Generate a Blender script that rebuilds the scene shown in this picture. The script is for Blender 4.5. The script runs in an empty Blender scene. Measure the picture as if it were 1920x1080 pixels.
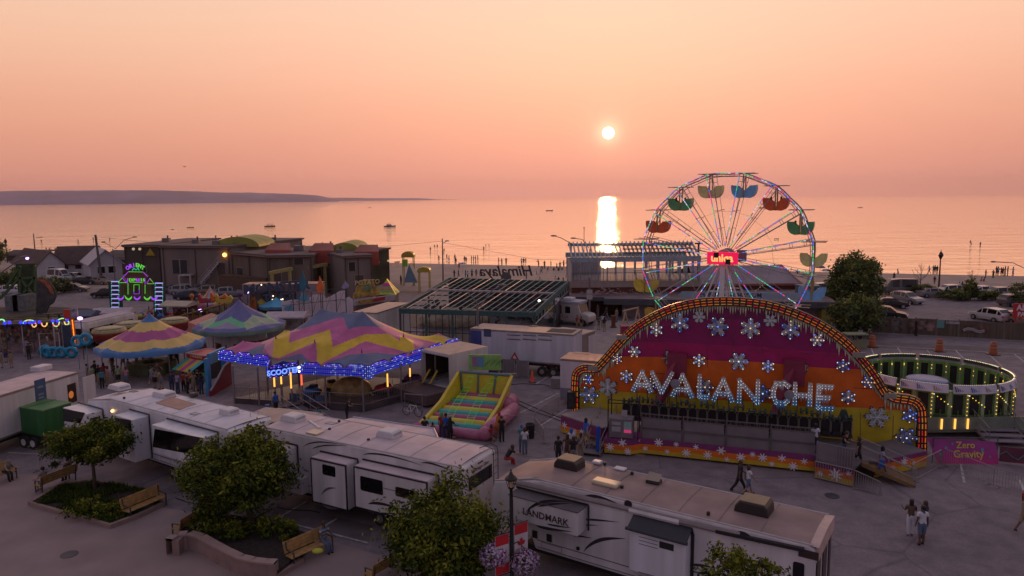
import bpy,math,random
from mathutils import Vector,Matrix,noise as mnoise
R=math.radians
rnd=random.Random(7)
# camera
sc=bpy.context.scene
FPX,CX0,CY0,CAMH=1350.0,960.0,540.0,15.5
PITCH,ROLL=math.atan(169/1350.0),math.atan(19/1920.0)
_c,_s,_cp,_sp=math.cos(ROLL),math.sin(ROLL),math.cos(PITCH),math.sin(PITCH)
cam_d=bpy.data.cameras.new("camera");cam=bpy.data.objects.new("camera",cam_d)
sc.collection.objects.link(cam);sc.camera=cam
cam_d.sensor_width=36.0;cam_d.lens=FPX/1920*36;cam_d.clip_end=60000;cam_d.clip_start=0.3
_rt=Vector((_c,-_s*_sp,-_s*_cp));_up=Vector((_s,_c*_sp,_c*_cp));_fw=Vector((0,_cp,-_sp))
cam.matrix_world=Matrix(((_rt.x,_up.x,-_fw.x,0),(_rt.y,_up.y,-_fw.y,0),(_rt.z,_up.z,-_fw.z,CAMH),(0,0,0,1)))
# world / sun
SUN_EL,SUN_AZ=R(4.9),R(7.6)
SUND=Vector((math.sin(SUN_AZ)*math.cos(SUN_EL),math.cos(SUN_AZ)*math.cos(SUN_EL),math.sin(SUN_EL)))
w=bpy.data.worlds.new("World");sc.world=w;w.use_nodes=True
nt=w.node_tree;nt.nodes.clear()
def N(t,**k):
 n=nt.nodes.new(t)
 for a,b in k.items():setattr(n,a,b)
 return n
def MA(op,a,b=None,clamp=False):
 n=N('ShaderNodeMath',operation=op,use_clamp=clamp)
 for i,v in enumerate((a,b)):
  if v is None:continue
  if isinstance(v,(int,float)):n.inputs[i].default_value=v
  else:nt.links.new(v,n.inputs[i])
 return n.outputs[0]
tc=N('ShaderNodeTexCoord');sep=N('ShaderNodeSeparateXYZ');nt.links.new(tc.outputs['Generated'],sep.inputs[0])
def ramp(fac,stops):
 r=N('ShaderNodeValToRGB');cr=r.color_ramp;cr.interpolation='B_SPLINE' if len(stops)>4 else 'LINEAR'
 while len(cr.elements)<len(stops):cr.elements.new(0.5)
 for e,(p,c)in zip(cr.elements,stops):e.position=p;e.color=(*c,1)
 nt.links.new(fac,r.inputs[0]);return r.outputs[0]
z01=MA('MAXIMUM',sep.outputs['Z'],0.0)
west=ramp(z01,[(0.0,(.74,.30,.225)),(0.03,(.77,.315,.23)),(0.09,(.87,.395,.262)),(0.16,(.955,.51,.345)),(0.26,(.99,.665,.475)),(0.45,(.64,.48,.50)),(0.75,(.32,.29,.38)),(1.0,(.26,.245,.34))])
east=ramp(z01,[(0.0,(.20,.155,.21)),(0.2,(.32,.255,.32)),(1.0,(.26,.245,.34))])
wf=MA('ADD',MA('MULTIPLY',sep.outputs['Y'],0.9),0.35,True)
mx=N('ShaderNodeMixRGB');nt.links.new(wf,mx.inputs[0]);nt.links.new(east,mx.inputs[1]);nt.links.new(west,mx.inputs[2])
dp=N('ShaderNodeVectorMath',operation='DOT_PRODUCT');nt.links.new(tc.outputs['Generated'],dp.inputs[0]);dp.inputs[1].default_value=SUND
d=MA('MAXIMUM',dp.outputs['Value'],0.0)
def addc(base,fac,col):
 m=N('ShaderNodeMixRGB',blend_type='ADD');m.inputs[0].default_value=1.0
 s_=N('ShaderNodeMixRGB',blend_type='MULTIPLY');s_.inputs[0].default_value=1.0
 cmb=N('ShaderNodeCombineXYZ')
 for i in range(3):nt.links.new(fac,cmb.inputs[i])
 nt.links.new(cmb.outputs[0],s_.inputs[1]);s_.inputs[2].default_value=(*col,1)
 nt.links.new(base,m.inputs[1]);nt.links.new(s_.outputs[0],m.inputs[2]);return m.outputs[0]
col=addc(mx.outputs[0],MA('POWER',d,1500),(.10,.07,.04))
col=addc(col,MA('POWER',d,12),(.23,.095,.07))
col=addc(col,MA('POWER',d,9000),(.5,.4,.25))
ang=MA('ARCCOSINE',MA('MINIMUM',dp.outputs['Value'],1.0))
disc=MA('SUBTRACT',1.0,MA('DIVIDE',MA('SUBTRACT',ang,R(.39)),R(.08),),True)
disc=MA('MINIMUM',MA('MAXIMUM',disc,0.0),1.0)
col=addc(col,disc,(9,7.5,4.5))
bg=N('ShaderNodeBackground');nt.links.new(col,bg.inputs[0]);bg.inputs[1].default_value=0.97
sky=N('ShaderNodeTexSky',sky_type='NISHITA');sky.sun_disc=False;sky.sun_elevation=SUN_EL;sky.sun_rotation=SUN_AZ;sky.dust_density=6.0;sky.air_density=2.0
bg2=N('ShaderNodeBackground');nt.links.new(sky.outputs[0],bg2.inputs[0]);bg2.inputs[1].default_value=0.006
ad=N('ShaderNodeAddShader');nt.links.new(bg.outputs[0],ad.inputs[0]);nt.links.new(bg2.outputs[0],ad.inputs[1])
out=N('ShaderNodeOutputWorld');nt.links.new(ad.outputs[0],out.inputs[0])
w.cycles.sampling_method='MANUAL';w.cycles.sample_map_resolution=512
sun_d=bpy.data.lights.new("sun",'SUN');sun=bpy.data.objects.new("sun",sun_d);sc.collection.objects.link(sun)
sun_d.energy=0.9;sun_d.angle=R(0.65);sun_d.color=(1.0,.48,.2)
sun.rotation_euler=SUND.to_track_quat('Z','Y').to_euler()
vs=sc.view_settings;vs.view_transform='Standard';vs.look='None';vs.exposure=0.0;vs.gamma=1.0
cy=sc.cycles;cy.use_denoising=True;cy.max_bounces=6;cy.diffuse_bounces=2;cy.glossy_bounces=3;cy.transmission_bounces=3;cy.volume_bounces=0;cy.transparent_max_bounces=12
cy.sample_clamp_indirect=3.0;cy.sample_clamp_direct=0.0;cy.caustics_reflective=False;cy.caustics_refractive=False
try:cy.denoiser='OPENIMAGEDENOISE';cy.denoising_prefilter='ACCURATE'
except Exception:pass
# geometry helpers
COL=sc.collection
def ray(px,py):
 x=(px-CX0)/FPX;y=-(py-CY0)/FPX;xr=x*_c+y*_s;yr=-x*_s+y*_c
 return(xr,_cp+yr*_sp,-_sp+yr*_cp)
def G(px,py,z=0.0):
 d=ray(px,py);t=(z-CAMH)/d[2];return Vector((d[0]*t,d[1]*t,z))
def AT(px,py,Y):
 d=ray(px,py);t=Y/d[1];return Vector((d[0]*t,Y,CAMH+d[2]*t))
def proj(p):
 v=Vector(p)-Vector((0,0,CAMH));q=v.dot(_fw)
 return(CX0+FPX*v.dot(_rt)/q,CY0-FPX*v.dot(_up)/q)
class Pl:
 """a vertical plane through two ground points; local x along it, y away from the camera, z up"""
 def __init__(s,p0,p1):
  s.o=Vector((p0[0],p0[1]));dd=Vector((p1[0],p1[1]))-s.o;s.L=dd.length;s.u=dd/s.L;s.n=Vector((-s.u.y,s.u.x));s.rz=math.atan2(s.u.y,s.u.x)
 def hit(s,px,py,off=0.0):
  d=ray(px,py);o=s.o+s.n*off;t=o.dot(s.n)/(d[0]*s.n.x+d[1]*s.n.y);q=Vector((d[0]*t,d[1]*t))
  return((q-o).dot(s.u),CAMH+d[2]*t)
 def rect(s,a,b,off=0.0):
  x0,z0=s.hit(*a,off);x1,z1=s.hit(*b,off);return min(x0,x1),max(x0,x1),min(z0,z1),max(z0,z1)
 def loc(s,p):
  q=Vector((p[0],p[1]))-s.o;return Vector((q.dot(s.u),q.dot(s.n),p[2]if len(p)>2 else 0))
class MB:
 def __init__(s):s.v=[];s.f=[];s.m=[]
 def add(s,vs,fs,mi=0):
  o=len(s.v);s.v+=[tuple(p)for p in vs];s.f+=[tuple(i+o for i in f)for f in fs];s.m+=[mi]*len(fs);return s
 def box(s,x0,x1,y0,y1,z0,z1,mi=0):
  return s.add([(x0,y0,z0),(x1,y0,z0),(x1,y1,z0),(x0,y1,z0),(x0,y0,z1),(x1,y0,z1),(x1,y1,z1),(x0,y1,z1)],[(0,3,2,1),(4,5,6,7),(0,1,5,4),(1,2,6,5),(2,3,7,6),(3,0,4,7)],mi)
 def beam(s,p,q,w=.1,h=None,mi=0,up=(0,0,1)):
  p=Vector(p);q=Vector(q);d=q-p
  if d.length<1e-6:return s
  d.normalize();up=Vector(up)
  if abs(d.dot(up))>.99:up=Vector((0,1,0))
  a=d.cross(up).normalized()*w/2;b=a.cross(d).normalized()*(h or w)/2
  c=[p-a-b,p+a-b,p+a+b,p-a+b,q-a-b,q+a-b,q+a+b,q-a+b]
  return s.add(c,[(0,1,2,3),(7,6,5,4),(0,4,5,1),(1,5,6,2),(2,6,7,3),(3,7,4,0)],mi)
 def tube(s,pts,r=.05,n=6,mi=0,cap=True):
  pts=[Vector(p)for p in pts];rs=r if isinstance(r,(list,tuple))else[r]*len(pts);vs=[];fs=[]
  ref=None
  for i,p in enumerate(pts):
   d=(pts[min(i+1,len(pts)-1)]-pts[max(i-1,0)])
   if d.length<1e-9:d=Vector((0,0,1))
   d.normalize()
   if ref is None:ref=Vector((0,0,1))if abs(d.z)<.9 else Vector((1,0,0))
   a=ref-d*ref.dot(d)
   if a.length<1e-4:a=Vector((0,1,0))-d*d.y
   a.normalize();ref=a;b=d.cross(a)
   for k in range(n):t=2*math.pi*k/n;vs.append(p+(a*math.cos(t)+b*math.sin(t))*rs[i])
  for i in range(len(pts)-1):
   for k in range(n):k2=(k+1)%n;fs.append((i*n+k,i*n+k2,(i+1)*n+k2,(i+1)*n+k))
  if cap:fs.append(tuple(range(n))[::-1]);fs.append(tuple(range((len(pts)-1)*n,len(pts)*n)))
  return s.add(vs,fs,mi)
 def prism(s,pts,o,u,v,th,mi=0,cx=None):
  """2d outline in frame (o,u,v), extruded th along -(u x v)"""
  o,u,v=Vector(o),Vector(u),Vector(v);nn=u.cross(v).normalized()*(-th);n=len(pts)
  A=sum(pts[i][0]*pts[(i+1)%n][1]-pts[(i+1)%n][0]*pts[i][1]for i in range(n))
  if A<0:pts=pts[::-1]
  a=[o+u*p[0]+v*p[1]for p in pts];b=[p+nn for p in a]
  return s.add(a+b,[tuple(range(n)),tuple(range(2*n-1,n-1,-1))]+[((i+1)%n,i,n+i,n+(i+1)%n)for i in range(n)],mi)
 def lathe(s,prof,n=16,c=(0,0,0),mi=0,a0=0,a1=360,sx=1,sy=1):
  full=abs(a1-a0-360)<1e-6;m=n if full else n+1;vs=[];fs=[]
  for r,z in prof:
   for k in range(m):t=R(a0+(a1-a0)*k/n);vs.append((c[0]+r*math.cos(t)*sx,c[1]+r*math.sin(t)*sy,c[2]+z))
  for i in range(len(prof)-1):
   for k in range(n):k2=(k+1)%m;fs.append((i*m+k,i*m+k2,(i+1)*m+k2,(i+1)*m+k))
  return s.add(vs,fs,mi)
 def sph(s,c,r,n=8,mi=0,sz=(1,1,1)):
  h=max(3,n//2);prof=[(math.sin(math.pi*i/h),-math.cos(math.pi*i/h))for i in range(h+1)];vs=[];fs=[]
  for a,z in prof[1:-1]:
   for k in range(n):t=2*math.pi*k/n;vs.append((c[0]+r*a*math.cos(t)*sz[0],c[1]+r*a*math.sin(t)*sz[1],c[2]+r*z*sz[2]))
  for i in range(h-2):
   for k in range(n):fs.append((i*n+k,i*n+(k+1)%n,(i+1)*n+(k+1)%n,(i+1)*n+k))
  b=len(vs);vs+=[(c[0],c[1],c[2]-r*sz[2]),(c[0],c[1],c[2]+r*sz[2])]
  for k in range(n):fs.append(((k+1)%n,k,b));fs.append(((h-2)*n+k,(h-2)*n+(k+1)%n,b+1))
  return s.add(vs,fs,mi)
 def xf(s,M,start=0):
  s.v[start:]=[tuple(M@Vector(p))for p in s.v[start:]];return s
 def mesh(s,name,mats):
  me=bpy.data.meshes.new(name);me.from_pydata(s.v,[],s.f)
  for m in(mats if isinstance(mats,(list,tuple))else[mats]):me.materials.append(m)
  if any(s.m):me.polygons.foreach_set('material_index',s.m)
  me.update();return me
 def build(s,name,mats,parent=None,loc=None,rot=None,smooth=False):
  o=bpy.data.objects.new(name,s.mesh(name,mats));COL.objects.link(o)
  if parent:o.parent=parent
  if loc is not None:o.location=loc
  if rot is not None:o.rotation_euler=rot
  if smooth:o.data.shade_smooth()
  return o
def tag(o,label=None,cat=None,group=None,kind=None):
 if label:o['label']=label
 if cat:o['category']=cat
 if group:o['group']=group
 if kind:o['kind']=kind
 return o
def T(name,label,cat,loc=(0,0,0),rz=0,group=None):
 o=bpy.data.objects.new(name,None);COL.objects.link(o);o.location=loc;o.rotation_euler=(0,0,rz);o.empty_display_size=.2
 return tag(o,label,cat,group)
def TP(name,label,cat,P,group=None,z=0):return T(name,label,cat,(P.o.x,P.o.y,z),P.rz,group)
KIDS={}
def kids(o):
 return[c for c in bpy.data.objects if c.parent==o]
def ctree(o,loc=None,rz=None,label=None,group=None,parent=None,scale=None,mats=None,_k=None):
 """copy a thing with its parts; mats = {old material: new material}"""
 c=o.copy();COL.objects.link(c)
 if parent:c.parent=parent
 if loc is not None:c.location=loc
 if rz is not None:c.rotation_euler=(0,0,rz)
 if label:c['label']=label
 if group:c['group']=group
 if scale:c.scale=(scale,)*3 if isinstance(scale,(int,float))else scale
 if mats and c.type=='MESH':
  for sl in c.material_slots:
   if sl.material and sl.material.name in mats:
    nm=mats[sl.material.name];sl.link='OBJECT';sl.material=nm
 key=o.name
 if key not in KIDS:KIDS[key]=kids(o)
 KIDS.setdefault(c.name,[])
 for k in KIDS[key]:KIDS[c.name].append(ctree(k,parent=c,mats=mats))
 return c
def bevel(o,w=.05,seg=2,ang=40):
 m=o.modifiers.new("bevel",'BEVEL');m.width=w;m.segments=seg;m.limit_method='ANGLE';m.angle_limit=R(ang);return o
 # materials
MATS={}
def M(name,c,rough=.6,metal=0.0,var=.12,sc_=1.5,bump=0.0,bs=8.0,spec=None,dirt=None,streak=False):
 if name in MATS:return MATS[name]
 m=bpy.data.materials.new(name);m.use_nodes=True;t=m.node_tree;b=t.nodes['Principled BSDF']
 b.inputs['Base Color'].default_value=(*c,1);b.inputs['Roughness'].default_value=rough;b.inputs['Metallic'].default_value=metal
 if spec is not None:b.inputs['Specular IOR Level'].default_value=spec
 co=t.nodes.new('ShaderNodeTexCoord');src=co.outputs['Object']
 if streak:
  mp=t.nodes.new('ShaderNodeMapping');mp.inputs['Scale'].default_value=(3,3,.25);t.links.new(src,mp.inputs[0]);src=mp.outputs[0]
 if var:
  n=t.nodes.new('ShaderNodeTexNoise');n.inputs['Scale'].default_value=sc_;n.inputs['Detail'].default_value=5;t.links.new(src,n.inputs['Vector'])
  r=t.nodes.new('ShaderNodeValToRGB');r.color_ramp.elements[0].position=.3;r.color_ramp.elements[1].position=.7
  d0=dirt or tuple(x*(1-var*1.6)for x in c)
  r.color_ramp.elements[0].color=(*d0,1);r.color_ramp.elements[1].color=(*[min(1,x*(1+var*.7))for x in c],1)
  t.links.new(n.outputs['Fac'],r.inputs[0]);t.links.new(r.outputs[0],b.inputs['Base Color'])
 if bump:
  n2=t.nodes.new('ShaderNodeTexNoise');n2.inputs['Scale'].default_value=bs;n2.inputs['Detail'].default_value=4;t.links.new(co.outputs['Object'],n2.inputs['Vector'])
  bp=t.nodes.new('ShaderNodeBump');bp.inputs['Strength'].default_value=bump;bp.inputs['Distance'].default_value=.05;t.links.new(n2.outputs['Fac'],bp.inputs['Height']);t.links.new(bp.outputs[0],b.inputs['Normal'])
 MATS[name]=m;return m
def E(name,c,s=3.0,samp=False):
 if name in MATS:return MATS[name]
 m=bpy.data.materials.new(name);m.use_nodes=True;b=m.node_tree.nodes['Principled BSDF']
 b.inputs['Base Color'].default_value=(*[x*.5 for x in c],1);b.inputs['Emission Color'].default_value=(*c,1);b.inputs['Emission Strength'].default_value=s
 m.cycles.emission_sampling='AUTO' if samp else 'NONE'
 MATS[name]=m;return m
def bands(name,stops,axis='Z',wob=.25,wsc=.35,rough=.5,const=True,var=.12):
 """painted bands along an object axis; stops [(pos, colour)...]"""
 m=bpy.data.materials.new(name);m.use_nodes=True;t=m.node_tree;b=t.nodes['Principled BSDF'];b.inputs['Roughness'].default_value=rough
 co=t.nodes.new('ShaderNodeTexCoord');sp=t.nodes.new('ShaderNodeSeparateXYZ');t.links.new(co.outputs['Object'],sp.inputs[0])
 n=t.nodes.new('ShaderNodeTexNoise');n.inputs['Scale'].default_value=wsc;n.inputs['Detail'].default_value=0;t.links.new(co.outputs['Object'],n.inputs[0])
 a=t.nodes.new('ShaderNodeMath');a.operation='MULTIPLY_ADD';t.links.new(n.outputs['Fac'],a.inputs[0]);a.inputs[1].default_value=wob*2;t.links.new(sp.outputs[axis],a.inputs[2])
 lo=stops[0][0];hi=stops[-1][0]+1e-3
 mr=t.nodes.new('ShaderNodeMapRange');mr.inputs['From Min'].default_value=lo+wob;mr.inputs['From Max'].default_value=hi+wob;t.links.new(a.outputs[0],mr.inputs[0])
 r=t.nodes.new('ShaderNodeValToRGB');r.color_ramp.interpolation='CONSTANT' if const else 'LINEAR'
 while len(r.color_ramp.elements)<len(stops):r.color_ramp.elements.new(.5)
 for e,(p,c)in zip(r.color_ramp.elements,stops):e.position=(p-lo)/(hi-lo);e.color=(*c,1)
 t.links.new(mr.outputs[0],r.inputs[0])
 n2=t.nodes.new('ShaderNodeTexNoise');n2.inputs['Scale'].default_value=1.3;n2.inputs['Detail'].default_value=6;t.links.new(co.outputs['Object'],n2.inputs[0])
 mr2=t.nodes.new('ShaderNodeMapRange');mr2.inputs['From Min'].default_value=.3;mr2.inputs['From Max'].default_value=.7;mr2.inputs['To Min'].default_value=1-var*2;mr2.inputs['To Max'].default_value=1.05;t.links.new(n2.outputs['Fac'],mr2.inputs[0])
 mu=t.nodes.new('ShaderNodeVectorMath');mu.operation='SCALE';t.links.new(r.outputs[0],mu.inputs[0]);t.links.new(mr2.outputs[0],mu.inputs['Scale']);t.links.new(mu.outputs[0],b.inputs['Base Color'])
 MATS[name]=m;return m
_TXT={}
def text_geo(s,size=1.0,bold=.02,shear=0.0):
 """flat outline text as (verts2d, faces), centred"""
 k=(s,round(bold,4),shear)
 if k not in _TXT:
  cu=bpy.data.curves.new("t",'FONT');cu.body=s;cu.size=1;cu.offset=bold;cu.shear=shear;cu.align_x='CENTER';cu.resolution_u=2
  o=bpy.data.objects.new("t",cu);COL.objects.link(o);dg=bpy.context.evaluated_depsgraph_get();me=bpy.data.meshes.new_from_object(o.evaluated_get(dg))
  vs=[(v.co.x,v.co.y)for v in me.vertices];fs=[tuple(p.vertices)for p in me.polygons]
  bpy.data.objects.remove(o);bpy.data.curves.remove(cu);bpy.data.meshes.remove(me);_TXT[k]=(vs,fs)
 vs,fs=_TXT[k];return[(x*size,y*size)for x,y in vs],fs
def put_text(mb,s,o,u,v,size,bold=.02,th=.02,mi=0,sx=1.0,shear=0.0):
 vs,fs=text_geo(s,size,bold,shear);o,u,v=Vector(o),Vector(u),Vector(v);nn=u.cross(v).normalized()
 a=[o+u*x*sx+v*y+nn*th for x,y in vs];b=[o+u*x*sx+v*y for x,y in vs];n=len(a)
 ed={}
 for f in fs:
  for i in range(len(f)):e=(f[i],f[(i+1)%len(f)]);ed[e]=1
 side=[(e[1],e[0],n+e[0],n+e[1])for e in ed if(e[1],e[0])not in ed]
 mb.add(a+b,fs+side,mi);return mb
X3,Y3,Z3=Vector((1,0,0)),Vector((0,1,0)),Vector((0,0,1))
# common materials
white=M('white paint',(.72,.70,.70),.45,var=.08,sc_=.8)
offwhite=M('weathered white paint',(.60,.57,.56),.55,var=.14,sc_=.6,streak=True)
steel=M('galvanised steel',(.42,.42,.43),.45,.6,var=.15,sc_=3)
dsteel=M('dark steel',(.09,.09,.10),.5,.4)
black=M('black plastic',(.015,.015,.017),.45)
rubber=M('tyre rubber',(.02,.02,.02),.8)
glass=M('dark tinted glass',(.008,.008,.01),.08,var=0)
red=M('red paint',(.42,.025,.03),.4)
yellow=M('yellow paint',(.62,.42,.05),.5)
blue=M('blue paint',(.03,.16,.48),.45)
cyan=M('cyan vinyl',(.04,.35,.60),.5)
green=M('green paint',(.10,.30,.08),.5)
orange=M('orange paint',(.65,.17,.02),.5)
pink=M('pink vinyl',(.60,.16,.32),.5)
purple=M('purple paint',(.14,.03,.17),.5)
brown=M('weathered brown wood',(.12,.07,.045),.8,bump=.3)
wood=M('varnished bench wood',(.42,.24,.08),.55,var=.25,sc_=4,streak=False)
concrete=M('concrete',(.30,.26,.25),.85,var=.15,sc_=.7,bump=.2)
pinkconc=M('pink tinted concrete',(.28,.19,.17),.85,var=.15,sc_=1.5,bump=.2)
bark=M('tree bark',(.10,.07,.05),.9,bump=.6)
mulch=M('mulch',(.035,.024,.02),.95,var=.4,sc_=6,bump=1.0,bs=20)
chrome=M('brushed metal',(.5,.5,.52),.3,.9)
# ground, beach, water
def ground_mat():
 m=bpy.data.materials.new('asphalt');m.use_nodes=True;t=m.node_tree;b=t.nodes['Principled BSDF'];b.inputs['Roughness'].default_value=.82
 co=t.nodes.new('ShaderNodeTexCoord')
 def nz(s,d=6,rg=.6):
  n=t.nodes.new('ShaderNodeTexNoise');n.inputs['Scale'].default_value=s;n.inputs['Detail'].default_value=d;n.inputs['Roughness'].default_value=rg;t.links.new(co.outputs['Object'],n.inputs[0]);return n.outputs['Fac']
 def rp(f,a,c0,b_,c1):
  r=t.nodes.new('ShaderNodeValToRGB');r.color_ramp.elements[0].position=a;r.color_ramp.elements[1].position=b_;r.color_ramp.elements[0].color=(*c0,1);r.color_ramp.elements[1].color=(*c1,1);t.links.new(f,r.inputs[0]);return r.outputs[0]
 def mu(a,b_):
  x=t.nodes.new('ShaderNodeMixRGB');x.blend_type='MULTIPLY';x.inputs[0].default_value=1;t.links.new(a,x.inputs[1]);t.links.new(b_,x.inputs[2]);return x.outputs[0]
 base=rp(nz(.12),.35,(.21,.172,.185),.65,(.275,.222,.232))
 c=mu(base,rp(nz(.9,8),.3,(.62,.62,.64),.62,(1,1,1)))
 c=mu(c,rp(nz(9,4),.35,(.84,.84,.84),.65,(1.08,1.08,1.08)))
 v=t.nodes.new('ShaderNodeTexVoronoi');v.feature='DISTANCE_TO_EDGE';v.inputs['Scale'].default_value=.11
 n3=t.nodes.new('ShaderNodeTexNoise');n3.inputs['Scale'].default_value=.5;n3.inputs['Detail'].default_value=5;t.links.new(co.outputs['Object'],n3.inputs[0])
 vm=t.nodes.new('ShaderNodeMixRGB');vm.inputs[0].default_value=.15;t.links.new(co.outputs['Object'],vm.inputs[1]);t.links.new(n3.outputs['Color'],vm.inputs[2]);t.links.new(vm.outputs[0],v.inputs['Vector'])
 c=mu(c,rp(v.outputs['Distance'],.0,(.66,.65,.66),.006,(1,1,1)))
 t.links.new(c,b.inputs['Base Color'])
 bp=t.nodes.new('ShaderNodeBump');bp.inputs['Strength'].default_value=.25;bp.inputs['Distance'].default_value=.02;t.links.new(nz(14,5),bp.inputs['Height']);t.links.new(bp.outputs[0],b.inputs['Normal'])
 return m
asph=ground_mat()
S0,S1=G(780,492),G(1900,515)
sd=(S1-S0).normalized();sn=Vector((-sd.y,sd.x,0))
def shore(t,off):p=S0+sd*t+sn*off;return p
E0,E1=G(1000,548),G(1900,556)
ed_=(E1-E0).normalized()
def edge(t):return E0+ed_*t
g=MB();g.add([(-700,-60,0),(900,-60,0)]+[tuple(edge(1100)),tuple(edge(-900))],[(0,1,2,3)])
tag(g.build('ground',asph),'grey asphalt of the fairground and car parks',kind='structure')
sand_m=M('beach sand',(.34,.27,.235),.95,var=.12,sc_=.25,bump=.6,bs=1.2)
g=MB();nx=60;vs=[]
for i in range(nx+1):
 t=-900+2000*i/nx
 a=edge(t);b=shore(t-60,0)
 for k in range(9):
  f=k/6;p=a.lerp(b,min(f,1.0))if f<=1 else b+sn*(f-1)*60
  z=.06-.30*min(f,1)**1.3-(f-1)*3*(f>1)+(.05*mnoise.noise(p*.12)if 0<f<1 else 0)
  vs.append((p.x,p.y,z if k else-.02))
fs=[(i*9+k,(i+1)*9+k,(i+1)*9+k+1,i*9+k+1)for i in range(nx)for k in range(8)]
g.add(vs,fs);o=g.build('beach',sand_m,smooth=True);tag(o,'wide sandy beach along the bay',kind='structure')
wm=bpy.data.materials.new('lake water');wm.use_nodes=True;t=wm.node_tree;b=t.nodes['Principled BSDF']
b.inputs['Base Color'].default_value=(1.0,.95,.74,1);b.inputs['Metallic'].default_value=1.0;b.inputs['Roughness'].default_value=.04;b.inputs['IOR'].default_value=1.9;b.inputs['Specular IOR Level'].default_value=.9;b.inputs['Specular Tint'].default_value=(1,.95,.88,1)
co=t.nodes.new('ShaderNodeTexCoord');hh=None
for s_,str_,dd in((2.6,.6,.045),(.6,1.0,.20),(.16,1.0,.6),(.035,.5,1.4)):
 mp=t.nodes.new('ShaderNodeMapping');mp.inputs['Scale'].default_value=(.45,1,1);t.links.new(co.outputs['Object'],mp.inputs[0])
 n=t.nodes.new('ShaderNodeTexNoise');n.inputs['Scale'].default_value=s_;n.inputs['Detail'].default_value=4;t.links.new(mp.outputs[0],n.inputs[0])
 bp=t.nodes.new('ShaderNodeBump');bp.inputs['Strength'].default_value=str_;bp.inputs['Distance'].default_value=dd;t.links.new(n.outputs['Fac'],bp.inputs['Height'])
 if hh:t.links.new(hh,bp.inputs['Normal'])
 hh=bp.outputs[0]
t.links.new(hh,b.inputs['Normal'])
g=MB();a0,a1=shore(-1500,-6),shore(1600,-6)
g.add([(a0.x,a0.y,-.24),(a1.x,a1.y,-.24),(30000,30000,-.24),(-30000,30000,-.24),(-30000,700,-.24),(30000,-300,-.24)],[(0,1,5,2,3,4)])
tag(g.build('water',wm),'calm bay reflecting the sunset',kind='structure')
def hills(name,pts,Y,dep,label,c):
 g=MB();vs=[];fs=[];n=len(pts);K=7
 for i,(px,py)in enumerate(pts):
  top=AT(px,py,Y)
  for k in range(K):
   f=k/(K-1);y=Y-dep*(1-f);x=top.x*y/Y*(1 if True else 0);h=top.z*math.sin(f*math.pi/2)**.8
   if 0<k<K-1:h*=1+.12*mnoise.noise(Vector((x*.0012,y*.002,3)))
   vs.append((x,y,h if k else-2))
  vs.append((top.x*(Y+dep)/Y,Y+dep,-2))
 K1=K+1
 for i in range(n-1):
  for k in range(K):fs.append((i*K1+k,(i+1)*K1+k,(i+1)*K1+k+1,i*K1+k+1))
 g.add(vs,fs);tag(g.build(name,M(name+' slope',c,.95,var=.2,sc_=.004),smooth=True),label,kind='structure')  # mauve slope colour paints in part of the distance haze
def ridge(pts,step=14,amp=.8):
 r=[];i=0;x=pts[0][0]
 while x<=pts[-1][0]:
  while i<len(pts)-2 and pts[i+1][0]<x:i+=1
  (x0,y0),(x1,y1)=pts[i],pts[i+1];r.append((x,y0+(y1-y0)*(x-x0)/(x1-x0)+amp*mnoise.noise(Vector((x*.05,0,0)))));x+=step
 return r
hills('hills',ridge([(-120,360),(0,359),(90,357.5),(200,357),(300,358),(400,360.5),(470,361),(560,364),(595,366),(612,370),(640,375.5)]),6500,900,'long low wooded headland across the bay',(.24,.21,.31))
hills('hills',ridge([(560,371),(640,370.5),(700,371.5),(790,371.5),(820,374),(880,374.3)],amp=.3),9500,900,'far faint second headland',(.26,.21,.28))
plz=M('plaza paving',(.29,.215,.20),.8,var=.12,sc_=.5,bump=.15)
pa=[G(-260,880),G(110,892),G(260,945),G(520,985),G(780,1062),G(960,1150),G(1100,1400)]
g=MB();pts=[(p.x,p.y)for p in pa]+[(10,4),(-60,4),(-60,40)]
g.prism(pts,(0,0,.012),X3,Y3,.03)
tag(g.build('pavement',plz),'pink tinted plaza paving',kind='structure')
lines=M('worn white line paint',(.50,.47,.45),.8,var=.35,sc_=3)
g=MB()
def line(a,b,wd=.12,z=.006):
 a=G(*a);b=G(*b);d=(b-a).normalized();n=Vector((-d.y,d.x,0))*wd/2;g.add([(a-n)+Z3*z,(a+n)+Z3*z,(b+n)+Z3*z,(b-n)+Z3*z],[(0,3,2,1)])
for a,b in[((1005,720),(1040,698)),((945,790),(1047,737)),((1010,800),(1062,768)),((515,975),(578,938)),((600,991),(632,972)),((520,975),(690,1018)),((1636,834),(1640,858)),((1800,862),(1808,905)),((1912,900),(1920,920)),((1633,652),(1640,668)),((1683,652),(1692,665)),((1738,656),(1750,672)),((1792,657),(1812,678)),((1850,661),(1880,688)),((1600,645),(1915,664)),((1902,664),(1935,690)),((1250,940),(1290,955))]:line(a,b,.12)
o=g.build('road_marking',lines);tag(o,'worn white parking bay lines',kind='structure')
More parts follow.
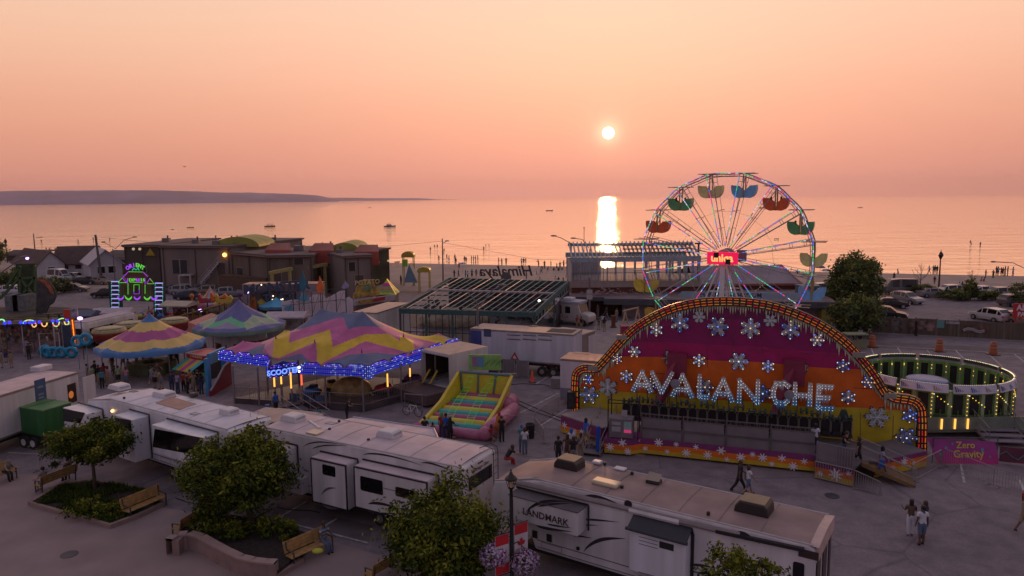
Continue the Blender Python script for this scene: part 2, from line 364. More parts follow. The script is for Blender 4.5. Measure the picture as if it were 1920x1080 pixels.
# ferris wheel
tubew=M('pale grey painted steel tube',(.40,.36,.38),.4,.2,var=.1)
LED=[E('led magenta',(1,.05,.30),1.0),E('led blue',(.10,.20,1),1.0),E('led green',(.05,.9,.35),.75),E('led white',(.75,.75,1),1.0),E('led azure',(.05,.40,.85),.8),E('led off',(.15,.12,.3),.4)]
WC=AT(1357,482,74.0);WR=8.65;WZ=WC.z;SEP=2.2
FW=T('ferris_wheel','tall ferris wheel outlined in coloured lights with hanging tub seats','ferris wheel',(WC.x,WC.y,0),R(-27))
def wp(a,r,y):return Vector((r*math.sin(R(a)),y,WZ+r*math.cos(R(a))))
tips=[11.25+22.5*k for k in range(16)]
def ledline(mb,a,b,w=.085,step=.34,gap=.8,seed=0):
 a,b=Vector(a),Vector(b);n=max(1,int((b-a).length/step));rr=random.Random(seed);ph=rr.random()*6
 for i in range(n):
  p=a.lerp(b,i/n);q=a.lerp(b,(i+gap)/n);h=math.sin(i*.55+ph)+.6*rr.uniform(-1,1)
  c=0 if h>.75 else 1 if h>.05 else 4 if h>-.35 else 2 if h>-1.0 else 3
  if rr.random()<.10:c=5
  if rr.random()<.10:c=3
  mb.beam(p,q,w,w,c)
def curve_pts(a,b,y,r=WR,n=4):return[wp(a+(b-a)*i/n,r*(1-.018*(1-abs(2*i/n-1))),y)for i in range(n+1)]
for y,nm in((0,'front'),(SEP,'rear')):
 m=MB()
 for k in range(16):
  p=curve_pts(tips[k],tips[k]+22.5,y);m.tube(p,.065,6,0,False)
  q=[wp(tips[k]+22.5*i/4,WR*(1-.012*(1-abs(2*i/4-1)))-.30,y)for i in range(5)];m.tube(q,.04,5,0,False)
  for i in range(1,4):m.tube([p[i],q[i]],.025,4,0,False)
 m.build('rim',tubew,FW)
m=MB()
for k in range(16):
 p=curve_pts(tips[k],tips[k]+22.5,-.11,n=3)
 for i in range(3):ledline(m,p[i],p[i+1],.06,seed=k*3+i)
m.build('rim_lights',LED,FW)
for k in range(16):
 a=tips[k]
 for y in(0,SEP):
  m=MB()
  for sgn in(-1,1):
   p0=wp(a,1.1,y)+Vector((math.cos(R(a))*sgn*.12,0,-math.sin(R(a))*sgn*.12));p1=wp(a,WR-.1,y)+Vector((math.cos(R(a))*sgn*.30,0,-math.sin(R(a))*sgn*.30))
   m.tube([p0,p1],.045 if y==0 else .026,5)
  for f in(.25,.5,.72,.9):
   c0=wp(a,1.1+(WR-1.2)*f,y);hw=.12+.18*f;t_=Vector((math.cos(R(a)),0,-math.sin(R(a))))*hw;m.tube([c0-t_,c0+t_],.025,4)
  m.build('spoke',tubew,FW)
 m=MB();t_=Vector((math.cos(R(a)),0,-math.sin(R(a))))
 ledline(m,wp(a,1.3,-.09)-t_*.13,wp(a,WR-.25,-.09)-t_*.30,.055,.30,.8,100+k)
 m.build('spoke_lights',LED,FW)
 if 20<a<60 or 300<a<345:
  mm=MB();
m=MB()
for k in range(16):m.tube([wp(tips[k],WR,0),wp(tips[k],WR,SEP)],.05,6)
for k in range(0,16):m.tube([wp(tips[k],WR*.55,0),wp(tips[(k+1)%16],WR*.55,SEP)],.012,4,cap=False)
m.build('axle',tubew,FW)
plate_m=M('pale crossbar paint',(.42,.34,.26),.5)
for k in range(16):
 c=wp(tips[k],WR+.02,SEP/2);m=MB();m.box(-1.15,1.15,-SEP/2+.1,-SEP/2+.28,-.04,.04);m.box(-1.15,1.15,SEP/2-.28,SEP/2-.1,-.04,.04);m.box(-.3,.3,-SEP/2+.28,SEP/2-.28,-.035,.035);bevel(m.build('crossbar',plate_m,FW,c),.015,1)
def tub(mat):
 m=MB()
 for s in(-1,1):
  prof=[(.06,-2.42),(.52,-2.46),(.90,-2.30),(1.14,-1.98),(1.24,-1.55),(1.24,-1.18),(.62,-1.20),(.50,-1.34),(.30,-1.52),(.10,-1.66)]
  pr=[(x*s,z)for x,z in prof]
  for y in(-.62,.58):m.prism(pr,(0,y,0),X3,Z3,.05)
  shell=prof[:6]
  for i in range(5):
   a,b=shell[i],shell[i+1]
   m.add([(a[0]*s,-.62,a[1]),(b[0]*s,-.62,b[1]),(b[0]*s,.62,b[1]),(a[0]*s,.62,a[1])],[(0,1,2,3)]);m.add([((a[0]-.04)*s,-.6,a[1]+.04),((b[0]-.04)*s,-.6,b[1]+.04),((b[0]-.04)*s,.6,b[1]+.04),((a[0]-.04)*s,.6,a[1]+.04)],[(3,2,1,0)])
  m.box(min(.45*s,.95*s),max(.45*s,.95*s),-.58,.58,-2.0,-1.92)
 m.box(-.14,.14,-.55,.55,-2.28,-2.22)
 return m
og_=M('orange red tub paint',(.85,.13,.03),.45);gn_=M('dark green tub paint',(.12,.40,.15),.4);cr_=M('cream yellow tub paint',(.85,.74,.30),.45);bl_=M('blue tub paint',(.22,.52,.85),.45)
tubcol={0:bl_,1:og_,2:gn_,3:cr_,4:bl_,5:blue,10:yellow,11:M('bright yellow tub paint',(.7,.55,.06),.45),13:og_,14:gn_,15:cr_}
tubcol[12]=None
tub_pos={}
for k in(0,1,2,3,4,5,10,11,13,14,15):
 c=wp(tips[k],WR,SEP/2);mt=tubcol[k]if k not in(13,)else tubcol[13]
 o=tub(mt).build('tub_seat',mt,FW,c);tub_pos[k]=c
 m=MB();m.box(-.05,.05,-.70,-.64,-2.3,0);m.box(-.05,.05,.62,.68,-2.3,0);m.box(-.16,-.10,-.1,.1,-2.2,-.5);m.box(.10,.16,-.1,.1,-2.2,-.5);m.build('hanger',M('yellow hanger paint',(.45,.30,.12),.5),o)
m=MB();m.tube([(0,-.5,WZ),(0,SEP+.5,WZ)],.35,12);m.tube([(0,-.15,WZ),(0,.15,WZ)],.8,20);m.tube([(0,SEP-.15,WZ),(0,SEP+.15,WZ)],.8,20);m.build('hub',tubew,FW)
sgn_=MB();sgn_.box(-1.5,1.5,-.95,-.35,WZ-.68,WZ+.55);so=sgn_.build('hub_sign',E('lit red sign face',(.95,.01,.09),.75),FW)
m=MB();put_text(m,'uniqa',(0,-.96,WZ-.38),X3,Z3,1.12,.03,.04,sx=.92);m.build('sign_lettering',E('lit yellow outline letters',(1,.5,.15),1.1),so)
m=MB();m.box(-.82,-.32,-1.03,-.97,WZ+.0,WZ+.52);m.box(.36,.86,-1.03,-.97,WZ-.66,WZ-.14);m.build('dead_panel',black,so)
m=MB();m.box(1.3,2.2,-.1,.5,WZ-.4,WZ+.75);m.build('control_cabinet',M('grey cabinet',(.2,.18,.2),.6),FW)
for y in(-.55,SEP+.55):
 m=MB();m.beam((0,y,WZ),(0,y,.4),.48,.25)
 for s in(-1,1):m.beam((s*.1,y,WZ-.3),(s*3.4,y,.4),.18,.14);m.beam((s*1.2,y,WZ*.62),(0,y,WZ*.62),.1)
 for z in(2,4,6):m.beam((-.2,y-.1,z),(.2,y-.1,z),.08)
 m.build('support_tower',white,FW)
m=MB();m.box(-4.2,4.2,-1.6,-.9,0.02,.5);m.box(-4.2,4.2,SEP+.9,SEP+1.6,.02,.5);m.box(-1,1,-.9,SEP+.9,.02,.3);m.build('base_frame',dsteel,FW)
# thrill ride with the arched backdrop
AP=Pl((4.2,48.2),(24.8,41.7))
AV=TP('thrill_ride','thrill ride with purple, orange and yellow arched backdrop covered in snowflakes','fairground ride',AP)
outl_px=[(1072,770),(1072,705),(1077,692),(1086,685),(1098,682),(1115,684),(1128,670),(1160,633),(1185,609),(1215,590),(1255,571),(1300,560),(1350,556),(1400,558),(1450,565),(1500,581),(1550,605),(1590,634),(1620,665),(1645,696),(1665,730),(1680,737),(1712,741),(1730,752),(1738,772),(1736,850)]
out=[AP.hit(*p)for p in outl_px];out[0]=(out[0][0],.95);out[-1]=(out[-1][0],.06)
def smooth(pts,n=2,keep=(0,1,5,6,20,21,-1)):
 for _ in range(n):
  q=[pts[0]]
  for i in range(len(pts)-1):
   a,b=pts[i],pts[i+1];q+=[(a[0]*.75+b[0]*.25,a[1]*.75+b[1]*.25),(a[0]*.25+b[0]*.75,a[1]*.25+b[1]*.75)]
  q.append(pts[-1]);pts=q
 return pts
ol=smooth(out[:6],1)+smooth(out[6:21],1)+smooth(out[21:],1)
m=MB();m.prism(ol+[(4.6,.06),(4.6,.95)],(0,0,0),X3,Z3,.16)
pb=bands('painted sunset bands',[(-.5,(.66,.50,.03)),(2.45,(.80,.15,.008)),(4.95,(.42,.006,.12)),(5.9,(.30,.004,.12)),(7.6,(.20,.003,.09)),(9.4,(.17,.003,.08))],wob=.22,wsc=.22,rough=.42)
rp_=[n for n in pb.node_tree.nodes if n.type=='VALTORGB'][0]
m.build('backdrop',pb,AV)
def offset_poly(pts,d):
 r=[]
 for i,p in enumerate(pts):
  a=pts[max(0,i-1)];b=pts[min(len(pts)-1,i+1)];t=Vector((b[0]-a[0],b[1]-a[1]));
  if t.length<1e-6:continue
  t.normalize();n=Vector((t.y,-t.x));r.append((p[0]+n.x*d,p[1]+n.y*d))
 return r
m=MB();W_=.56;inn=offset_poly(ol,W_)
for i in range(len(ol)-1):
 a,b,c,d_=ol[i],ol[i+1],inn[i+1],inn[i];y0,y1=-.22,-.02
 m.add([(a[0],y0,a[1]),(b[0],y0,b[1]),(c[0],y0,c[1]),(d_[0],y0,d_[1]),(a[0],y1,a[1]),(b[0],y1,b[1]),(c[0],y1,c[1]),(d_[0],y1,d_[1])],[(0,1,2,3),(0,4,5,1),(2,6,7,3)])
bd=m.build('light_border',M('black border channel',(.03,.012,.012),.5),AV)
amber=[E('amber tube light',(1,.20,.02),.38),E('red tube light',(.85,.03,.04),.35),E('yellow tube light',(.9,.38,.05),.3),E('dim amber tube',(.4,.10,.04),.4)]
for k,off in enumerate((.10,.27,.44)):
 m=MB();c=offset_poly(ol,off);L=0;rr=random.Random(k)
 for i in range(len(c)-1):
  a,b=Vector((c[i][0],-.26,c[i][1])),Vector((c[i+1][0],-.26,c[i+1][1]));n=max(1,round((b-a).length/.36))
  for j in range(n):
   h=math.sin(L*.9+k*1.5)+rr.uniform(-.5,.5);L+=.36
   m.beam(a.lerp(b,(j+.14)/n),a.lerp(b,(j+.86)/n),.055,.04,0 if h>0 else 2 if h>-.7 else 1 if rr.random()<.6 else 3)
 m.build('light_row',amber,bd)
m=MB()
for off in(.02,.185,.355,.53):
 c=offset_poly(ol,off);m.tube([(p[0],-.28,p[1])for p in c],.018,4,cap=False)
m.build('guard_rail',dsteel,bd)
ice_m=M('painted icicle',(.70,.66,.46),.4,var=.2,sc_=4)
m=MB();c=offset_poly(ol,.58);rr=random.Random(3)
for i in range(2,len(c)-3):
 a,b=Vector(c[i]),Vector(c[i+1]);n=max(1,round((b-a).length/.17))
 for j in range(n):
  p=a.lerp(b,(j+.5)/n);h=rr.choice((.18,.3,.5,.75,.4))*rr.uniform(.8,1.2);wd=.085
  m.prism([(p.x-wd,p.y+.12),(p.x+wd,p.y+.12),(p.x+.01,p.y-h)],(0,-.10-.002*(j%3),0),X3,Z3,.05)
m.build('icicles',ice_m,AV)
for px,py in((1166,632),(1112,691),(1610,665),(1669,742)):
 x,z=AP.hit(px,py,-.3);m=MB();m.box(x-.34,x+.34,-.42,-.30,z-.16,z+.16);m.build('joint_box',M('joint box paint',(.30,.28,.25),.5),AV)
fl_w=M('pale snowflake paint',(.62,.64,.68),.4,var=.1);fl_b=M('blue snowflake paint',(.16,.24,.60),.4);fl_g=M('dull grey snowflake paint',(.50,.54,.48),.5,var=.25,sc_=6);fl_k=M('snowflake rim',(.02,.02,.035),.5)
BL=[E('warm bulb',(1,.62,.3),1.0),E('white bulb',(.85,.9,1),1.0),E('blue bulb',(.12,.25,1),1.2)]
def flake(r,kind,seed):
 m=MB();rr=random.Random(seed);a0=30 if seed%2 else 0
 if kind=='orn':
  pts=[(math.cos(R(t))*(.55+.25*math.sin(R(t*1.5))),math.sin(R(t))*(.8+.2*math.cos(R(3*t))))for t in range(0,360,20)]
  m.prism([(x*r*1.1,z*r*1.1)for x,z in pts],(0,-.03,0),X3,Z3,.04,2);m.prism([(x*r*.95,z*r*.95)for x,z in pts],(0,-.08,0),X3,Z3,.04,0)
  for i in range(9):t=i*40;m.beam((math.cos(R(t))*.1*r,-.10,math.sin(R(t))*.1*r),(math.cos(R(t+30))*.8*r,-.10,math.sin(R(t+30))*.8*r),r*.13,.04,2 if i%2 else 0)
  return m
 def star(sc,n,d,y,mi):
  pts=[]
  for i in range(6):
   a=R(a0+60*i)
   for da,rad in((-30,.52),(-19,.60),(-16,.84),(-5,.86),(0,1.0),(5,.86),(16,.84),(19,.60)):pts.append((math.sin(a+R(da))*rad*sc,math.cos(a+R(da))*rad*sc))
  m.prism(pts,(0,y,0),X3,Z3,d,mi)
 star(r*1.08,6,.05,-.02,2);star(r*.97,6,.05,-.075,0)
 for i in range(6):
  a=R(a0+60*i);dv=Vector((math.sin(a),0,math.cos(a)));sv=Vector((math.cos(a),0,-math.sin(a)))
  c2=1 if kind=='blue' or(kind=='mix' and i%2)else 0
  y=-.15-.002*i
  m.beam(Vector((0,y,0)),dv*r*.85+Vector((0,y,0)),r*.17,.05,3 if kind=='grey' else c2)
  for f,l in((.42,.26),(.66,.22)):
   for s in(-1,1):m.beam(dv*r*f+Vector((0,y-.01,0)),dv*r*(f+l)+sv*s*r*l*.9+Vector((0,y-.01,0)),r*.15,.05,3 if kind=='grey' else c2)
 return m
FL=[(1275,605,18,'mix'),(1311,594,12,'grey'),(1231,618,12,'pale'),(1346,612,20,'mix'),(1407,615,20,'pale'),(1444,601,13,'grey'),(1482,618,19,'mix'),(1190,659,11,'pale'),(1158,672,9,'blue'),(1253,671,15,'orn'),(1311,675,12,'pale'),(1385,677,18,'pale'),(1440,686,12,'pale'),(1502,690,16,'orn'),(1175,705,12,'pale'),(1104,711,9,'blue'),(1140,726,18,'grey'),(1105,740,17,'mix'),(1220,720,12,'blue'),(1322,725,16,'mix'),(1430,737,16,'blue'),(1532,637,13,'pale'),(1580,685,13,'blue'),(1627,716,12,'blue'),(1590,744,14,'mix'),(1644,782,23,'grey'),(1705,779,14,'blue'),(1699,820,21,'blue')]
for i,(px,py,r,kind)in enumerate(FL):
 x,z=AP.hit(px,py,-.1);x2,_z=AP.hit(px+r,py,-.1);rr_=abs(x2-x)*1.05
 o=flake(rr_,kind,i).build('snowflake' if kind!='orn' else 'plume_ornament',[fl_g if kind in('grey','orn')else fl_w,fl_b,fl_k,fl_w],AV,(x,-.04,z))
 if kind not in('grey','orn'):
  m=MB();q=random.Random(i);a0=30 if i%2 else 0
  for k in range(6):
   a=R(a0+60*k)
   m.sph((math.sin(a)*rr_*.9,-.2,math.cos(a)*rr_*.9),.036,6,q.choice((0,1,1,2))if kind!='blue' else q.choice((0,1,2)))
   if q.random()<.6:m.sph((math.sin(a)*rr_*.5,-.2,math.cos(a)*rr_*.5),.034,6,q.choice((0,0,2)))
  m.sph((0,-.22,0),.05,6,q.choice((0,2,1)));m.build('bulb',BL,o)
m=MB()
for a,b in(((1373,590),(1373,690)),((1430,575),(1428,668)),((1250,660),(1256,770)),((1613,773),(1613,838)),((1675,779),(1673,845)),((1325,640),(1327,690)),((1180,636),(1235,640)),((1400,655),(1450,659)),((1600,727),(1650,730)),((1228,700),(1290,703)),((1500,662),(1590,668))):
 x0,z0=AP.hit(*a);x1,z1=AP.hit(*b);m.beam((x0,-.006,z0),(x1,-.006,z1),.03,.02,0,up=(0,1,0))
m.build('panel_seam',M('creased panel edge',(.16,.03,.07),.6),AV)
STK={'A':[(0,0,.5,1),(1,0,.5,1),(.2,.34,.8,.34)],'V':[(0,1,.5,0),(1,1,.5,0)],'L':[(0,0,0,1),(0,0,.85,0)],'N':[(0,0,0,1),(0,1,1,0),(1,0,1,1)],'C':[(1,.85,.7,1),(.7,1,.15,.95),(.15,.95,0,.6),(0,.6,0,.3),(0,.3,.2,0),(.2,0,.8,0),(.8,0,1,.15)],'H':[(0,0,0,1),(1,0,1,1),(0,.48,1,.48)],'E':[(0,0,0,1),(0,1,.85,1),(0,.5,.7,.5),(0,0,.95,0)]}
LT=[('A',1188,697,1220,731,0),('V',1223,699,1259,734,0),('A',1262,703,1297,741,0),('L',1312,706,1330,743,0),('A',1339,711,1373,749,0),('N',1387,714,1420,753,0),('C',1451,717,1477,754,0),('H',1491,721,1518,757,0),('E',1535,724,1562,764,0)]
let_m=bands('frosted letter paint',[(2.9,(.08,.32,.6)),(3.3,(.32,.40,.52)),(3.7,(.55,.52,.51))],wob=.12,wsc=2.0,const=False)
OFFL=-1.7
lb=E('letter bulb',(.88,.92,1),1.35)
for i,(ch,x0,y0,x1,y1,_q)in enumerate(LT):
 a,zt=AP.hit(x0,(y0),OFFL);b,zb=AP.hit(x1,y1,OFFL);_,zb2=AP.hit(x0,y1,OFFL);zb=min(zb,zb2);h=zt-zb;wd=b-a;th=.265
 m=MB();bm_=MB();rr=random.Random(i)
 for k,(u0,v0,u1,v1)in enumerate(STK[ch]):
  p,q=Vector((a+u0*wd,OFFL-.004*k,zb+v0*h)),Vector((a+u1*wd,OFFL-.004*k,zb+v1*h));dv=(q-p).normalized();sv=Vector((-dv.z,0,dv.x))
  e=.13;p2,q2=p-dv*e,q+dv*e
  w0=th*(.42 if v0>v1 else .62)if abs(dv.z)>.5 else th*.42;w1=th*(.62 if v0>v1 else .42)if abs(dv.z)>.5 else th*.42
  m.prism([((p2-sv*w0).x,(p2-sv*w0).z),((q2-sv*w1).x,(q2-sv*w1).z),((q2+sv*w1).x,(q2+sv*w1).z),((p2+sv*w0).x,(p2+sv*w0).z)],(0,OFFL-.004*k,0),X3,Z3,.16)
  n=max(2,round((q-p).length/.20))
  for j in range(n+1):
   for s in(-1,1):
    c=p.lerp(q,j/n)+sv*s*.085;bm_.sph((c.x,OFFL-.20,c.z),.019,5)
  if abs(dv.z)<.5:
   for j in range(6):c=p.lerp(q,(j+.5)/6);hh_=rr.uniform(.15,.42);m.prism([(c.x-.05,c.z-.1),(c.x+.05,c.z-.1),(c.x,c.z-.1-hh_)],(0,OFFL-.05-.003*j,0),X3,Z3,.04)
 o=m.build('letter',let_m,AV);bm_.build('bulb',lb,o)
 for u in(.2,.8):m=MB();m.tube([(a+u*wd,OFFL+.12,zb+.3),(a+u*wd,OFFL+.12,2.35)],.03,5);m.build('post',dsteel,o)
m=MB()
for px,py in((1266,719),(1480,740)):
 x,z=AP.hit(px,py,-2.0);m.tube([(x,-2.12,z),(x,-2.0,z)],.28,20);m.tube([(x,-2.15,z),(x,-2.1,z)],.16,16)
m.build('round_disc',M('grey disc',(.30,.29,.32),.4),AV)
frame_g=M('pale seat frame',(.20,.17,.15),.5);seat_m=M('dark seat padding',(.018,.014,.016),.6);har=M('dark green harness',(.03,.05,.04),.5)
Lg=AP.hit(1165,770,-2.4)[0];Rg=AP.hit(1600,800,-2.4)[0];NS=23;sw=(Rg-Lg)/NS
m=MB();m.box(Lg,Rg,-2.35,-1.75,1.28,1.42);m.box(Lg,Rg,-1.95,-1.85,1.42,2.25);gl=m.build('gondola',M('gondola beam',(.05,.035,.04),.5),AV)
sp_=None
for k in range(NS):
 x=Lg+(k+.5)*sw
 if sp_ is None:
  m=MB();pts=[(-sw/2+.06,1.45),(sw/2-.06,1.45),(sw/2-.06,2.1),(sw/2-.14,2.28),(-sw/2+.14,2.28),(-sw/2+.06,2.1)]
  m.prism(pts,(0,-2.0,0),X3,Z3,.12);m.box(-sw/2+.08,sw/2-.08,-2.5,-2.12,1.45,1.6)
  sp_=m.build('seat',seat_m,AV,(x,0,0))
  m=MB();m.tube([(-sw/2+.03,-2.13,1.42),(-sw/2+.03,-2.13,2.15),(-sw/2+.14,-2.13,2.33),(sw/2-.14,-2.13,2.33),(sw/2-.03,-2.13,2.15),(sw/2-.03,-2.13,1.42)],.028,5);m.build('seat_frame',frame_g,sp_)
  m=MB()
  for s in(-1,1):m.tube([(s*.15,-1.95,2.3),(s*.17,-2.15,2.62),(s*.16,-2.5,2.5),(s*.14,-2.5,2.36)],[.06,.075,.07,.05],6)
  m.tube([(-.16,-2.45,2.58),(.16,-2.45,2.58)],.04,5);m.build('shoulder_harness',har,sp_)
  KIDS[sp_.name]=kids(sp_)
 else:
  c=ctree(sp_,loc=(x,0,0),parent=AV)
  for kk in KIDS[c.name]:
   if kk.name.startswith('shoulder'):kk.rotation_euler=(rnd.uniform(-.06,.06),rnd.uniform(-.05,.05),0);kk.location=(0,0,rnd.uniform(-.05,.1))
m=MB()
for x in(5.6,12.7):
 m=MB();m.beam((x,-1.7,1.5),(x+1.2,-.5,4.8),.5,.4);m.box(x+.7,x+1.9,-.7,-.15,3.8,5.4);m.build('swing_arm',M('dark maroon arm',(.24,.02,.06),.5),AV)
SP=Pl(G(1190,852),G(1527,888));o2=AP.loc((SP.o.x,SP.o.y,0));da=SP.rz-AP.rz
def sf(x,y,z):return(o2.x+x*math.cos(da)-y*math.sin(da),o2.y+x*math.sin(da)+y*math.cos(da),z)
SM=Matrix.Translation(o2)@Matrix.Rotation(da,4,'Z')
deckm=M('grey deck plate',(.16,.145,.16),.5,.3,var=.15,sc_=1);ptd=M('perforated grey panel',(.19,.165,.18),.55,var=.1)
skm=bands('painted skirt bands',[(-.2,(.62,.42,.03)),(.38,(.78,.18,.012)),(.72,(.22,.04,.16)),(1.5,(.22,.04,.16))],wob=.10,wsc=.5,rough=.45)
SL_=SP.L
m=MB();m.box(-.1,SL_+3.2,.12,3.6,.86,1.0);m.xf(SM);m.build('deck',deckm,AV)
m=MB();m.box(0,SL_,0,.1,.14,1.05);m.xf(SM);sk=m.build('skirt_panel',skm,AV)
snow_m=M('stencilled snowflake',(.75,.72,.75),.5,var=.05)
def stencil(mb,x,z,r,y,seed=0,M_=None):
 st=len(mb.v)
 for i in range(4 if seed%3 else 3):
  a=R(180/(4 if seed%3 else 3)*i+15*seed);dv=Vector((math.sin(a),0,math.cos(a)));c=Vector((x,y-.002*i,z));mb.beam(c-dv*r,c+dv*r,r*.22,.012,0,up=(0,1,0))
 n=12;ring=[(x+math.cos(2*math.pi*k/n)*r*.42,z+math.sin(2*math.pi*k/n)*r*.42)for k in range(n)]
 for k in range(n):a,b=ring[k],ring[(k+1)%n];mb.beam((a[0],y-.012,a[1]),(b[0],y-.012,b[1]),r*.2,.01,0,up=(0,1,0))
 if M_ is not None:mb.xf(M_,st)
m=MB()
for i,(px,py,r)in enumerate([(1197,823,4),(1235,829,8),(1268,833,5),(1305,838,5.5),(1287,849,8),(1251,847,5),(1352,845,8),(1327,853,8),(1389,857,8),(1363,863,5),(1430,858,8),(1411,852,5),(1466,859,7),(1447,873,5),(1487,876,8),(1508,865,6),(1210,841,5)]):
 x,z=SP.hit(px,py);stencil(m,x,min(max(z,.3),.9),r/31,-.02,i,SM)
m.build('stencil_snowflakes',snow_m,sk)
for k in range(4):
 x0=.35+k*(SL_-.3)/4;x1=.35+(k+1)*(SL_-.3)/4-.06
 m=MB();m.box(x0+.03,x1-.03,.12,.15,1.05,2.28);m.xf(SM);p_=m.build('railing_panel',ptd,AV)
 m=MB();m.box(x0,x0+.07,.08,.19,.95,2.6);m.box(x0+.07,x1,.10,.17,2.28,2.34);m.box(x0+.07,x1,.10,.17,2.52,2.58);m.box(x0+.07,x1,.08,.11,1.62,1.72)
 n=9
 for j in range(1,n):x=x0+(x1-x0)*j/n;m.box(x-.02,x+.02,.11,.16,2.34,2.52)
 m.xf(SM);m.build('rail_frame',M('rail frame steel',(.16,.13,.13),.45,.4),p_)
BP=Pl(G(1133,852),G(1190,857));o3=AP.loc((BP.o.x,BP.o.y,0));BM=Matrix.Translation(o3)@Matrix.Rotation(BP.rz-AP.rz,4,'Z');BLn=BP.L
m=MB();m.prism([(0,.0),(BLn-.3,0),(BLn+.25,.45),(BLn+.25,1.6),(0,1.6)],(0,0,1.02),X3,Y3,.9);m.xf(BM);bk=m.build('bay_skirt',skm,AV)
m=MB()
for i,(px,py,r)in enumerate([(1144,838,8),(1167,830,8),(1177,848,7)]):x,z=BP.hit(px,py);stencil(m,x,min(max(z,.32),.85),r/31,-.02,i+2,BM)
m.build('stencil_snowflakes',snow_m,bk)
m=MB();m.box(.25,BLn-.15,.15,1.0,1.05,2.25);m.xf(BM);bo=m.build('control_booth',M('grey booth sheet',(.20,.18,.19),.5,.2,var=.1),AV);bevel(bo,.03,1)
m=MB();m.box(.42,.95,.13,.147,1.85,2.05);m.box(.42,.95,.13,.147,1.45,1.75);m.xf(BM);m.build('notice',M('white notice',(.38,.35,.37),.6,var=.1,sc_=10),bo)
m=MB();m.box(1.15,1.6,.125,.147,1.4,2.1,0);m.box(1.16,1.59,.118,.124,1.42,1.6,1);m.xf(BM);m.build('price_board',[M('pale price board',(.32,.45,.45),.5),E('lit pink strip',(.8,.05,.2),.5)],bo)
m=MB();m.box(.95,1.3,.5,.53,2.3,2.7);m.xf(BM);m.build('notice',M('white notice',(.38,.35,.37),.6),bo)
m=MB()
for x,y in((.2,.1),(BLn+.15,.2),(.2,1.6),(BLn+.1,1.6)):m.tube([(x,y,1.0),(x,y,3.4)],.035,5)
for z in(3.2,3.4):
 m.tube([(.2,.1,z),(BLn+.15,.2,z)],.03,5);m.tube([(.2,.1,z),(.2,1.6,z)],.03,5);m.tube([(BLn+.15,.2,z),(BLn+.1,1.6,z)],.03,5)
m.xf(BM);m.build('canopy_frame',black,AV)
m=MB();x_,_=BP.hit(1121,855,-.1);m.box(x_-.12,x_+.12,-.15,.1,.02,1.75);m.xf(BM);bevel(m.build('blue_pillar',M('bright blue pillar',(.02,.09,.50),.4),AV),.04,2)
TP_=Pl(G(1052,812),G(1127,838));o4=AP.loc((TP_.o.x,TP_.o.y,0));TM=Matrix.Translation(o4)@Matrix.Rotation(TP_.rz-AP.rz,4,'Z');TL=TP_.L
m=MB();m.box(0,TL,0,.08,.1,1.2);m.xf(TM);a_=m.build('skirt_panel',bands('painted stage skirt',[(-.2,(.58,.38,.03)),(.3,(.75,.2,.015)),(.6,(.22,.04,.13)),(1.5,(.22,.04,.13))],wob=.08,wsc=.5),AV)
m=MB();m.box(-.05,TL+.1,.02,3.0,1.2,1.26);m.xf(TM);m.build('deck',M('pale deck sheet',(.30,.26,.25),.6,var=.1),AV)
m=MB();m.box(-.02,.05,.1,3.0,.1,1.2);m.box(TL,TL+.06,.1,3,.1,1.2);m.xf(TM);m.build('side_panel',purple,AV)
m=MB()
for i,(x,z,r)in enumerate([(.35,.62,.25),(1.3,.42,.2),(1.95,.52,.24)]):stencil(m,x,z,r,-.02,i,TM)
m.build('stencil_snowflakes',snow_m,a_)
m=MB();x,_z=AP.hit(1073,765,-.6);m.box(x-.3,x+.22,-.95,-.45,1.26,2.45);o=m.build('loudspeaker',black,AV);bevel(o,.04,2)
m=MB()
for z in(1.6,2.1):m.tube([(x-.04,-.96,z),(x-.04,-.95,z)],.18,14)
m.build('speaker_cone',M('speaker cone',(.03,.03,.03),.7),o)
def stairs(mb_s,mb_r,p0,p1,w,n=5,z0=0.0,z1=1.0,rail=True):
 """steps climbing from p0 (foot) to p1 (head), width w"""
 p0,p1=Vector(p0),Vector(p1);d=(p1-p0);d.z=0;L=d.length;d.normalize();s=Vector((-d.y,d.x,0))
 for i in range(n):
  a=p0+d*L*i/n;z=z0+(z1-z0)*(i+1)/n
  for q in((a,a+d*L/n),):mb_s.add([q[0]-s*w/2+Z3*z,q[0]+s*w/2+Z3*z,q[1]+s*w/2+Z3*z,q[1]-s*w/2+Z3*z,q[0]-s*w/2+Z3*(z-.05),q[0]+s*w/2+Z3*(z-.05),q[1]+s*w/2+Z3*(z-.05),q[1]-s*w/2+Z3*(z-.05)],[(0,1,2,3),(7,6,5,4),(0,4,5,1),(1,5,6,2),(2,6,7,3),(3,7,4,0)])
 for sg in(-1,1):
  e=s*w/2*sg;mb_s.beam(p0+e+Z3*z0,p0+d*L+e+Z3*(z1-.03),.05,.2)
  if rail:
   for h in(.5,1.0):mb_r.tube([p0+e+Z3*(z0+h),p0+d*L+e+Z3*(z1+h)],.025,5)
   for f in(0,.5,1):c=p0+d*L*f+e;mb_r.tube([c+Z3*(z0+(z1-z0)*f),c+Z3*(z0+(z1-z0)*f+1)],.025,5)
railm=M('pale handrail steel',(.34,.30,.30),.4,.5)
m1,m2=MB(),MB();q0=AP.loc(G(1108,856));q1=AP.loc(G(1140,812));stairs(m1,m2,q0,q1,1.1,5,0,1.0)
st_=m1.build('steps',deckm,AV);m2.build('handrail',railm,st_)
RP=Pl(G(1527,897),G(1598,914));o5=AP.loc((RP.o.x,RP.o.y,0));RM=Matrix.Translation(o5)@Matrix.Rotation(RP.rz-AP.rz,4,'Z');RL=RP.L
m=MB();m.box(0,RL,0,.08,.1,.98);m.xf(RM);a_=m.build('skirt_panel',skm,AV)
m=MB()
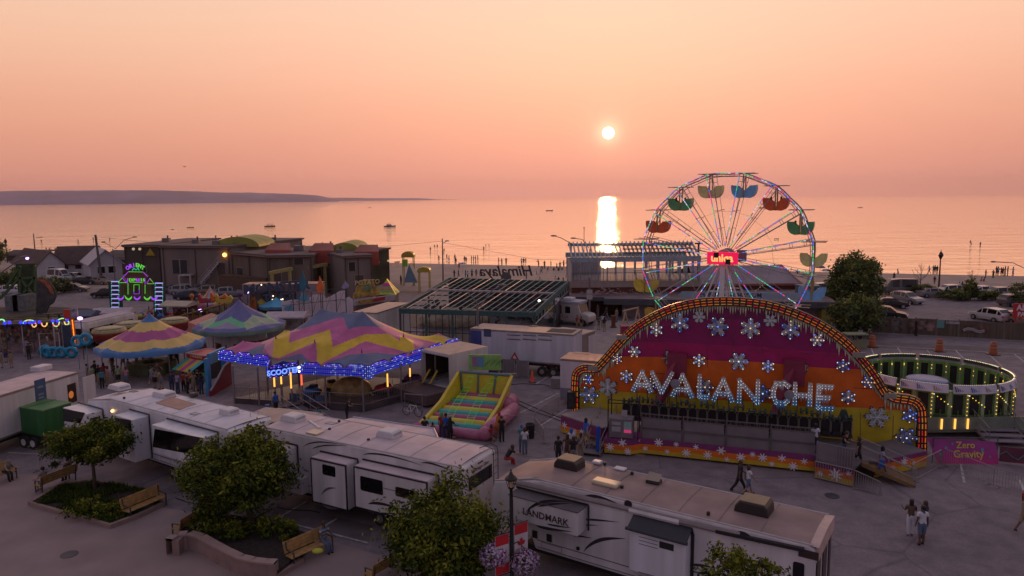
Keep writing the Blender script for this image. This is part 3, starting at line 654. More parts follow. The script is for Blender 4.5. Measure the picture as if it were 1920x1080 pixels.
for i in range(15):x=.05+i*(RL-.1)/14;m.tube([(x,-.05,.1),(x,-.05,1.0)],.018,4)
m.tube([(0,-.05,1.0),(RL,-.05,1.0)],.03,5);m.tube([(0,-.05,.1),(RL,-.05,.1)],.03,5)
m.xf(RM);m.build('barred_rail',railm,a_)
m=MB()
for i,(x,z,r)in enumerate([(.3,.35,.18),(1.1,.5,.36),(1.75,.7,.16)]):stencil(m,x,z,r,-.02,i+1,RM)
m.build('stencil_snowflakes',snow_m,a_)
m=MB();m.box(0,RL,.1,3.5,.9,.98);m.xf(RM);m.build('deck',deckm,AV)
m=MB();m.box(.05,RL-.05,.12,.15,1.1,2.0);m.box(.0,.07,.1,.2,.98,2.1);m.box(RL-.07,RL,.1,.2,.98,2.1);m.box(.07,RL-.07,.1,.18,2.0,2.06);m.xf(RM);m.build('railing_panel',ptd,AV)
m=MB()
for i in range(7):x=RL*.55+i*.14;m.tube([(x,.08,1.0),(x,.08,2.0)],.015,4)
m.xf(RM);m.build('barred_rail',railm,AV)
m1,m2=MB(),MB();q0=AP.loc(G(1712,905));q1=AP.loc(G(1612,893));stairs(m1,m2,q0,q1,1.5,7,0,.98)
st_=m1.build('steps',M('worn amber tread',(.20,.12,.05),.7),AV);m2.build('handrail',railm,st_)
m=MB()
for i in range(13):p=AP.loc(G(1600+i*4.4,917+i*1.1));m.tube([p,p+Z3*(1.05-.05*i*.6)],.016,4)
a=AP.loc(G(1600,917));b=AP.loc(G(1650,928));m.tube([a+Z3*1.05,b+Z3*.7,b+Z3*.05],.025,5);m.tube([a+Z3*.05,b+Z3*.05],.025,5);m.build('barred_rail',railm,AV)
QP=Pl(G(1640,897),G(1737,876));o6=AP.loc((QP.o.x,QP.o.y,0));QM=Matrix.Translation(o6)@Matrix.Rotation(QP.rz-AP.rz,4,'Z');QL=QP.L
m=MB();m.box(0,QL,0,.07,.05,.95);m.xf(QM);a_=m.build('skirt_panel',skm,AV)
m=MB();m.box(0,QL,.08,2.2,.9,.96);m.xf(QM);m.build('deck',deckm,AV)
m=MB()
for i,(x,z,r)in enumerate([(.5,.5,.22),(1.3,.3,.25),(2.2,.62,.27),(2.9,.4,.2)]):stencil(m,min(x,QL-.3),z,r,-.02,i,QM)
m.build('stencil_snowflakes',snow_m,a_)
m=MB();m.prism([(-.3,0),(.35,0),(.15,.55),(-.1,.55)],AP.hit(1582,760,-2)[0]*X3+Y3*-2.2+Z3*2.35,X3,Z3,.3);m.build('gondola_end',har,AV)
# travel trailers in the foreground
gel_w=M('white gelcoat',(.72,.71,.75),.35,var=.12,sc_=.5,streak=True);gel_p=M('pinkish white gelcoat',(.66,.62,.62),.4,var=.13,sc_=.5,streak=True)
roof_w=M('white rubber roof',(.70,.66,.70),.65,var=.10,sc_=1.2);roof_p=M('dusty rose roof membrane',(.60,.49,.50),.7,var=.12,sc_=1.0);roof_t=M('dirty taupe roof membrane',(.30,.215,.20),.75,var=.18,sc_=.8)
trimk=M('black trim',(.02,.018,.02),.4);decal=M('dark swoosh decal',(.035,.03,.035),.35);decalb=M('grey swoosh decal',(.16,.13,.15),.35);acw=M('white air conditioner shell',(.62,.60,.62),.45,var=.05);ack=M('black vent louvre',(.03,.022,.022),.5)
def swoosh(mb,P,a,b,bow,th,y=-.012,n=14,mi=0,z0=0):
 """a curved tapering decal from pixel a to pixel b on the side plane"""
 (x0,z0_),(x1,z1)=P.hit(*a,y),P.hit(*b,y);up,lo=[],[]
 for i in range(n+1):
  f=i/n;x=x0+(x1-x0)*f;z=z0_+(z1-z0_)*f+bow*math.sin(math.pi*min(1,f**.7));t_=th*(math.sin(math.pi*f**.6)*.5+.02)
  up.append((x,z+t_));lo.append((x,z-t_))
 o=len(mb.v);mb.prism(up+lo[::-1],(0,y,0),X3,Z3,.006,mi)
def rvbody(P,W,H,zb,roofm,sidem,root,nose=1.2,drop=.5,tail=.0,roofz=None):
 L=P.L
 prof=[(0,zb+.9),(-.05,H-drop-.6),(.12,H-drop),(nose,H-.08),(nose+.5,H),(L-.25,H),(L,H-.12),(L+.02,zb+.1),(L-.1,zb),(2.2,zb),(2.0,zb+.5),(.2,zb+.55)]
 m=MB();m.prism(prof,(0,0,0),X3,Z3,W);b=m.build('body',sidem,root);bevel(b,.09,2,35)
 m=MB();xs=[.2,nose*.6,nose,nose+.6]+[nose+.6+(L-.2-nose-.6)*i/8 for i in range(1,9)];ny=6;vs=[]
 for x in xs:
  zt=(H-drop)+(H-.08-(H-drop))*min(1,max(0,(x-.12)/(nose-.12)))if x<nose else H
  for j in range(ny+1):y=.1+(W-.2)*j/ny;vs.append((x,y,zt+.018+.06*math.sin(math.pi*j/ny)))
 m.add(vs,[(i*(ny+1)+j,(i+1)*(ny+1)+j,(i+1)*(ny+1)+j+1,i*(ny+1)+j+1)for i in range(len(xs)-1)for j in range(ny)])
 m.build('roof',roofm,root,smooth=True)
 for i in range(1,int((L-nose)/1.5)):m=MB();x=nose+.3+i*1.5;m.tube([(x,.1+(W-.2)*j/6,H+.03+.06*math.sin(math.pi*j/6))for j in range(7)],.012,4);m.build('roof_seam',roofm,root)
 m=MB();m.box(2.3,L-.15,-.012,-.002,zb+.42,zb+.455);m.box(2.3,L-.15,-.012,-.002,zb+.12,zb+.15);m.build('pinstripe',M('taupe pinstripe',(.16,.13,.14),.5),root)
 for x in(2.5,L*.55,L-1.6):
  m=MB();m.box(x,x+1.0,-.010,-.002,zb+.17,zb+.40);h_=m.build('storage_door',M('grey hatch outline',(.30,.27,.28),.5),root);m=MB();m.box(x+.03,x+.97,-.016,-.0105,zb+.19,zb+.38);m.build('door_face',sidem,h_)
 m=MB();m.tube([(.15,.05,H-drop+.02),(nose,.05,H-.02),(nose+.4,.05,H+.0),(L-.1,.05,H+.0)],.04,6);m.tube([(.15,W-.05,H-drop+.02),(nose,W-.05,H-.02),(nose+.4,W-.05,H),(L-.1,W-.05,H)],.04,6);m.build('roof_edge',M('pale roof edge',(.5,.45,.44),.5),root)
 m=MB()
 for y in(.25,W-.25):
  for x in(L*.62,L*.62+.95):
   mm=MB();mm.tube([(x,y-.12,.38),(x,y+.12,.38)],.38,18);wl=mm.build('wheel',rubber,root);mm=MB();mm.tube([(x,y-.135,.38),(x,y+.135,.38)],.2,12);mm.build('rim',chrome,wl)
 m.box(1.5,L-.4,.3,W-.3,zb-.28,zb-.01);m.build('chassis',trimk,root)
def winbox(m,x0,x1,y,z0,z1,r=.08,th=.02):
 pts=[]
 for cx,cz,a0 in((x1-r,z1-r,0),(x0+r,z1-r,90),(x0+r,z0+r,180),(x1-r,z0+r,270)):
  for k in range(4):t_=R(a0+30*k);pts.append((cx+r*math.cos(t_),cz+r*math.sin(t_)))
 m.prism(pts,(0,y,0),X3,Z3,th)
def slide(P,root,a,b,off,sidem,trim=True,roofm=None,wins=(),body_y=0.0):
 x0,x1,z0,z1=P.rect(a,b,-off)
 m=MB();m.box(x0,x1,-off,body_y-.0,z0,z1);s_=m.build('slide_out',sidem,root);bevel(s_,.03,1)
 if trim:
  m=MB();e=.055
  for q in((x0,x0+e,z0+e,z1-e),(x1-e,x1,z0+e,z1-e),(x0,x1,z0,z0+e),(x0,x1,z1-e,z1)):m.box(q[0],q[1],-off-.025,-off+.06,q[2],q[3])
  m.build('trim',trimk,s_)
 if roofm:m=MB();m.box(x0+.04,x1-.04,-off+.04,-.01,z1+.001,z1+.03);m.build('slide_top',roofm,s_)
 m=MB();m.box(x0-.08,x1+.10,-.04,-.004,z1+.05,z1+.12);m.box(x1+.06,x1+.13,-.04,-.004,z0,z1+.05);m.build('seal_frame',trimk,root)
 for wa,wb in wins:
  m=MB();u0,u1,v0,v1=P.rect(wa,wb,-off-.01);winbox(m,u0,u1,-off-.012,v0,v1);m.build('window',glass,s_)
 return s_,(x0,x1,z0,z1)
def ac(P,root,px,py,L=1.0,W=.75,h=.36,H=3.9,dark=False,rot=0):
 p=P.loc(G(px,py,H));m=MB();pts=[(-L/2,0),(L/2,0),(L/2*.92,h*.8),(L/2*.75,h),(-L/2*.7,h),(-L/2*.95,h*.55)]
 m.prism(pts,(0,-W/2,0),X3,Z3,W,0);o=m.build('air_conditioner',ack if dark else acw,root,p+Z3*.05,(0,0,rot));bevel(o,.05,2,30)
 m=MB();
 if dark:m.box(-L*.36,L*.38,-W*.44,W*.44,h+.001,h+.03);m.build('cover_top',M('faded tan cover',(.33,.25,.15),.7),o)
 else:
  m.box(-L/2-.03,L/2+.03,-W/2-.03,W/2+.03,-.04,.0)
  for i in range(5):m.box(L/2*.93,L/2*.96,-W*.4,W*.4,.04+.05*i,.055+.05*i)
  m.build('louvre',M('grey louvre',(.2,.2,.22),.6),o)
 return o
def vent(P,root,px,py,sx,sy,h,mat_,H=3.9,name='roof_vent'):
 p=P.loc(G(px,py,H));m=MB();m.box(-sx/2,sx/2,-sy/2,sy/2,0,h);o=m.build(name,mat_,root,p+Z3*.045);bevel(o,min(sx,sy,h*2)*.2,2);return o
 # right hand trailer
LP_=Pl(G(922,880,3.8),G(1530,1028,3.8));LM_=TP('fifth_wheel_trailer','long cream fifth wheel trailer with dusty brown roof and LANDMARK on its side','travel trailer',LP_,'travel trailers parked in the row');H1=3.85
rvbody(LP_,2.9,H1,.75,roof_t,gel_p,LM_,nose=2.1,drop=.55)
s1,q=slide(LP_,LM_,(953,928),(1083,1007),.75,gel_p,trim=False,wins=())
m=MB();x0,x1,z0,z1=q;m.box(x0,x1+.02,-.78,-.02,z1+.002,z1+.04);m.build('slide_top',M('dark grey awning fabric',(.12,.10,.11),.7),s1)
m=MB();x,z=LP_.hit(1022,972,-.76);put_text(m,'LANDMARK',(x,-.762,z-.07),X3,Z3,.40,.012,.008);m.build('lettering',M('brown lettering',(.06,.045,.05),.4),s1)
m=MB();swoosh(m,LP_,(985,962),(1075,942),.30,.14,-.765);swoosh(m,LP_,(1008,950),(1072,944),.05,.10,-.775);swoosh(m,LP_,(1005,985),(1072,997),-.05,.12,-.765);swoosh(m,LP_,(1025,982),(1072,990),-.02,.07,-.775);m.build('swoosh',decal,s1)
s2,q=slide(LP_,LM_,(1180,985),(1284,1100),.55,gel_w,trim=False)
x0,x1,z0,z1=q;m=MB();m.prism([(-.60,z1-.12),(-.02,z1+.22),(-.02,z1+.27),(-.66,z1-.07)],(x0-.05,0,0),Y3,Z3,-(x1-x0+.1));m.tube([(x0-.1,-.66,z1-.08),(x1+.1,-.66,z1-.08)],.07,8);m.build('awning',M('black awning fabric',(.035,.035,.045),.6),s2)
m=MB()
for i in range(3):
 for zz in(z1-.35-.14*i,z1-1.75-.14*i):m.box(x0+.4,x0+1.15,-.558,-.551,zz,zz+.025)
m.build('louvre',M('blue grey louvre',(.12,.13,.22),.5),s2)
m=MB();m.box(x1-1.0,x1-.45,-.565,-.551,z1-.55,z1-.3);m.build('hatch',trimk,s2)
m=MB();m.box(x1+.02,x1+.08,-.05,-.004,z0,z1+.2);m.build('seal_frame',trimk,s2)
m=MB();swoosh(m,LP_,(1090,935),(1160,945),.18,.12);swoosh(m,LP_,(1090,974),(1160,979),.02,.08);swoosh(m,LP_,(1090,984),(1122,985),0,.05);m.build('swoosh',decal,LM_)
m=MB();swoosh(m,LP_,(1094,1035),(1172,1010),.28,.16);swoosh(m,LP_,(1075,1005),(1110,1009),.02,.07);swoosh(m,LP_,(1292,1060),(1345,1066),.05,.1);swoosh(m,LP_,(1230,1068),(1330,1076),.05,.08,-.02);m.build('swoosh',decal,LM_)
m=MB();swoosh(m,LP_,(1380,1000),(1425,1020),.12,.12);swoosh(m,LP_,(1395,1012),(1500,1030),.03,.07);m.build('swoosh',decal,LM_)
x0,z0=LP_.hit(1342,996,-.1);x1,z1=LP_.hit(1525,1037,-.1)
m=MB();m.beam((x0,-.08,z0),(x1-.3,-.08,z1+.02),.14,.12);m.build('awning_rail',trimk,LM_)
m=MB();m.box(x0+2.8,x1+.15,-.02,-.003,z1-.28,z1+.0);m.build('stripe',M('dark brown stripe',(.05,.03,.032),.4),LM_)
for a,b in(((1487,1052),(1507,1095)),((1405,1048),(1450,1070))):
 m=MB();u0,u1,v0,v1=LP_.rect(a,b,-.01);winbox(m,u0,u1,-.015,v0,v1);m.build('window',glass,LM_)
m=MB()
for px,py in((1003,999),(1030,1006)):
 x,z=LP_.hit(px,py);m.box(x-.12,x+.12,-.03,-.002,z-.22,z+.1)
m.build('utility_hatch',trimk,LM_)
m=MB();x,z=LP_.hit(1178,945);m.tube([(x,-.03,z),(x,0,z)],.16,16);x,z=LP_.hit(1084,1028);m.tube([(x,-.04,z),(x,0,z)],.08,12);m.build('marker_light',trimk,LM_)
LL=LP_.L
m=MB();m.prism([(0.0,H1-.02),(2.9,H1-.02),(2.7,H1+.02),(1.4,H1+.10),(.2,H1+.02)],(LL+.10,0,0),Y3,Z3,.3)
m.box(LL+.0,LL+.10,.05,2.85,H1-.5,H1-.03);m.build('rear_cap',M('pinkish tan rear cap',(.55,.40,.36),.5),LM_)
m=MB();m.box(LL+.025,LL+.05,.12,.75,.9,3.2);m.box(LL+.025,LL+.05,1.2,1.9,.9,3.2);m.box(LL+.025,LL+.05,2.3,2.65,.9,3.2);m.build('stripe',M('dark brown stripe',(.05,.03,.032),.4),LM_)
ac(LP_,LM_,1068,878,1.15,.85,.42,H1,True);ac(LP_,LM_,1414,960,1.25,.95,.45,H1,True)
v=vent(LP_,LM_,1226,908,.6,.45,.18,ack,H1);m=MB();m.add([(-.3,-.25,.19),(.3,-.22,.19),(.25,.25,.34),(-.3,.25,.36)],[(0,1,2,3)]);m.build('lid',M('smoked lid',(.3,.24,.18),.4),v)
vent(LP_,LM_,1137,911,1.15,.55,.18,M('cream skylight dome',(.60,.50,.34),.3),H1,'skylight')
vent(LP_,LM_,1120,871,.4,.35,.14,acw,H1);vent(LP_,LM_,1163,882,.5,.35,.08,acw,H1)
for px,py in((1134,874),(1185,892),(1166,918),(1328,968)):vent(LP_,LM_,px,py,.12,.12,.14,ack,H1,'vent_pipe')
m=MB();m.tube([(1.0,.0,H1-.35),(LL-2.5,.0,H1-.25)],.12,8);m.build('rolled_awning',M('rolled awning fabric',(.27,.22,.22),.7),LM_)
x,z=LP_.hit(1225,968,-.1);m=MB();m.tube([(x-1.0,-.005,H1-.32),(x+1.0,-.005,H1-.30)],.135,8);m.build('awning_patch',gel_p,LM_)
# middle trailer
MP_=Pl(G(484,801,3.75),G(866,880,3.75));MM=TP('fifth_wheel_trailer','cream trailer with pale pink roof and black edged slide-outs, middle of the three long trailers','travel trailer',MP_,'travel trailers parked in the row');H2=3.8
rvbody(MP_,2.9,H2,.8,roof_p,gel_p,MM,nose=.5,drop=.12)
sa,q=slide(MP_,MM,(582,858),(652,958),.75,gel_p,roofm=roof_p,wins=(((604,870),(629,895)),))
m=MB();swoosh(m,MP_,(603,928),(630,915),.16,.12,-.765);swoosh(m,MP_,(600,940),(640,953),-.18,.10,-.765);m.build('swoosh',decalb,sa)
sb,q=slide(MP_,MM,(663,874),(803,986),.75,gel_p,roofm=roof_p,wins=(((675,892),(718,929)),((741,912),(785,940))))
m=MB();u0,u1,v0,v1=MP_.rect((718,915),(742,921),-.77);m.box(u0,u1,-.775,-.752,v0+.02,v1);m.build('stripe',decal,sb)
m=MB();swoosh(m,MP_,(690,945),(755,956),.12,.13,-.765);swoosh(m,MP_,(690,958),(755,962),-.08,.09,-.775);m.build('swoosh',decal,sb)
sc_l,q=slide(MP_,MM,(500,838),(537,895),.75,gel_p,roofm=roof_p)
m=MB();swoosh(m,MP_,(568,838),(650,835),.22,.06);swoosh(m,MP_,(585,842),(652,836),.12,.06,-.02);swoosh(m,MP_,(680,853),(790,872),.18,.08);swoosh(m,MP_,(790,868),(850,884),.10,.08);m.build('swoosh',decal,MM)
m=MB()
for i,(a,b)in enumerate((((536,893),(540,893)),((560,897),(580,901)))):pass
m.box(MP_.hit(545,895)[0],MP_.hit(578,900)[0],-.45,-.02,.9,1.7);m.build('storage_box',gel_p,MM)
x,z=MP_.hit(574,884);m=MB();put_text(m,'Heri',(x,-.006,z),X3,Z3,.18,.004,.006,shear=.3);m.build('lettering',M('brown lettering',(.06,.045,.05),.4),MM)
ac(MP_,MM,550,790,1.15,.8,.36,H2);ac(MP_,MM,730,820,1.1,.8,.36,H2)
vent(MP_,MM,591,813,.75,.6,.07,M('cream skylight dome',(.60,.50,.34),.3),H2,'skylight');vent(MP_,MM,621,796,.6,.4,.06,M('grey vent lid',(.35,.33,.36),.5),H2)
m=MB();a,b=MP_.loc(G(580,792,H2)),MP_.loc(G(600,806,H2));m.beam(a+Z3*.1,b+Z3*.1,.12,.06);m.build('antenna_arm',acw,MM)
for px,py in((636,793),(618,808),(691,828)):vent(MP_,MM,px,py,.12,.12,.12,ack,H2,'vent_pipe')
ML=MP_.L
m=MB();m.add([(ML+.04,.5,H2-1.25),(ML+.04,2.5,H2-1.25),(ML+.04,2.5,H2-.62),(ML+.04,.5,H2-.62)],[(0,1,2,3)]);m.build('window',glass,MM)
m=MB();put_text(m,'Heritage Glen',(ML+.035,1.5,H2-.5),Y3,Z3,.24,.0,.008,shear=.3);m.build('lettering',M('brown lettering',(.06,.045,.05),.4),MM)
m=MB()
for y in(.35,1.3,1.45,1.6,2.6):m.box(ML+.02,ML+.05,y,y+.09,H2-.25,H2-.19)
m.build('marker_light',trimk,MM)
m=MB()
for y in(2.45,2.85):m.tube([(ML+.16,y,1.0),(ML+.16,y,H2-.1),(ML+.1,y,H2+.12),(ML-.25,y,H2+.2),(ML-.6,y,H2+.05)],.02,5)
for i in range(9):m.tube([(ML+.16,2.45,1.1+.32*i),(ML+.16,2.85,1.1+.32*i)],.015,4)
m.build('ladder',trimk,MM)
# left trailer
LRP=Pl(G(200,747,3.8),G(427,807,3.8));LRP=Pl(LRP.o-LRP.u*2.4,LRP.o+LRP.u*LRP.L);LR=TP('fifth_wheel_trailer','white trailer with a tan panel on its white roof, beside the green bin','travel trailer',LRP,'travel trailers parked in the row');H3=3.8
rvbody(LRP,2.75,H3,.8,roof_w,gel_w,LR,nose=2.6,drop=.45)
def slantwin(P,root,pts,off):
 q=[P.hit(px,py,-off-.01)for px,py in pts];m=MB();m.prism(q,(0,-off-.012,0),X3,Z3,.02);m.build('window',glass,root)
s_,q=slide(LRP,LR,(118,764),(165,815),.95,gel_w,trim=False);slantwin(LRP,s_,[(118,766),(159,774),(150,794),(118,789)],.95)
x0,x1,z0,z1=q;m=MB();m.add([(x1+.006,-.85,z1-.85),(x1+.006,-.2,z1-.85),(x1+.006,-.15,z1-.3),(x1+.006,-.75,z1-.3)],[(0,1,2,3)]);m.build('window',glass,s_)
s_,q=slide(LRP,LR,(214,778),(254,868),.95,gel_w,trim=False);slantwin(LRP,s_,[(216,783),(245,788),(247,809),(216,803)],.95);slantwin(LRP,s_,[(216,818),(246,824),(247,832),(217,827)],.95)
s_,q=slide(LRP,LR,(284,796),(380,878),.95,gel_w,trim=False);slantwin(LRP,s_,[(290,804),(380,821),(376,855),(286,838)],.95)
ac(LRP,LR,224,731,1.3,.8,.34,H3);ac(LRP,LR,308,745,1.3,.8,.34,H3);ac(LRP,LR,430,778,.95,.7,.34,H3)
vent(LRP,LR,363,746,.45,.4,.28,M('tan topped black vent',(.05,.045,.035),.5),H3);vent(LRP,LR,251,736,.55,.35,.05,M('mauve vent lid',(.2,.14,.16),.5),H3);vent(LRP,LR,366,778,.55,.35,.06,M('grey vent lid',(.35,.33,.36),.5),H3);vent(LRP,LR,233,749,.12,.12,.12,ack,H3,'vent_pipe')
m=MB();c=[LRP.loc(G(px,py,H3))+Z3*(.10 if i!=9 else .3)for i,(px,py)in enumerate(((292,758),(337,771),(368,760),(323,747)))]
m.add(c+[p-Z3*.05 for p in c],[(0,1,2,3),(7,6,5,4),(0,4,5,1),(1,5,6,2),(2,6,7,3),(3,7,4,0)]);m.build('roof_panel',M('tan plywood panel',(.42,.26,.20),.7),LR)
LLr=LRP.L;m=MB()
for y in(.5,1.0,1.6,2.1,2.6):m.box(LLr+.02,LLr+.05,y,y+.12,H3-.5+.15*math.sin(y),H3-.42+.15*math.sin(y))
m.build('marker_light',trimk,LR)
m=MB();m.tube([(LLr-.8,2.0,H3+.03),(LLr-.8,2.0,H3+.3),(LLr-.1,2.0,H3+.3)],.02,5);m.tube([(LLr-.8,2.5,H3+.03),(LLr-.8,2.5,H3+.3),(LLr-.1,2.5,H3+.3)],.02,5);m.build('ladder_rail',chrome,LR)
m=MB();x,z=LRP.hit(213,770);m.sph((x,-.08,z),.09,8);m.build('porch_light',E('warm porch light',(1,.55,.2),3.5),LR)
# cargo trailers
def cargo(name,label,P,W,H,zb=.9,mat_=None,roofm=None,cat='trailer',wheels=True,group='white show trailers'):
 t=TP(name,label,cat,P,group);L=P.L;mat_=mat_ or offwhite
 m=MB();m.box(0,L,0,W,zb,H);b=m.build('body',mat_,t);bevel(b,.05,2)
 m=MB();m.box(.06,L-.06,.06,W-.06,H+.002,H+.03);m.build('roof',roofm or M('tan trailer roof with painted sunlight',(.46,.34,.27),.6,var=.1),t)  # default tan has low sunlight painted into the roof colour
 m=MB();m.box(-.02,L+.02,-.02,.03,H-.12,H+.012);m.box(-.02,.03,.03,W,H-.12,H+.012);m.box(L-.03,L+.02,.03,W,H-.12,H+.012);m.box(-.02,L+.02,-.02,.03,zb,zb+.12);m.build('edge_trim',M('aluminium edge',(.34,.30,.29),.4,.7),t)
 if wheels:
  m=MB();m.box(.3,L-.3,.3,W-.3,zb-.3,zb-.01);m.build('chassis',trimk,t)
  for x in(L*.7,L*.7+1.05):
   for y in(.2,W-.2):
    m=MB();m.tube([(x,y-.12,.45),(x,y+.12,.45)],.45,16);wl=m.build('wheel',rubber,t);m=MB();m.tube([(x,y-.14,.45),(x,y+.14,.45)],.22,12);m.build('rim',chrome,wl)
 return t
rosew=M('rose white trailer roof',(.60,.46,.46),.6,var=.1)
P=Pl(G(-60,760,3.7),G(146,698,3.7));P=Pl(P.o,P.o+P.u*P.L)
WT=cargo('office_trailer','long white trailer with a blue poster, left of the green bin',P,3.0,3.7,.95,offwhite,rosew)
m=MB();x0,x1,z0,z1=P.rect((64,714),(88,750),-.02);m.box(x0,x1,-.03,-.002,z0,z1);pb_=m.build('poster',M('blue poster',(.05,.10,.20),.5),WT)
m=MB()
for f in(.15,.3,.62):m.box(x0+.2,x1-.2,-.036,-.031,z0+(z1-z0)*f,z0+(z1-z0)*(f+.08))
m.build('poster_text',M('pale poster text',(.25,.28,.30),.5),pb_)
m=MB();x0,x1,z0,z1=P.rect((126,722),(145,752),-.02);m.box(x0,x1,-.012,-.002,z0,z1);dr=m.build('doorway',M('dim interior',(.035,.015,.008),.8),WT);
m=MB();x,z=P.hit(133,740);m.sph((x,-.02,z),.22,10,0,(1,.1,1.2));m.build('lit_gap',E('warm interior lamp',(.9,.25,.05),.35),dr)
m=MB();m.box(P.L+.02,P.L+1.15,-.3,-.25,1.3,3.3);m.build('door',offwhite,WT)
p=P.loc(G(78,695,3.7));m=MB();m.box(-.55,.55,-.4,.4,0,.35);bevel(m.build('air_conditioner',acw,WT,p+Z3*.03),.05)
P=Pl(G(882,618,3.9),G(1090,626,3.9));P=Pl(G(882,616,3.9),G(1075,628,3.9))
BT=cargo('show_trailer','longest white trailer with louvred side panels and a blue front end',P,2.8,3.9,1.2,M('pale blue grey white side',(.55,.55,.62),.5,var=.12,sc_=.6,streak=True))
m=MB();x0,x1,z0,z1=P.rect((882,617),(903,664),-.03);m.box(-.03,x1,-.03,2.0,1.25,3.75);m.build('blue_front',M('deep blue front',(.05,.07,.26),.5),BT)
for i in range(3):
 for j in range(2):m=MB();x0,z1=P.hit(951+i*29,625+j*8+i*.5,-.02);x1,z0=P.hit(976+i*29,630+j*8+i*.5,-.02);m.box(x0,x1,-.02,-.002,z0,z1);o=m.build('louvre_panel',M('louvre panel',(.42,.40,.44),.5),BT);m=MB();m.box(x0,x1,-.03,-.021,z0,z0+.05);m.build('louvre_lip',trimk,o)
m=MB();x,z=P.hit(914,622);m.box(x-.35,x+.35,-.02,-.002,z-.45,z+.25);m.build('logo_plate',M('navy logo plate',(.05,.08,.16),.5),BT)
m=MB();x,z=P.hit(965,668);m.prism([(x-.4,z-.3),(x+.4,z-.3),(x,z+.4)],(0,-.03,0),X3,Z3,.02);o=m.build('warning_triangle',red,BT);m=MB();m.prism([(x-.2,z-.2),(x+.2,z-.2),(x,z+.12)],(0,-.04,0),X3,Z3,.008);m.build('inner_triangle',white,o)
m=MB();m.box(0,P.L*.38,.3,1.6,.1,1.2);m.build('skirt_box',M('grey underbody panel',(.25,.23,.25),.6),BT)
m=MB();m.box(P.L-2.6,P.L-.3,.5,2.2,3.935,3.95);m.build('roof_hatch',M('dark hatch well',(.03,.03,.03),.7),BT)
m=MB();p=P.loc(G(1000,612,3.9));m.tube([(p.x,p.y,3.94),(p.x,p.y,3.95)],.45,16);m.build('roof_stain',M('dark roof stain',(.12,.07,.05),.8),BT)
P=Pl(G(1082,690),G(1135,694));P2=Pl(G(1078,640,3.6),G(1122,622,3.6))
WT2=cargo('box_trailer','taupe box trailer with its white door swung open behind the longest trailer',Pl(G(1080,632,3.4),G(1116,620,3.4)),3.5,3.4,.5,M('taupe door sheet',(.27,.22,.20),.6),wheels=False)
m=MB();m.box(2.2,3.6,-.06,-.01,.7,3.1);m.build('door',offwhite,WT2)
P=Pl(G(1050,673,3.5),G(1145,680,3.5))
ST=cargo('box_trailer','white box trailer with sunset light painted orange on its roof, left of the arched backdrop',P,2.5,3.5,.35,M('pale blue grey white side',(.55,.55,.62),.5),M('roof with painted sunset orange',(.62,.33,.20),.5,var=.05),wheels=False)  # orange of the sunset light is put into the roof colour
m=MB();m.box(.02,P.L-.02,-.008,-.002,.36,1.3);m.build('lower_band',M('blue grey band',(.20,.22,.28),.5),ST);m=MB();p=P.loc(G(1092,663,3.5));m.box(p.x-.6,p.x+.6,p.y-.3,p.y+.3,3.535,3.55);m.build('roof_hatch',M('hatch rim',(.5,.3,.2),.5),ST)
P=Pl(G(790,655,3.6),G(843,666,3.6))
OT=TP('open_box_trailer','open ended white box trailer with yellow parts inside, right of the blue lit tent','trailer',P,'white show trailers');L=P.L;D=4.2
m=MB();m.box(0,L,0,D,3.45,3.6);m.box(0,.12,0,D,1.0,3.45);m.box(L-.12,L,0,D,1.0,3.45);m.box(.12,L-.12,D-.1,D,1.0,3.45);m.box(0,L,0,D,.85,1.0);m.build('body',offwhite,OT)
m=MB();m.box(.03,L-.03,.03,D-.03,3.602,3.62);m.build('roof',M('tan trailer roof with painted sunlight',(.46,.34,.27),.6),OT)
m=MB();m.box(0,.1,-.03,.0,.9,3.5);m.box(L-.1,L,-.03,0,.9,3.5);m.box(.1,L-.1,-.03,0,3.4,3.5);m.build('door_frame',M('pale door frame',(.5,.45,.45),.5),OT)
m=MB();m.box(.13,.16,.3,D-.2,1.1,3.4);m.box(L-.16,L-.13,.3,D-.2,1.1,3.4);m.box(.2,L-.2,D-.15,D-.12,1.1,3.4);m.box(.16,L-.16,.1,D-.2,3.40,3.44);m.build('lining',M('dark brown lining',(.03,.018,.014),.8),OT)
m=MB();m.box(-1.0,L+.2,-2.6,-.05,.85,.95);m.box(-1.0,L+.2,-2.6,-2.5,.2,.85);m.box(L+.1,L+.2,-2.5,-.05,.2,.85);m.box(-1.0,-.9,-2.5,-.05,.2,.85);m.build('platform',M('mauve platform side',(.12,.08,.08),.7),OT)
for i,(x,y,rt)in enumerate(((.5,-.4,.35),(1.2,-.2,.5))):m=MB();m.beam((x,y,1.05),(x+.5*math.cos(rt),y+.4,2.1),.45,.14);bevel(m.build('yellow_panel',yellow,OT),.04)
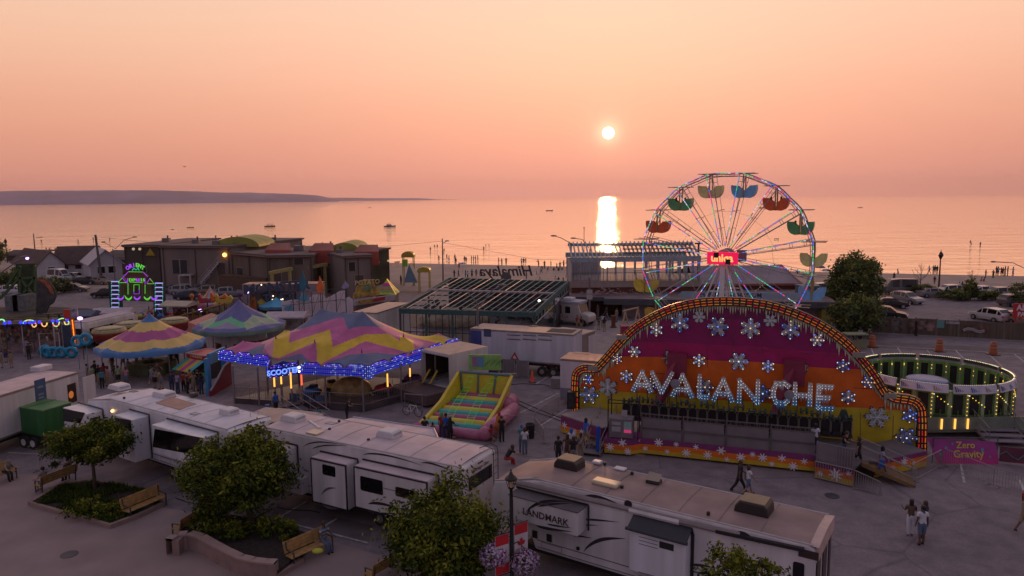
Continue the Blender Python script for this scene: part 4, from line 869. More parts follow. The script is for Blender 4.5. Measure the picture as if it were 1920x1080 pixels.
# trees
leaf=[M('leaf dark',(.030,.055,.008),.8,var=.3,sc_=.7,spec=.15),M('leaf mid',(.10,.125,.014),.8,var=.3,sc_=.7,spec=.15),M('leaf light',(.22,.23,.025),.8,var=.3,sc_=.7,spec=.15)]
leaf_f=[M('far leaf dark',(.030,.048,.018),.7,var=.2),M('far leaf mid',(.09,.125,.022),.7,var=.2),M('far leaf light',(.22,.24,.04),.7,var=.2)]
def crown(rr,c,rx,ry,rz,nclump,nleaf,ls,sag=0.0,fill=.55,flat=.35):
 m=MB();c=Vector(c);cl=[]
 for i in range(nclump):
  while True:
   v=Vector((rr.uniform(-1,1),rr.uniform(-1,1),rr.uniform(-1,1)))
   if v.length<1 and v.length>fill*rr.random()**.5 and v.z>-.75:break
  v=v*(1+.42*mnoise.noise(v*1.9+c*.7)+rr.uniform(-.05,.1));cl.append((c+Vector((v.x*rx,v.y*ry,v.z*rz)),rr.uniform(.55,1.25),v))
 vs,fs,mi=m.v,m.f,m.m
 for p,s,v in cl:
  r=.15*(rx+rz)*s;tone=rr.random()
  for j in range(nleaf):
   o=Vector((rr.gauss(0,r*.5),rr.gauss(0,r*.5),rr.gauss(0,r*flat)-sag*abs(rr.gauss(0,r))))
   q=p+o;n=Vector((rr.gauss(0,1),rr.gauss(0,1),rr.gauss(0,.8)+.7)).normalized();a=n.orthogonal().normalized();a=(Matrix.Rotation(rr.uniform(0,6.28),3,n)@a);b=n.cross(a);l=ls*rr.uniform(.6,1.3);k=len(vs)
   vs+=[tuple(q-a*l),tuple(q-b*l*.45),tuple(q+a*l),tuple(q+b*l*.45)];fs.append((k,k+1,k+2,k+3))
   t_=.35*tone+.4*(o.z/r*.5+.5)+.25*rr.random()+.12*v.z;mi.append(0 if t_<.40 else 1 if t_<.66 else 2)  # upper leaves lighter, lower darker: crown light and shade painted into leaf tones
 return m,cl
def tree(name,label,cat,base,cz,rx,rz,nclump,nleaf,ls,seed,tr=.12,group=None,mats=None,limbs=14,ry=None,off=(0,0),sag=0.0,fill=.55):
 rr=random.Random(seed);t=T(name,label,cat,(base[0],base[1],base[2]if len(base)>2 else 0),0,group)
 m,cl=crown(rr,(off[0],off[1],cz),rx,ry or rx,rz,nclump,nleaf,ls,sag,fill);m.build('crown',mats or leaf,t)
 m=MB();h=cz-rz*.55;m.tube([(0,0,-.05),(.02,.01,h*.4),(off[0]*.4,off[1]*.4,h),(off[0]*.8,off[1]*.8,cz)],[tr*1.25,tr,tr*.8,tr*.4],8)
 tk=m.build('trunk',bark,t,smooth=True)
 rr.shuffle(cl)
 for p,s,v in cl[:limbs]:
  m=MB();a=Vector((off[0]*.4,off[1]*.4,h*rr.uniform(.75,1.15)));mid=a.lerp(p,.5)+Vector((0,0,-.12*rz));m.tube([a,mid,p],[tr*.42,tr*.28,tr*.1],5);m.build('limb',bark,t)
 return t
tree('round_tree','round leafy tree in the left planter by two benches','tree',G(178,922),2.75,1.75,1.15,150,70,.10,1,.09,fill=.35,sag=.15)
tree('round_tree','larger round tree with thick low crown in the curved walled planter','tree',G(470,992),2.75,2.2,1.9,210,90,.11,2,.17,off=(-.45,.2),fill=.35,sag=.15)
tree('round_tree','full bushy tree with pale blossoms, left of the flagged lamp post','tree',G(838,1118),2.5,2.0,2.0,210,90,.10,3,.13,fill=.35,sag=.15)
tree('sapling','small tree top at the bottom edge, in front of the LANDMARK trailer','tree',AT(1368,1075,15.0).xy.to_3d(),AT(1368,1075,15.0).z-.1,.62,.75,60,40,.055,4,.05,limbs=8)
tree('sapling','second small tree top at the bottom edge, right of the first','tree',AT(1428,1088,15.0).xy.to_3d(),AT(1428,1088,15.0).z-.05,.50,.55,40,40,.055,5,.05,limbs=8)
# planters
def kerb_loop(name,label,pts,h,wd,fillz,mat_,cat='planter',grassy=None):
 t=T(name,label,cat,tuple(pts[0]))
 L=[p-pts[0]for p in pts];m=MB();n=len(L);c=sum(L,Vector())/n;inn=[p+(c-p).normalized()*wd for p in L]
 for i in range(n):
  j=(i+1)%n;a,b,d,e=L[i],L[j],inn[j],inn[i];z=Z3*h
  m.add([a,b,d,e,a+z,b+z,d+z,e+z],[(0,3,2,1),(4,5,6,7),(0,1,5,4),(2,3,7,6)])
 m.build('kerb',mat_,t)
 m=MB();m.add([p+Z3*fillz for p in inn],[tuple(range(n))]);m.build('soil',mulch,t)
 return t,inn,c
p1=kerb_loop('planter','low kerbed planter with grass round the left tree',[G(*q)for q in((52,948),(130,972),(208,992),(262,972),(308,950),(290,925),(232,912),(160,905),(110,915))],.22,.22,.14,pinkconc)
def tufts(name,parent_pts,n,seed,h,mats,label,zb=.14,within=None,org=None):
 rr=random.Random(seed);m=MB()
 xs=[p[0]for p in parent_pts];ys=[p[1]for p in parent_pts]
 def inside(x,y):
  r=False;k=len(parent_pts)
  for i in range(k):
   a,b=parent_pts[i],parent_pts[(i+1)%k]
   if(a[1]>y)!=(b[1]>y)and x<(b[0]-a[0])*(y-a[1])/(b[1]-a[1])+a[0]:r=not r
  return r
 c=0
 while c<n:
  x,y=rr.uniform(min(xs),max(xs)),rr.uniform(min(ys),max(ys))
  if not inside(x,y):continue
  if mnoise.noise(Vector((x*.9,y*.9,seed)))<-.1:c+=1;continue
  c+=1
  for _ in range(3):
   a=rr.uniform(0,6.28);l=h*rr.uniform(.5,1.2);dx,dy=math.cos(a),math.sin(a);k=len(m.v);w_=h*.12
   m.v+=[(x-dy*w_,y+dx*w_,zb),(x+dy*w_,y-dx*w_,zb),(x+dx*l*.6,y+dy*l*.6,zb+l)];m.f.append((k,k+1,k+2));m.m.append(rr.choice((0,0,1)))
 o=m.build(name,mats);tag(o,label,'grass',kind='stuff');return o
t_,inn,c_=p1
tufts('grass',[(p.x+t_.location.x,p.y+t_.location.y)for p in inn],5200,3,.22,leaf,'dark green grass growing in the left planter')
W2t=[(322,1012),(334,1004),(350,1002),(372,1008),(396,1022),(420,1035),(446,1047),(470,1053),(495,1056),(514,1057)]
wt=[G(x,y,.75)for x,y in W2t];t2=T('retaining_wall','curved pinkish planter wall with rounded coping around the larger tree','planter',(wt[0].x,wt[0].y,0));o_=Vector((wt[0].x,wt[0].y,0))
m=MB();m2=MB()
for i in range(len(wt)-1):
 a,b=wt[i]-o_,wt[i+1]-o_;d=(b-a);d.z=0;n=Vector((-d.y,d.x,0)).normalized()*.32;ha=.75-.35*i/(len(wt)-1);hb=.75-.35*(i+1)/(len(wt)-1)
 A,B=Vector((a.x,a.y,0)),Vector((b.x,b.y,0));m.add([A,B,B+n,A+n,A+Z3*.70,B+Z3*.70,B+n+Z3*.70,A+n+Z3*.70],[(0,1,5,4),(2,3,7,6),(4,5,6,7)])
 e=n*.12;m2.add([A-e+Z3*.70,B-e+Z3*.70,B+n+e+Z3*.70,A+n+e+Z3*.70,A-e+Z3*.78,B-e+Z3*.78,B+n+e+Z3*.78,A+n+e+Z3*.78],[(0,1,5,4),(2,3,7,6),(4,5,6,7),(0,3,2,1)])
a=Vector((wt[0].x,wt[0].y,0))-o_;b=Vector((wt[-1].x,wt[-1].y,0))-o_
m.box(a.x-.01,a.x+.3,a.y,a.y+.6,0,.7);m.box(b.x-.25,b.x+.05,b.y-.02,b.y+.35,0,.7)
m.build('wall',pinkconc,t2);m2.build('coping',M('pale pink coping',(.36,.25,.22),.7,var=.1),t2)
m=MB();pts=[Vector((p.x,p.y,0))-o_ for p in wt]+[G(*q)-o_ for q in((562,1052),(590,1018),(545,1000),(480,985),(400,972),(350,985))];m.add([p+Z3*.34 for p in pts],[tuple(range(len(pts)))])
for i in range(9,len(pts)):A,B=pts[i],pts[(i+1)%len(pts)];m.add([A,B,B+Z3*.34,A+Z3*.34],[(0,1,2,3)])
m.build('soil',mulch,t2)
m=MB();A,B=G(516,1085)-o_,G(566,1055)-o_;m.beam(A+Z3*.1,B+Z3*.1,.25,.2);m.build('kerb',pinkconc,t2)
rr=random.Random(5)
for i,(px,py,r,lb)in enumerate([(400,1000,.9,'low dark shrub at the left of the walled planter'),(505,1010,.8,'low dark shrub right of the trunk in the walled planter'),(540,1020,.55,'small dark shrub by the occupied bench'),(440,1020,.7,'low dark shrub behind the middle of the curved wall')]):
 tree('shrub',lb,'shrub',G(px,py)+Z3*.3,.35,r,.45,30,40,.08,20+i,.03,'shrubs in the walled planter',limbs=3)
tree('shrub','low dark shrub in front of the trunk in the left planter','shrub',G(170,965)+Z3*.1,.3,1.0,.4,40,40,.08,31,.03,limbs=3)
tree('shrub','low green shrub at the near corner of the left planter','shrub',G(215,968)+Z3*.1,.25,.8,.35,34,40,.08,32,.03,limbs=3)
# benches
def bench(a,b,label,flip=False,L=2.2):
 P=Pl(G(*a),G(*b));c=(P.o+P.u*P.L/2);rz=P.rz+(math.pi if flip else 0)
 t=T('park_bench',label,'bench',(c.x,c.y,.012),rz,'wooden park benches');h=L/2
 m=MB()
 for i in range(4):m.box(-h,h,-.26+i*.125,-.26+i*.125+.105,.43,.465)
 m.build('seat',wood,t);m=MB()
 for i in range(4):z=.50+.125*i;y=.26+.03*i;m.add([(-h,y,z),(h,y,z),(h,y+.022,z+.11),(-h,y+.022,z+.11),(-h,y+.03,z),(h,y+.03,z),(h,y+.052,z+.11),(-h,y+.052,z+.11)],[(0,1,2,3),(7,6,5,4),(0,4,5,1),(3,2,6,7),(0,3,7,4),(1,5,6,2)])
 m.build('backrest',wood,t)
 for x in(-h+.12,h-.12):
  m=MB();m.beam((x,-.24,0),(x,-.24,.65),.05);m.beam((x,.24,0),(x,.36,.98),.05);m.beam((x,-.26,.64),(x,.30,.66),.05,.04);m.beam((x,-.24,.40),(x,.25,.40),.05,.05);m.build('leg',dsteel,t)
 return t
B1=bench((238,975),(308,945),'empty slatted bench on the right side of the left planter')
B2=bench((72,925),(137,899),'bench seen from behind on the left side of the left planter',True)
B3=bench((338,1005),(384,978),'bench seen from behind at the left end of the curved wall',True)
B4=bench((548,1061),(616,1030),'bench with a seated man and a yellow bag, right of the walled planter')
B5=bench((700,1092),(752,1062),'bench partly hidden by the full bushy tree at the bottom edge',True)
B6=bench((-30,915),(14,900),'bench cut by the left edge of the photo, with a hunched person')
m=MB();m.sph((0,0,.1),.22,10,0,(1.2,.8,.5));o=m.build('shopping_bag',M('yellow green bag',(.50,.52,.04),.5),None,G(596,1037,.47)+Z3*0,smooth=True);tag(o,'yellow green bag on the bench seat beside the man','bag')
# lamp post with banners and flower baskets
lpb=G(961,1165);Lt=T('street_lamp','black ornate lamp post with two red and white maple leaf banners and flower baskets','street lamp',lpb)
ztop=AT(957,880,lpb.y).z;m=MB();m.lathe([(.22,0),(.24,.1),(.16,.25),(.15,.7),(.11,.85),(.075,1.0),(.07,ztop-1.15),(.055,ztop-.75),(.12,ztop-.7)],14);m.build('pole',black,Lt,smooth=True)
m=MB();m.lathe([(.02,ztop),(.035,ztop-.04),(.02,ztop-.08),(.06,ztop-.12),(.07,ztop-.18),(.20,ztop-.30),(.235,ztop-.36),(.22,ztop-.38)],12);m.build('lantern_roof',black,Lt,smooth=True)
m=MB()
for k in range(6):a=R(60*k);m.beam((math.cos(a)*.20,math.sin(a)*.20,ztop-.37),(math.cos(a)*.10,math.sin(a)*.10,ztop-.70),.02)
m.build('lantern_frame',black,Lt)
m=MB();m.lathe([(.0,ztop-.45),(.06,ztop-.47),(.06,ztop-.60),(.08,ztop-.66),(0,ztop-.67)],10);m.build('lamp_glass',M('warm unlit lamp glass',(.55,.35,.2),.3),Lt)
bw=M('banner white cloth',(.60,.56,.58),.8);br=M('banner red cloth',(.55,.02,.03),.8)
leafpts=[(0,.5),(.09,.32),(.2,.38),(.16,.12),(.34,.24),(.4,.12),(.5,.1),(.42,-.05),(.3,-.2),(.06,-.17),(.04,-.45),(-.04,-.45),(-.06,-.17),(-.3,-.2),(-.42,-.05),(-.5,.1),(-.4,.12),(-.34,.24),(-.16,.12),(-.2,.38),(-.09,.32)]
for sx,dz,ang in((-1,-.1,-68),(1,.28,112)):
 zt=AT(1000 if sx>0 else 950,988 if sx>0 else 1000,lpb.y).z+.05+(0 if sx>0 else 0);wd,hh=.58,1.5
 m=MB();u=Vector((math.cos(R(32)),math.sin(R(32)),0));o=u*(.12 if sx>0 else-.12-wd)
 m.prism([(0,-hh),(wd,-hh),(wd,0),(0,0)],o+Z3*zt,u,Z3,.01,0);bn=m.build('banner',bw,Lt)
 m=MB();m.prism([(.01,-.40),(wd-.01,-.40),(wd-.01,-.01),(.01,-.01)],o+Z3*zt-u.cross(Z3)*-.004,u,Z3,.004,0);m.prism([(.01,-hh+.01),(wd-.01,-hh+.01),(wd-.01,-hh+.40),(.01,-hh+.40)],o+Z3*zt+u.cross(Z3)*.004,u,Z3,.004,0)
 m.prism([(wd/2+x*.36,-hh/2+y*.46)for x,y in leafpts],o+Z3*zt+u.cross(Z3)*.006,u,Z3,.004,0);m.build('maple_emblem',br,bn)
 m=MB();m.tube([(0,0,zt+.02),o+Z3*(zt+.02)+u*(wd if sx>0 else 0)],.02,6);m.tube([(0,0,zt-hh-.02),o+Z3*(zt-hh-.02)+u*(wd if sx>0 else 0)],.02,6);m.build('banner_arm',black,Lt)
petal=[M('mauve petal',(.42,.24,.45),.6),M('pale lilac petal',(.55,.42,.58),.6),M('deep violet petal',(.14,.06,.18),.6),leaf[1]]
for px,py,lab in((926,1040,'hanging basket of lilac petunias on the left of the flagged lamp post'),(984,1053,'hanging basket of lilac petunias on the right of the flagged lamp post')):
 c=AT(px,py,lpb.y-.1);t_=T('flower_basket',lab,'flower basket',c,0,'hanging flower baskets');rr=random.Random(px)
 m=MB();m.lathe([(.02,-.30),(.2,-.22),(.30,-.02),(.31,0)],14);m.build('basket',brown,t_)
 m=MB()
 for i in range(900):
  v=Vector((rr.gauss(0,1),rr.gauss(0,1),rr.gauss(0,1))).normalized()*rr.uniform(.75,1.05);q=Vector((v.x*.56,v.y*.52,v.z*.46-.02));n=(v+Vector((rr.uniform(-.5,.5),)*3)).normalized();a=n.orthogonal().normalized();b=n.cross(a);k=len(m.v);l=rr.uniform(.03,.05)
  m.v+=[tuple(q+a*math.cos(t)*l+b*math.sin(t)*l)for t in(0,1.26,2.51,3.77,5.03)];m.f.append((k,k+1,k+2,k+3,k+4));m.m.append(rr.choice((0,0,1,1,1,2,3)))
 m.build('blossoms',petal,t_);m=MB();d=lpb-c;m.tube([(0,0,.5),(d.x*.5,d.y*.5,.75),(d.x,d.y,.6)],.02,5);m.tube([(0,0,.5),(0,0,.05)],.01,4);m.build('bracket',black,t_)
tree_b=random.Random(77)
# green bin trailer
GPn=Pl(G(30,835),G(104,848));GB=TP('bin_trailer','green covered bin on a tandem axle trailer, between the white trailers','bin trailer',GPn);L=2.75
gm=M('dark green sheet metal',(.03,.16,.045),.4,.1,var=.2,sc_=1.2,streak=True)
m=MB();m.prism([(0,.95),(L,.85),(L+.1,2.55),(-.08,2.55)],(0,0,0),X3,Z3,1.9);b=m.build('body',gm,GB);bevel(b,.04,2)
m=MB();m.prism([(-.12,2.56),(L+.14,2.56),(L+.14,2.62),(-.12,2.62)],(0,-.04,0),X3,Z3,1.98);m.build('lid',M('light green lid',(.10,.24,.08),.5,var=.15),GB)
m=MB();m.box(L*.45,L*.5,-.05,1.95,2.622,2.64);m.build('lid_seam',gm,GB)
m=MB();m.box(-.1,L+.9,.1,1.8,.5,.84);m.beam((L+.9,.95,.6),(L+2.0,.95,.55),.12);m.build('chassis',trimk,GB)
for x in(1.0,1.85):
 for y in(-.05,1.95):m=MB();m.tube([(x,y-.12,.38),(x,y+.12,.38)],.38,16);wl=m.build('wheel',rubber,GB);m=MB();m.tube([(x,y-.13,.38),(x,y+.13,.38)],.22,12);m.build('rim',M('white wheel rim',(.6,.58,.6),.5),wl)
 # crowd barriers
def barrier(a,b,label,group='steel crowd barriers',n=None,h=1.05,dark=False):
 P=Pl(G(*a),G(*b));t=TP('crowd_barrier',label,'crowd barrier',P,group);L=P.L;mt=railm if not dark else dsteel
 m=MB();m.tube([(0,0,.12),(0,0,h-.08),(.08,0,h),(L-.08,0,h),(L,0,h-.08),(L,0,.12),(0,0,.12)],.022,6);f_=m.build('frame',mt,t)
 m=MB();n=n or max(3,int(L/.14))
 for i in range(1,n):x=L*i/n;m.tube([(x,0,.12),(x,0,h)],.009,4,cap=False)
 m.build('bars',mt,t)
 for x in(.25,L-.25):
  m=MB();m.beam((x,-.28,.02),(x,.28,.02),.04,.03);m.beam((x,0,.02),(x,0,.14),.04);m.build('foot',mt,t)
 return t
for a,b,l in[((16,881),(76,884),'crowd barrier by the green bin trailer, nearest the hunched person'),((80,886),(118,868),'short crowd barrier angled behind the first by the green bin'),((945,806),(1003,812),'crowd barrier just right of the striped inflatable'),((1003,812),(1020,834),'crowd barrier turning toward the camera by the black litter bin'),((1020,832),(1052,836),'crowd barrier between the litter bin and the purple stage box'),((1003,800),(1048,770),'crowd barrier running back toward the loudspeaker'),((1710,905),(1764,876),'crowd barrier at the foot of the exit steps of the arched ride'),((1766,873),(1862,912),'long crowd barrier right of the arched ride'),((1862,912),(1955,940),'crowd barrier running off the right edge')]:barrier(a,b,l)
m=MB();m.lathe([(.24,0),(.28,.1),(.30,.85),(.33,.9),(.30,.95),(.27,.9),(.25,.1),(0,.08)],18);o=m.build('litter_bin',black,None,G(994,821),smooth=True);tag(o,'round black litter bin beside the crowd barriers','litter bin')
ct=T('traffic_cone','bright orange traffic cone beside the longest white trailer','traffic cone',G(998,716));m=MB();m.lathe([(.22,.03),(.20,.06),(.12,.45),(.05,.95),(.0,.97)],14);m.build('cone',M('fluorescent orange',(.85,.10,.03),.5),ct,smooth=True);m=MB();m.box(-.28,.28,-.28,.28,0,.035);m.build('base',black,ct)
RK=Pl(G(757,773),G(790,776));rk=TP('barrier_frame','small upright steel gate frame behind the white bicycle','gate frame',RK);m=MB();m.tube([(0,.2,0),(0,.2,1.35),(RK.L,.2,1.35),(RK.L,.2,0)],.03,5);m.tube([(0,.2,.5),(RK.L,.2,.5)],.02,5);m.build('frame',railm,rk)
BK=Pl(G(762,778),G(786,782));bk_=TP('bicycle','white framed bicycle leaning at the gate frame left of the striped inflatable','bicycle',BK)
for x in(.0,1.05):
 m=MB();m.tube([(x+.33*math.cos(R(k*22.5)),0,.34+.33*math.sin(R(k*22.5)))for k in range(17)],.022,5,cap=False)
 wl=m.build('wheel',rubber,bk_);m=MB()
 for k in range(8):m.tube([(x,0,.34),(x+.31*math.cos(R(k*45)),0,.34+.31*math.sin(R(k*45)))],.006,3,cap=False)
 m.build('spokes',chrome,wl)
m=MB()
for a,b in(((0,.34),(.42,.30)),((.42,.30),(.32,.82)),((.32,.80),(.88,.78)),((.88,.82),(.42,.30)),((.88,.85),(1.05,.34)),((0,.34),(.33,.76))):m.tube([(a[0],0,a[1]),(b[0],0,b[1])],.022,6)
m.build('frame',white,bk_)
m=MB();m.beam((.18,0,.88),(.42,0,.9),.14,.05);m.build('saddle',black,bk_);m=MB();m.tube([(.86,-.26,1.0),(.92,0,.96),(.86,.26,1.0)],.016,5);m.tube([(.92,0,.96),(.88,0,.82)],.018,5);m.build('handlebar',dsteel,bk_)
AWP=Pl(G(447,783,3.0),G(560,797,3.0));aw=TP('box_trailer','low tan roofed trailer seen behind the white trailer with the roof panel','trailer',AWP,'white show trailers')
m=MB();m.box(0,AWP.L,.1,2.3,.4,2.95);m.build('body',offwhite,aw);m=MB();m.add([(-.1,0,2.98),(AWP.L,.05,2.98),(AWP.L-.3,2.4,3.0),(.9,2.4,3.0)],[(0,1,2,3)]);m.box(0,AWP.L,.08,2.35,2.955,2.972);m.build('roof',M('tan trailer roof with painted sunlight',(.46,.34,.27),.6),aw)
AW2=Pl(G(610,806,3.0),G(792,834,3.0));aw2=TP('box_trailer','long pale roofed trailer seen behind the middle trailer, nose toward the inflatable','trailer',AW2,'white show trailers');L=AW2.L
m=MB();m.box(0,L-1.2,.1,2.4,.5,2.95);m.build('body',offwhite,aw2)
m=MB();m.add([(0,0,2.95),(L-1.0,0,2.95),(L+.3,1.2,2.75),(L-.8,2.5,2.98),(0,2.5,2.98),(0,1.25,3.15),(L-1.0,1.25,3.1)],[(0,1,6,5),(1,2,6),(2,3,6),(3,4,5,6)]);m.build('roof',roof_p,aw2)
m=MB();m.tube([(0,2.5,3.0),(L-.8,2.5,3.0),(L+.3,1.2,2.78)],.06,6);m.build('roof_edge',M('pale blue edge',(.45,.45,.52),.5),aw2)
# dodgem tent with blue bulb fascia
FC,FR,FLc,FE,FLe=[G(*q,2.7)for q in((690,707),(862,652),(410,676),(562,702),(508,690))]
DT=T('dodgem_ride','big dodgem ride under zigzag yellow, pink and blue canvas, fringed with blue bulbs','fairground ride',(FC.x,FC.y,0));DO=Vector((FC.x,FC.y,0))
canv=[M('canvas '+n,c,.65,var=.14,sc_=1.1,bump=.6,bs=1.1)for n,c in(('pink',(.52,.12,.29)),('yellow',(.68,.46,.03)),('slate blue',(.12,.15,.26)),('rose',(.66,.28,.36)))]
A_=Vector((FC.x,FC.y,0));U_=Vector((FLc.x,FLc.y,0))-A_;V_=Vector((FR.x,FR.y,0))-A_
masts=[(.12,.13,.45),(.40,.10,.45),(.68,.12,.45),(.93,.15,.5),(.95,.55,.5),(.10,.52,.5),(.10,.90,.5),(.50,.93,.4),(.92,.93,.4)]
def roof_z(u,v):
 eu=min(u,1-u)*2;ev=min(v,1-v)*2
 du=max(0,abs(u-.5)-.15)/.35;z=3.25+2.7*(1-du)**1.25*(ev**.85)
 for a,b,h in masts:z+=h*math.exp(-(((u-a)*14)**2+((v-b)*11)**2)**.5/1.0)*1.5
 for a in(.36,.64):z+=.5*math.exp(-(((u-a)*14)**2+((v-.5)*11)**2)**.5/1.3)
 return z-.12*math.sin(math.pi*min(1,eu*1.0))
YW=[(540,252),(655,250),(648,330),(955,232),(975,362),(1215,268),(1390,262),(1480,315),(1475,215),(1560,205),(1592,390),(1525,400),(1220,318),(880,492),(858,475),(852,322),(575,445),(522,440)]
YT=[(555,250),(600,225),(672,208),(655,250)]
BT_=[(700,235),(740,150),(850,60),(900,0),(1230,0),(1500,170),(1420,215),(1180,205),(1090,230),(1055,140),(1000,145),(860,190)]
B1_=[(560,520),(570,455),(740,410),(800,470),(850,520)];B2_=[(880,520),(940,475),(1100,420),(1300,405),(1450,420),(1540,400),(1400,560),(900,560)]
B3_=[(230,440),(400,360),(470,335),(450,400),(530,445),(560,520),(200,480)];B4_=[(1690,240),(1620,400),(1900,340),(1850,290)]
RS_=[(440,340),(480,290),(535,255),(525,440),(500,420)];RT_=[(672,208),(900,95),(770,190),(720,245),(655,250)]
def inp(x,y,P):
 r=False;n=len(P)
 for i in range(n):
  a,b=P[i],P[(i+1)%n]
  if(a[1]>y)!=(b[1]>y)and x<(b[0]-a[0])*(y-a[1])/(b[1]-a[1])+a[0]:r=not r
 return r
m=MB();NU,NV=190,130;vs=[]
for i in range(NU+1):
 for j in range(NV+1):u,v=i/NU,j/NV;p=U_*(u*1.02-.01)+V_*(v*1.02-.01);vs.append((p.x,p.y,roof_z(u,v)))
fs,mi=[],[]
for i in range(NU):
 for j in range(NV):
  q=(i*(NV+1)+j,i*(NV+1)+j+1,(i+1)*(NV+1)+j+1,(i+1)*(NV+1)+j);fs.append(q)
  c=sum((Vector(vs[k])for k in q),Vector())/4+DO;px,py=proj(c);x,y=(px-380)*4,(py-560)*4
  v=(j+.5)/NV;c_=0
  if v>.62:
   u=(i+.5)/NU;z=abs((u*4)%2-1);c_=1 if .70+.10*z<v<.82+.10*z else 2 if v>.9 else 0
  elif inp(x,y,YW)or inp(x,y,YT):c_=1
  elif any(inp(x,y,P)for P in(BT_,B1_,B2_,B3_,B4_)):c_=2
  elif inp(x,y,RS_)or inp(x,y,RT_):c_=3
  mi.append(c_)
m.add(vs,fs);m.m=mi;m.build('canopy',canv,DT,smooth=True)
for a,b,h in masts:
 p=U_*a+V_*b;z=roof_z(a,b);m=MB();m.lathe([(.09,-.1),(.05,.12),(.0,.42)],8);m.build('mast_tip',M('dark mast tip',(.12,.06,.12),.6),DT,(p.x,p.y,z-.05))
bulbblue=[E('blue bulb light',(.05,.07,1),1.5),E('pale blue bulb light',(.4,.55,1),1.8),E('violet bulb light',(.22,.05,.9),1.3)]
fasc_m=M('blue fascia board',(.015,.02,.24),.4);tubeb=M('pale fascia rail',(.30,.28,.5),.4)
def fascia(a,b,z0=2.72,h=.62,waves=3,root=DT):
 a,b=Vector((a.x,a.y,0))-DO,Vector((b.x,b.y,0))-DO;d=b-a;L=d.length;d.normalize();n=Vector((d.y,-d.x,0))
 pts=[(0,0),(L,0),(L,h)];K=28*waves
 for i in range(K+1):f=1-i/K;ph=(f*waves)%1;pts.append((L*f,h+.36*min(1,math.sin(math.pi*ph)*1.6)*(.75+.25*ph)))
 pts.append((0,h));m=MB();m.prism(pts,a+Z3*z0,d,Z3,.08);f_=m.build('fascia',fasc_m,root)
 mb=MB();nx=int(L/.17);rr=random.Random(int(L*100))
 for r_ in range(4):
  for i in range(nx):c=a+d*((i+.5)/nx*L)+n*.05+Z3*(z0+.08+r_*.155);mb.sph(c,.032,5,1 if rr.random()<.14 else 0)
 for i in range(int(L/.13)):
  x=(i+.5)*.13;f=x/L;ph=(f*waves)%1;hh=.36*min(1,math.sin(math.pi*ph)*1.6)*(.75+.25*ph)
  for k in range(int(hh/.13)):c=a+d*x+n*.05+Z3*(z0+h+.06+k*.13+(.04 if i%2 else 0));mb.sph(c,.032,5,rr.choice((0,1,2,2)))
 tag(mb.build('bulbs',bulbblue,f_),kind='stuff')
 m=MB()
 for z in(.0,.31,.62):m.beam(a+n*.04+Z3*(z0+z),b-DO*0-(b-b)+n*.04+Z3*(z0+z),.03)
 m.build('rail',tubeb,f_)
fascia(FLc,FLe,2.75,waves=3);fascia(FE,FC,2.72,waves=3);fascia(FC,FR,2.72,waves=5)
S0,S1=G(503,708,2.6),G(560,700,2.6);fascia(FLe,S0,2.72,.5,1);
a,b=S0-DO,S1-DO;a.z=b.z=0;d=(b-a).normalized();L=(b-a).length;m=MB();m.prism([(0,0),(L,0),(L,.95),(L*.75,.95),(L*.5,1.15),(L*.2,.95),(0,.8)],a+Z3*2.55,d,Z3,.08);es=m.build('entrance_sign',fasc_m,DT)
n=Vector((d.y,-d.x,0));m=MB();put_text(m,'SCOOTER',a+d*L*.5+Z3*2.72+n*.01,d,Z3,.56,.03,.05,sx=.95);m.build('sign_lettering',E('blue lit letters',(.16,.30,1),1.4),es)
mb=MB();rr=random.Random(4)
for i in range(46):x=rr.uniform(.1,L-.1);mb.sph(a+d*x+n*.04+Z3*rr.choice((2.62,3.28,3.42,3.30)),.03,5,rr.choice((0,1,2)))
tag(mb.build('bulbs',bulbblue,es),kind='stuff')
c=FC-DO;c.z=0;m=MB();m.box(-.28,.28,-.28,.28,2.6,3.65);cp_=m.build('corner_box',fasc_m,DT,c,(0,0,math.atan2(U_.y,U_.x)))
mb=MB()
for f in range(4):
 for i in range(3):
  for k in range(6):x=-.2+.2*i;q=Matrix.Rotation(R(90*f),3,'Z')@Vector((x,-.30,2.7+.17*k));mb.sph(q,.035,5,1 if(i+k)%2 else 0)
mb.build('bulbs',bulbblue,cp_)
mb=MB();q=FE-DO;mb.sph((q.x,q.y-.1,3.25),.10,6);mb.sph((q.x,q.y-.1,2.95),.08,6);mb.build('spot_lamp',E('white spot',(1,.9,1),5),DT)
fl0,fl1,fl2=G(682,773)-DO,G(440,757)-DO,G(848,727)-DO
m=MB();P4=[fl0,fl0+(fl2-fl0)*1.05,fl0+(fl2-fl0)*1.05+(fl1-fl0),fl1];P4=[Vector((p.x,p.y,0))for p in P4]
m.add([p+Z3*.45 for p in P4]+[p+Z3*.02 for p in P4],[(0,1,2,3),(0,4,5,1),(3,7,4,0)]);m.build('floor',M('scuffed ride floor',(.10,.08,.09),.35,.3,var=.3,sc_=.8),DT)
postm=M('grey ride post',(.28,.25,.27),.4,.5);D1,D2=(P4[1]-P4[0]),(P4[3]-P4[0])
for base,dd,fr in((P4[0],D1,(0,.38,.76,1)),(P4[0],D2,(.28,.62,.80,1)),(P4[3],D1,(.3,.6,1))):
 for f in fr:q=base+dd*f;m=MB();m.tube([q+Z3*.02,q+Z3*3.0],.075,8);m.build('post',postm,DT)
amb=[E('amber strip',(1,.45,.08),1.6),E('hot red strip',(1,.12,.05),1.6)]
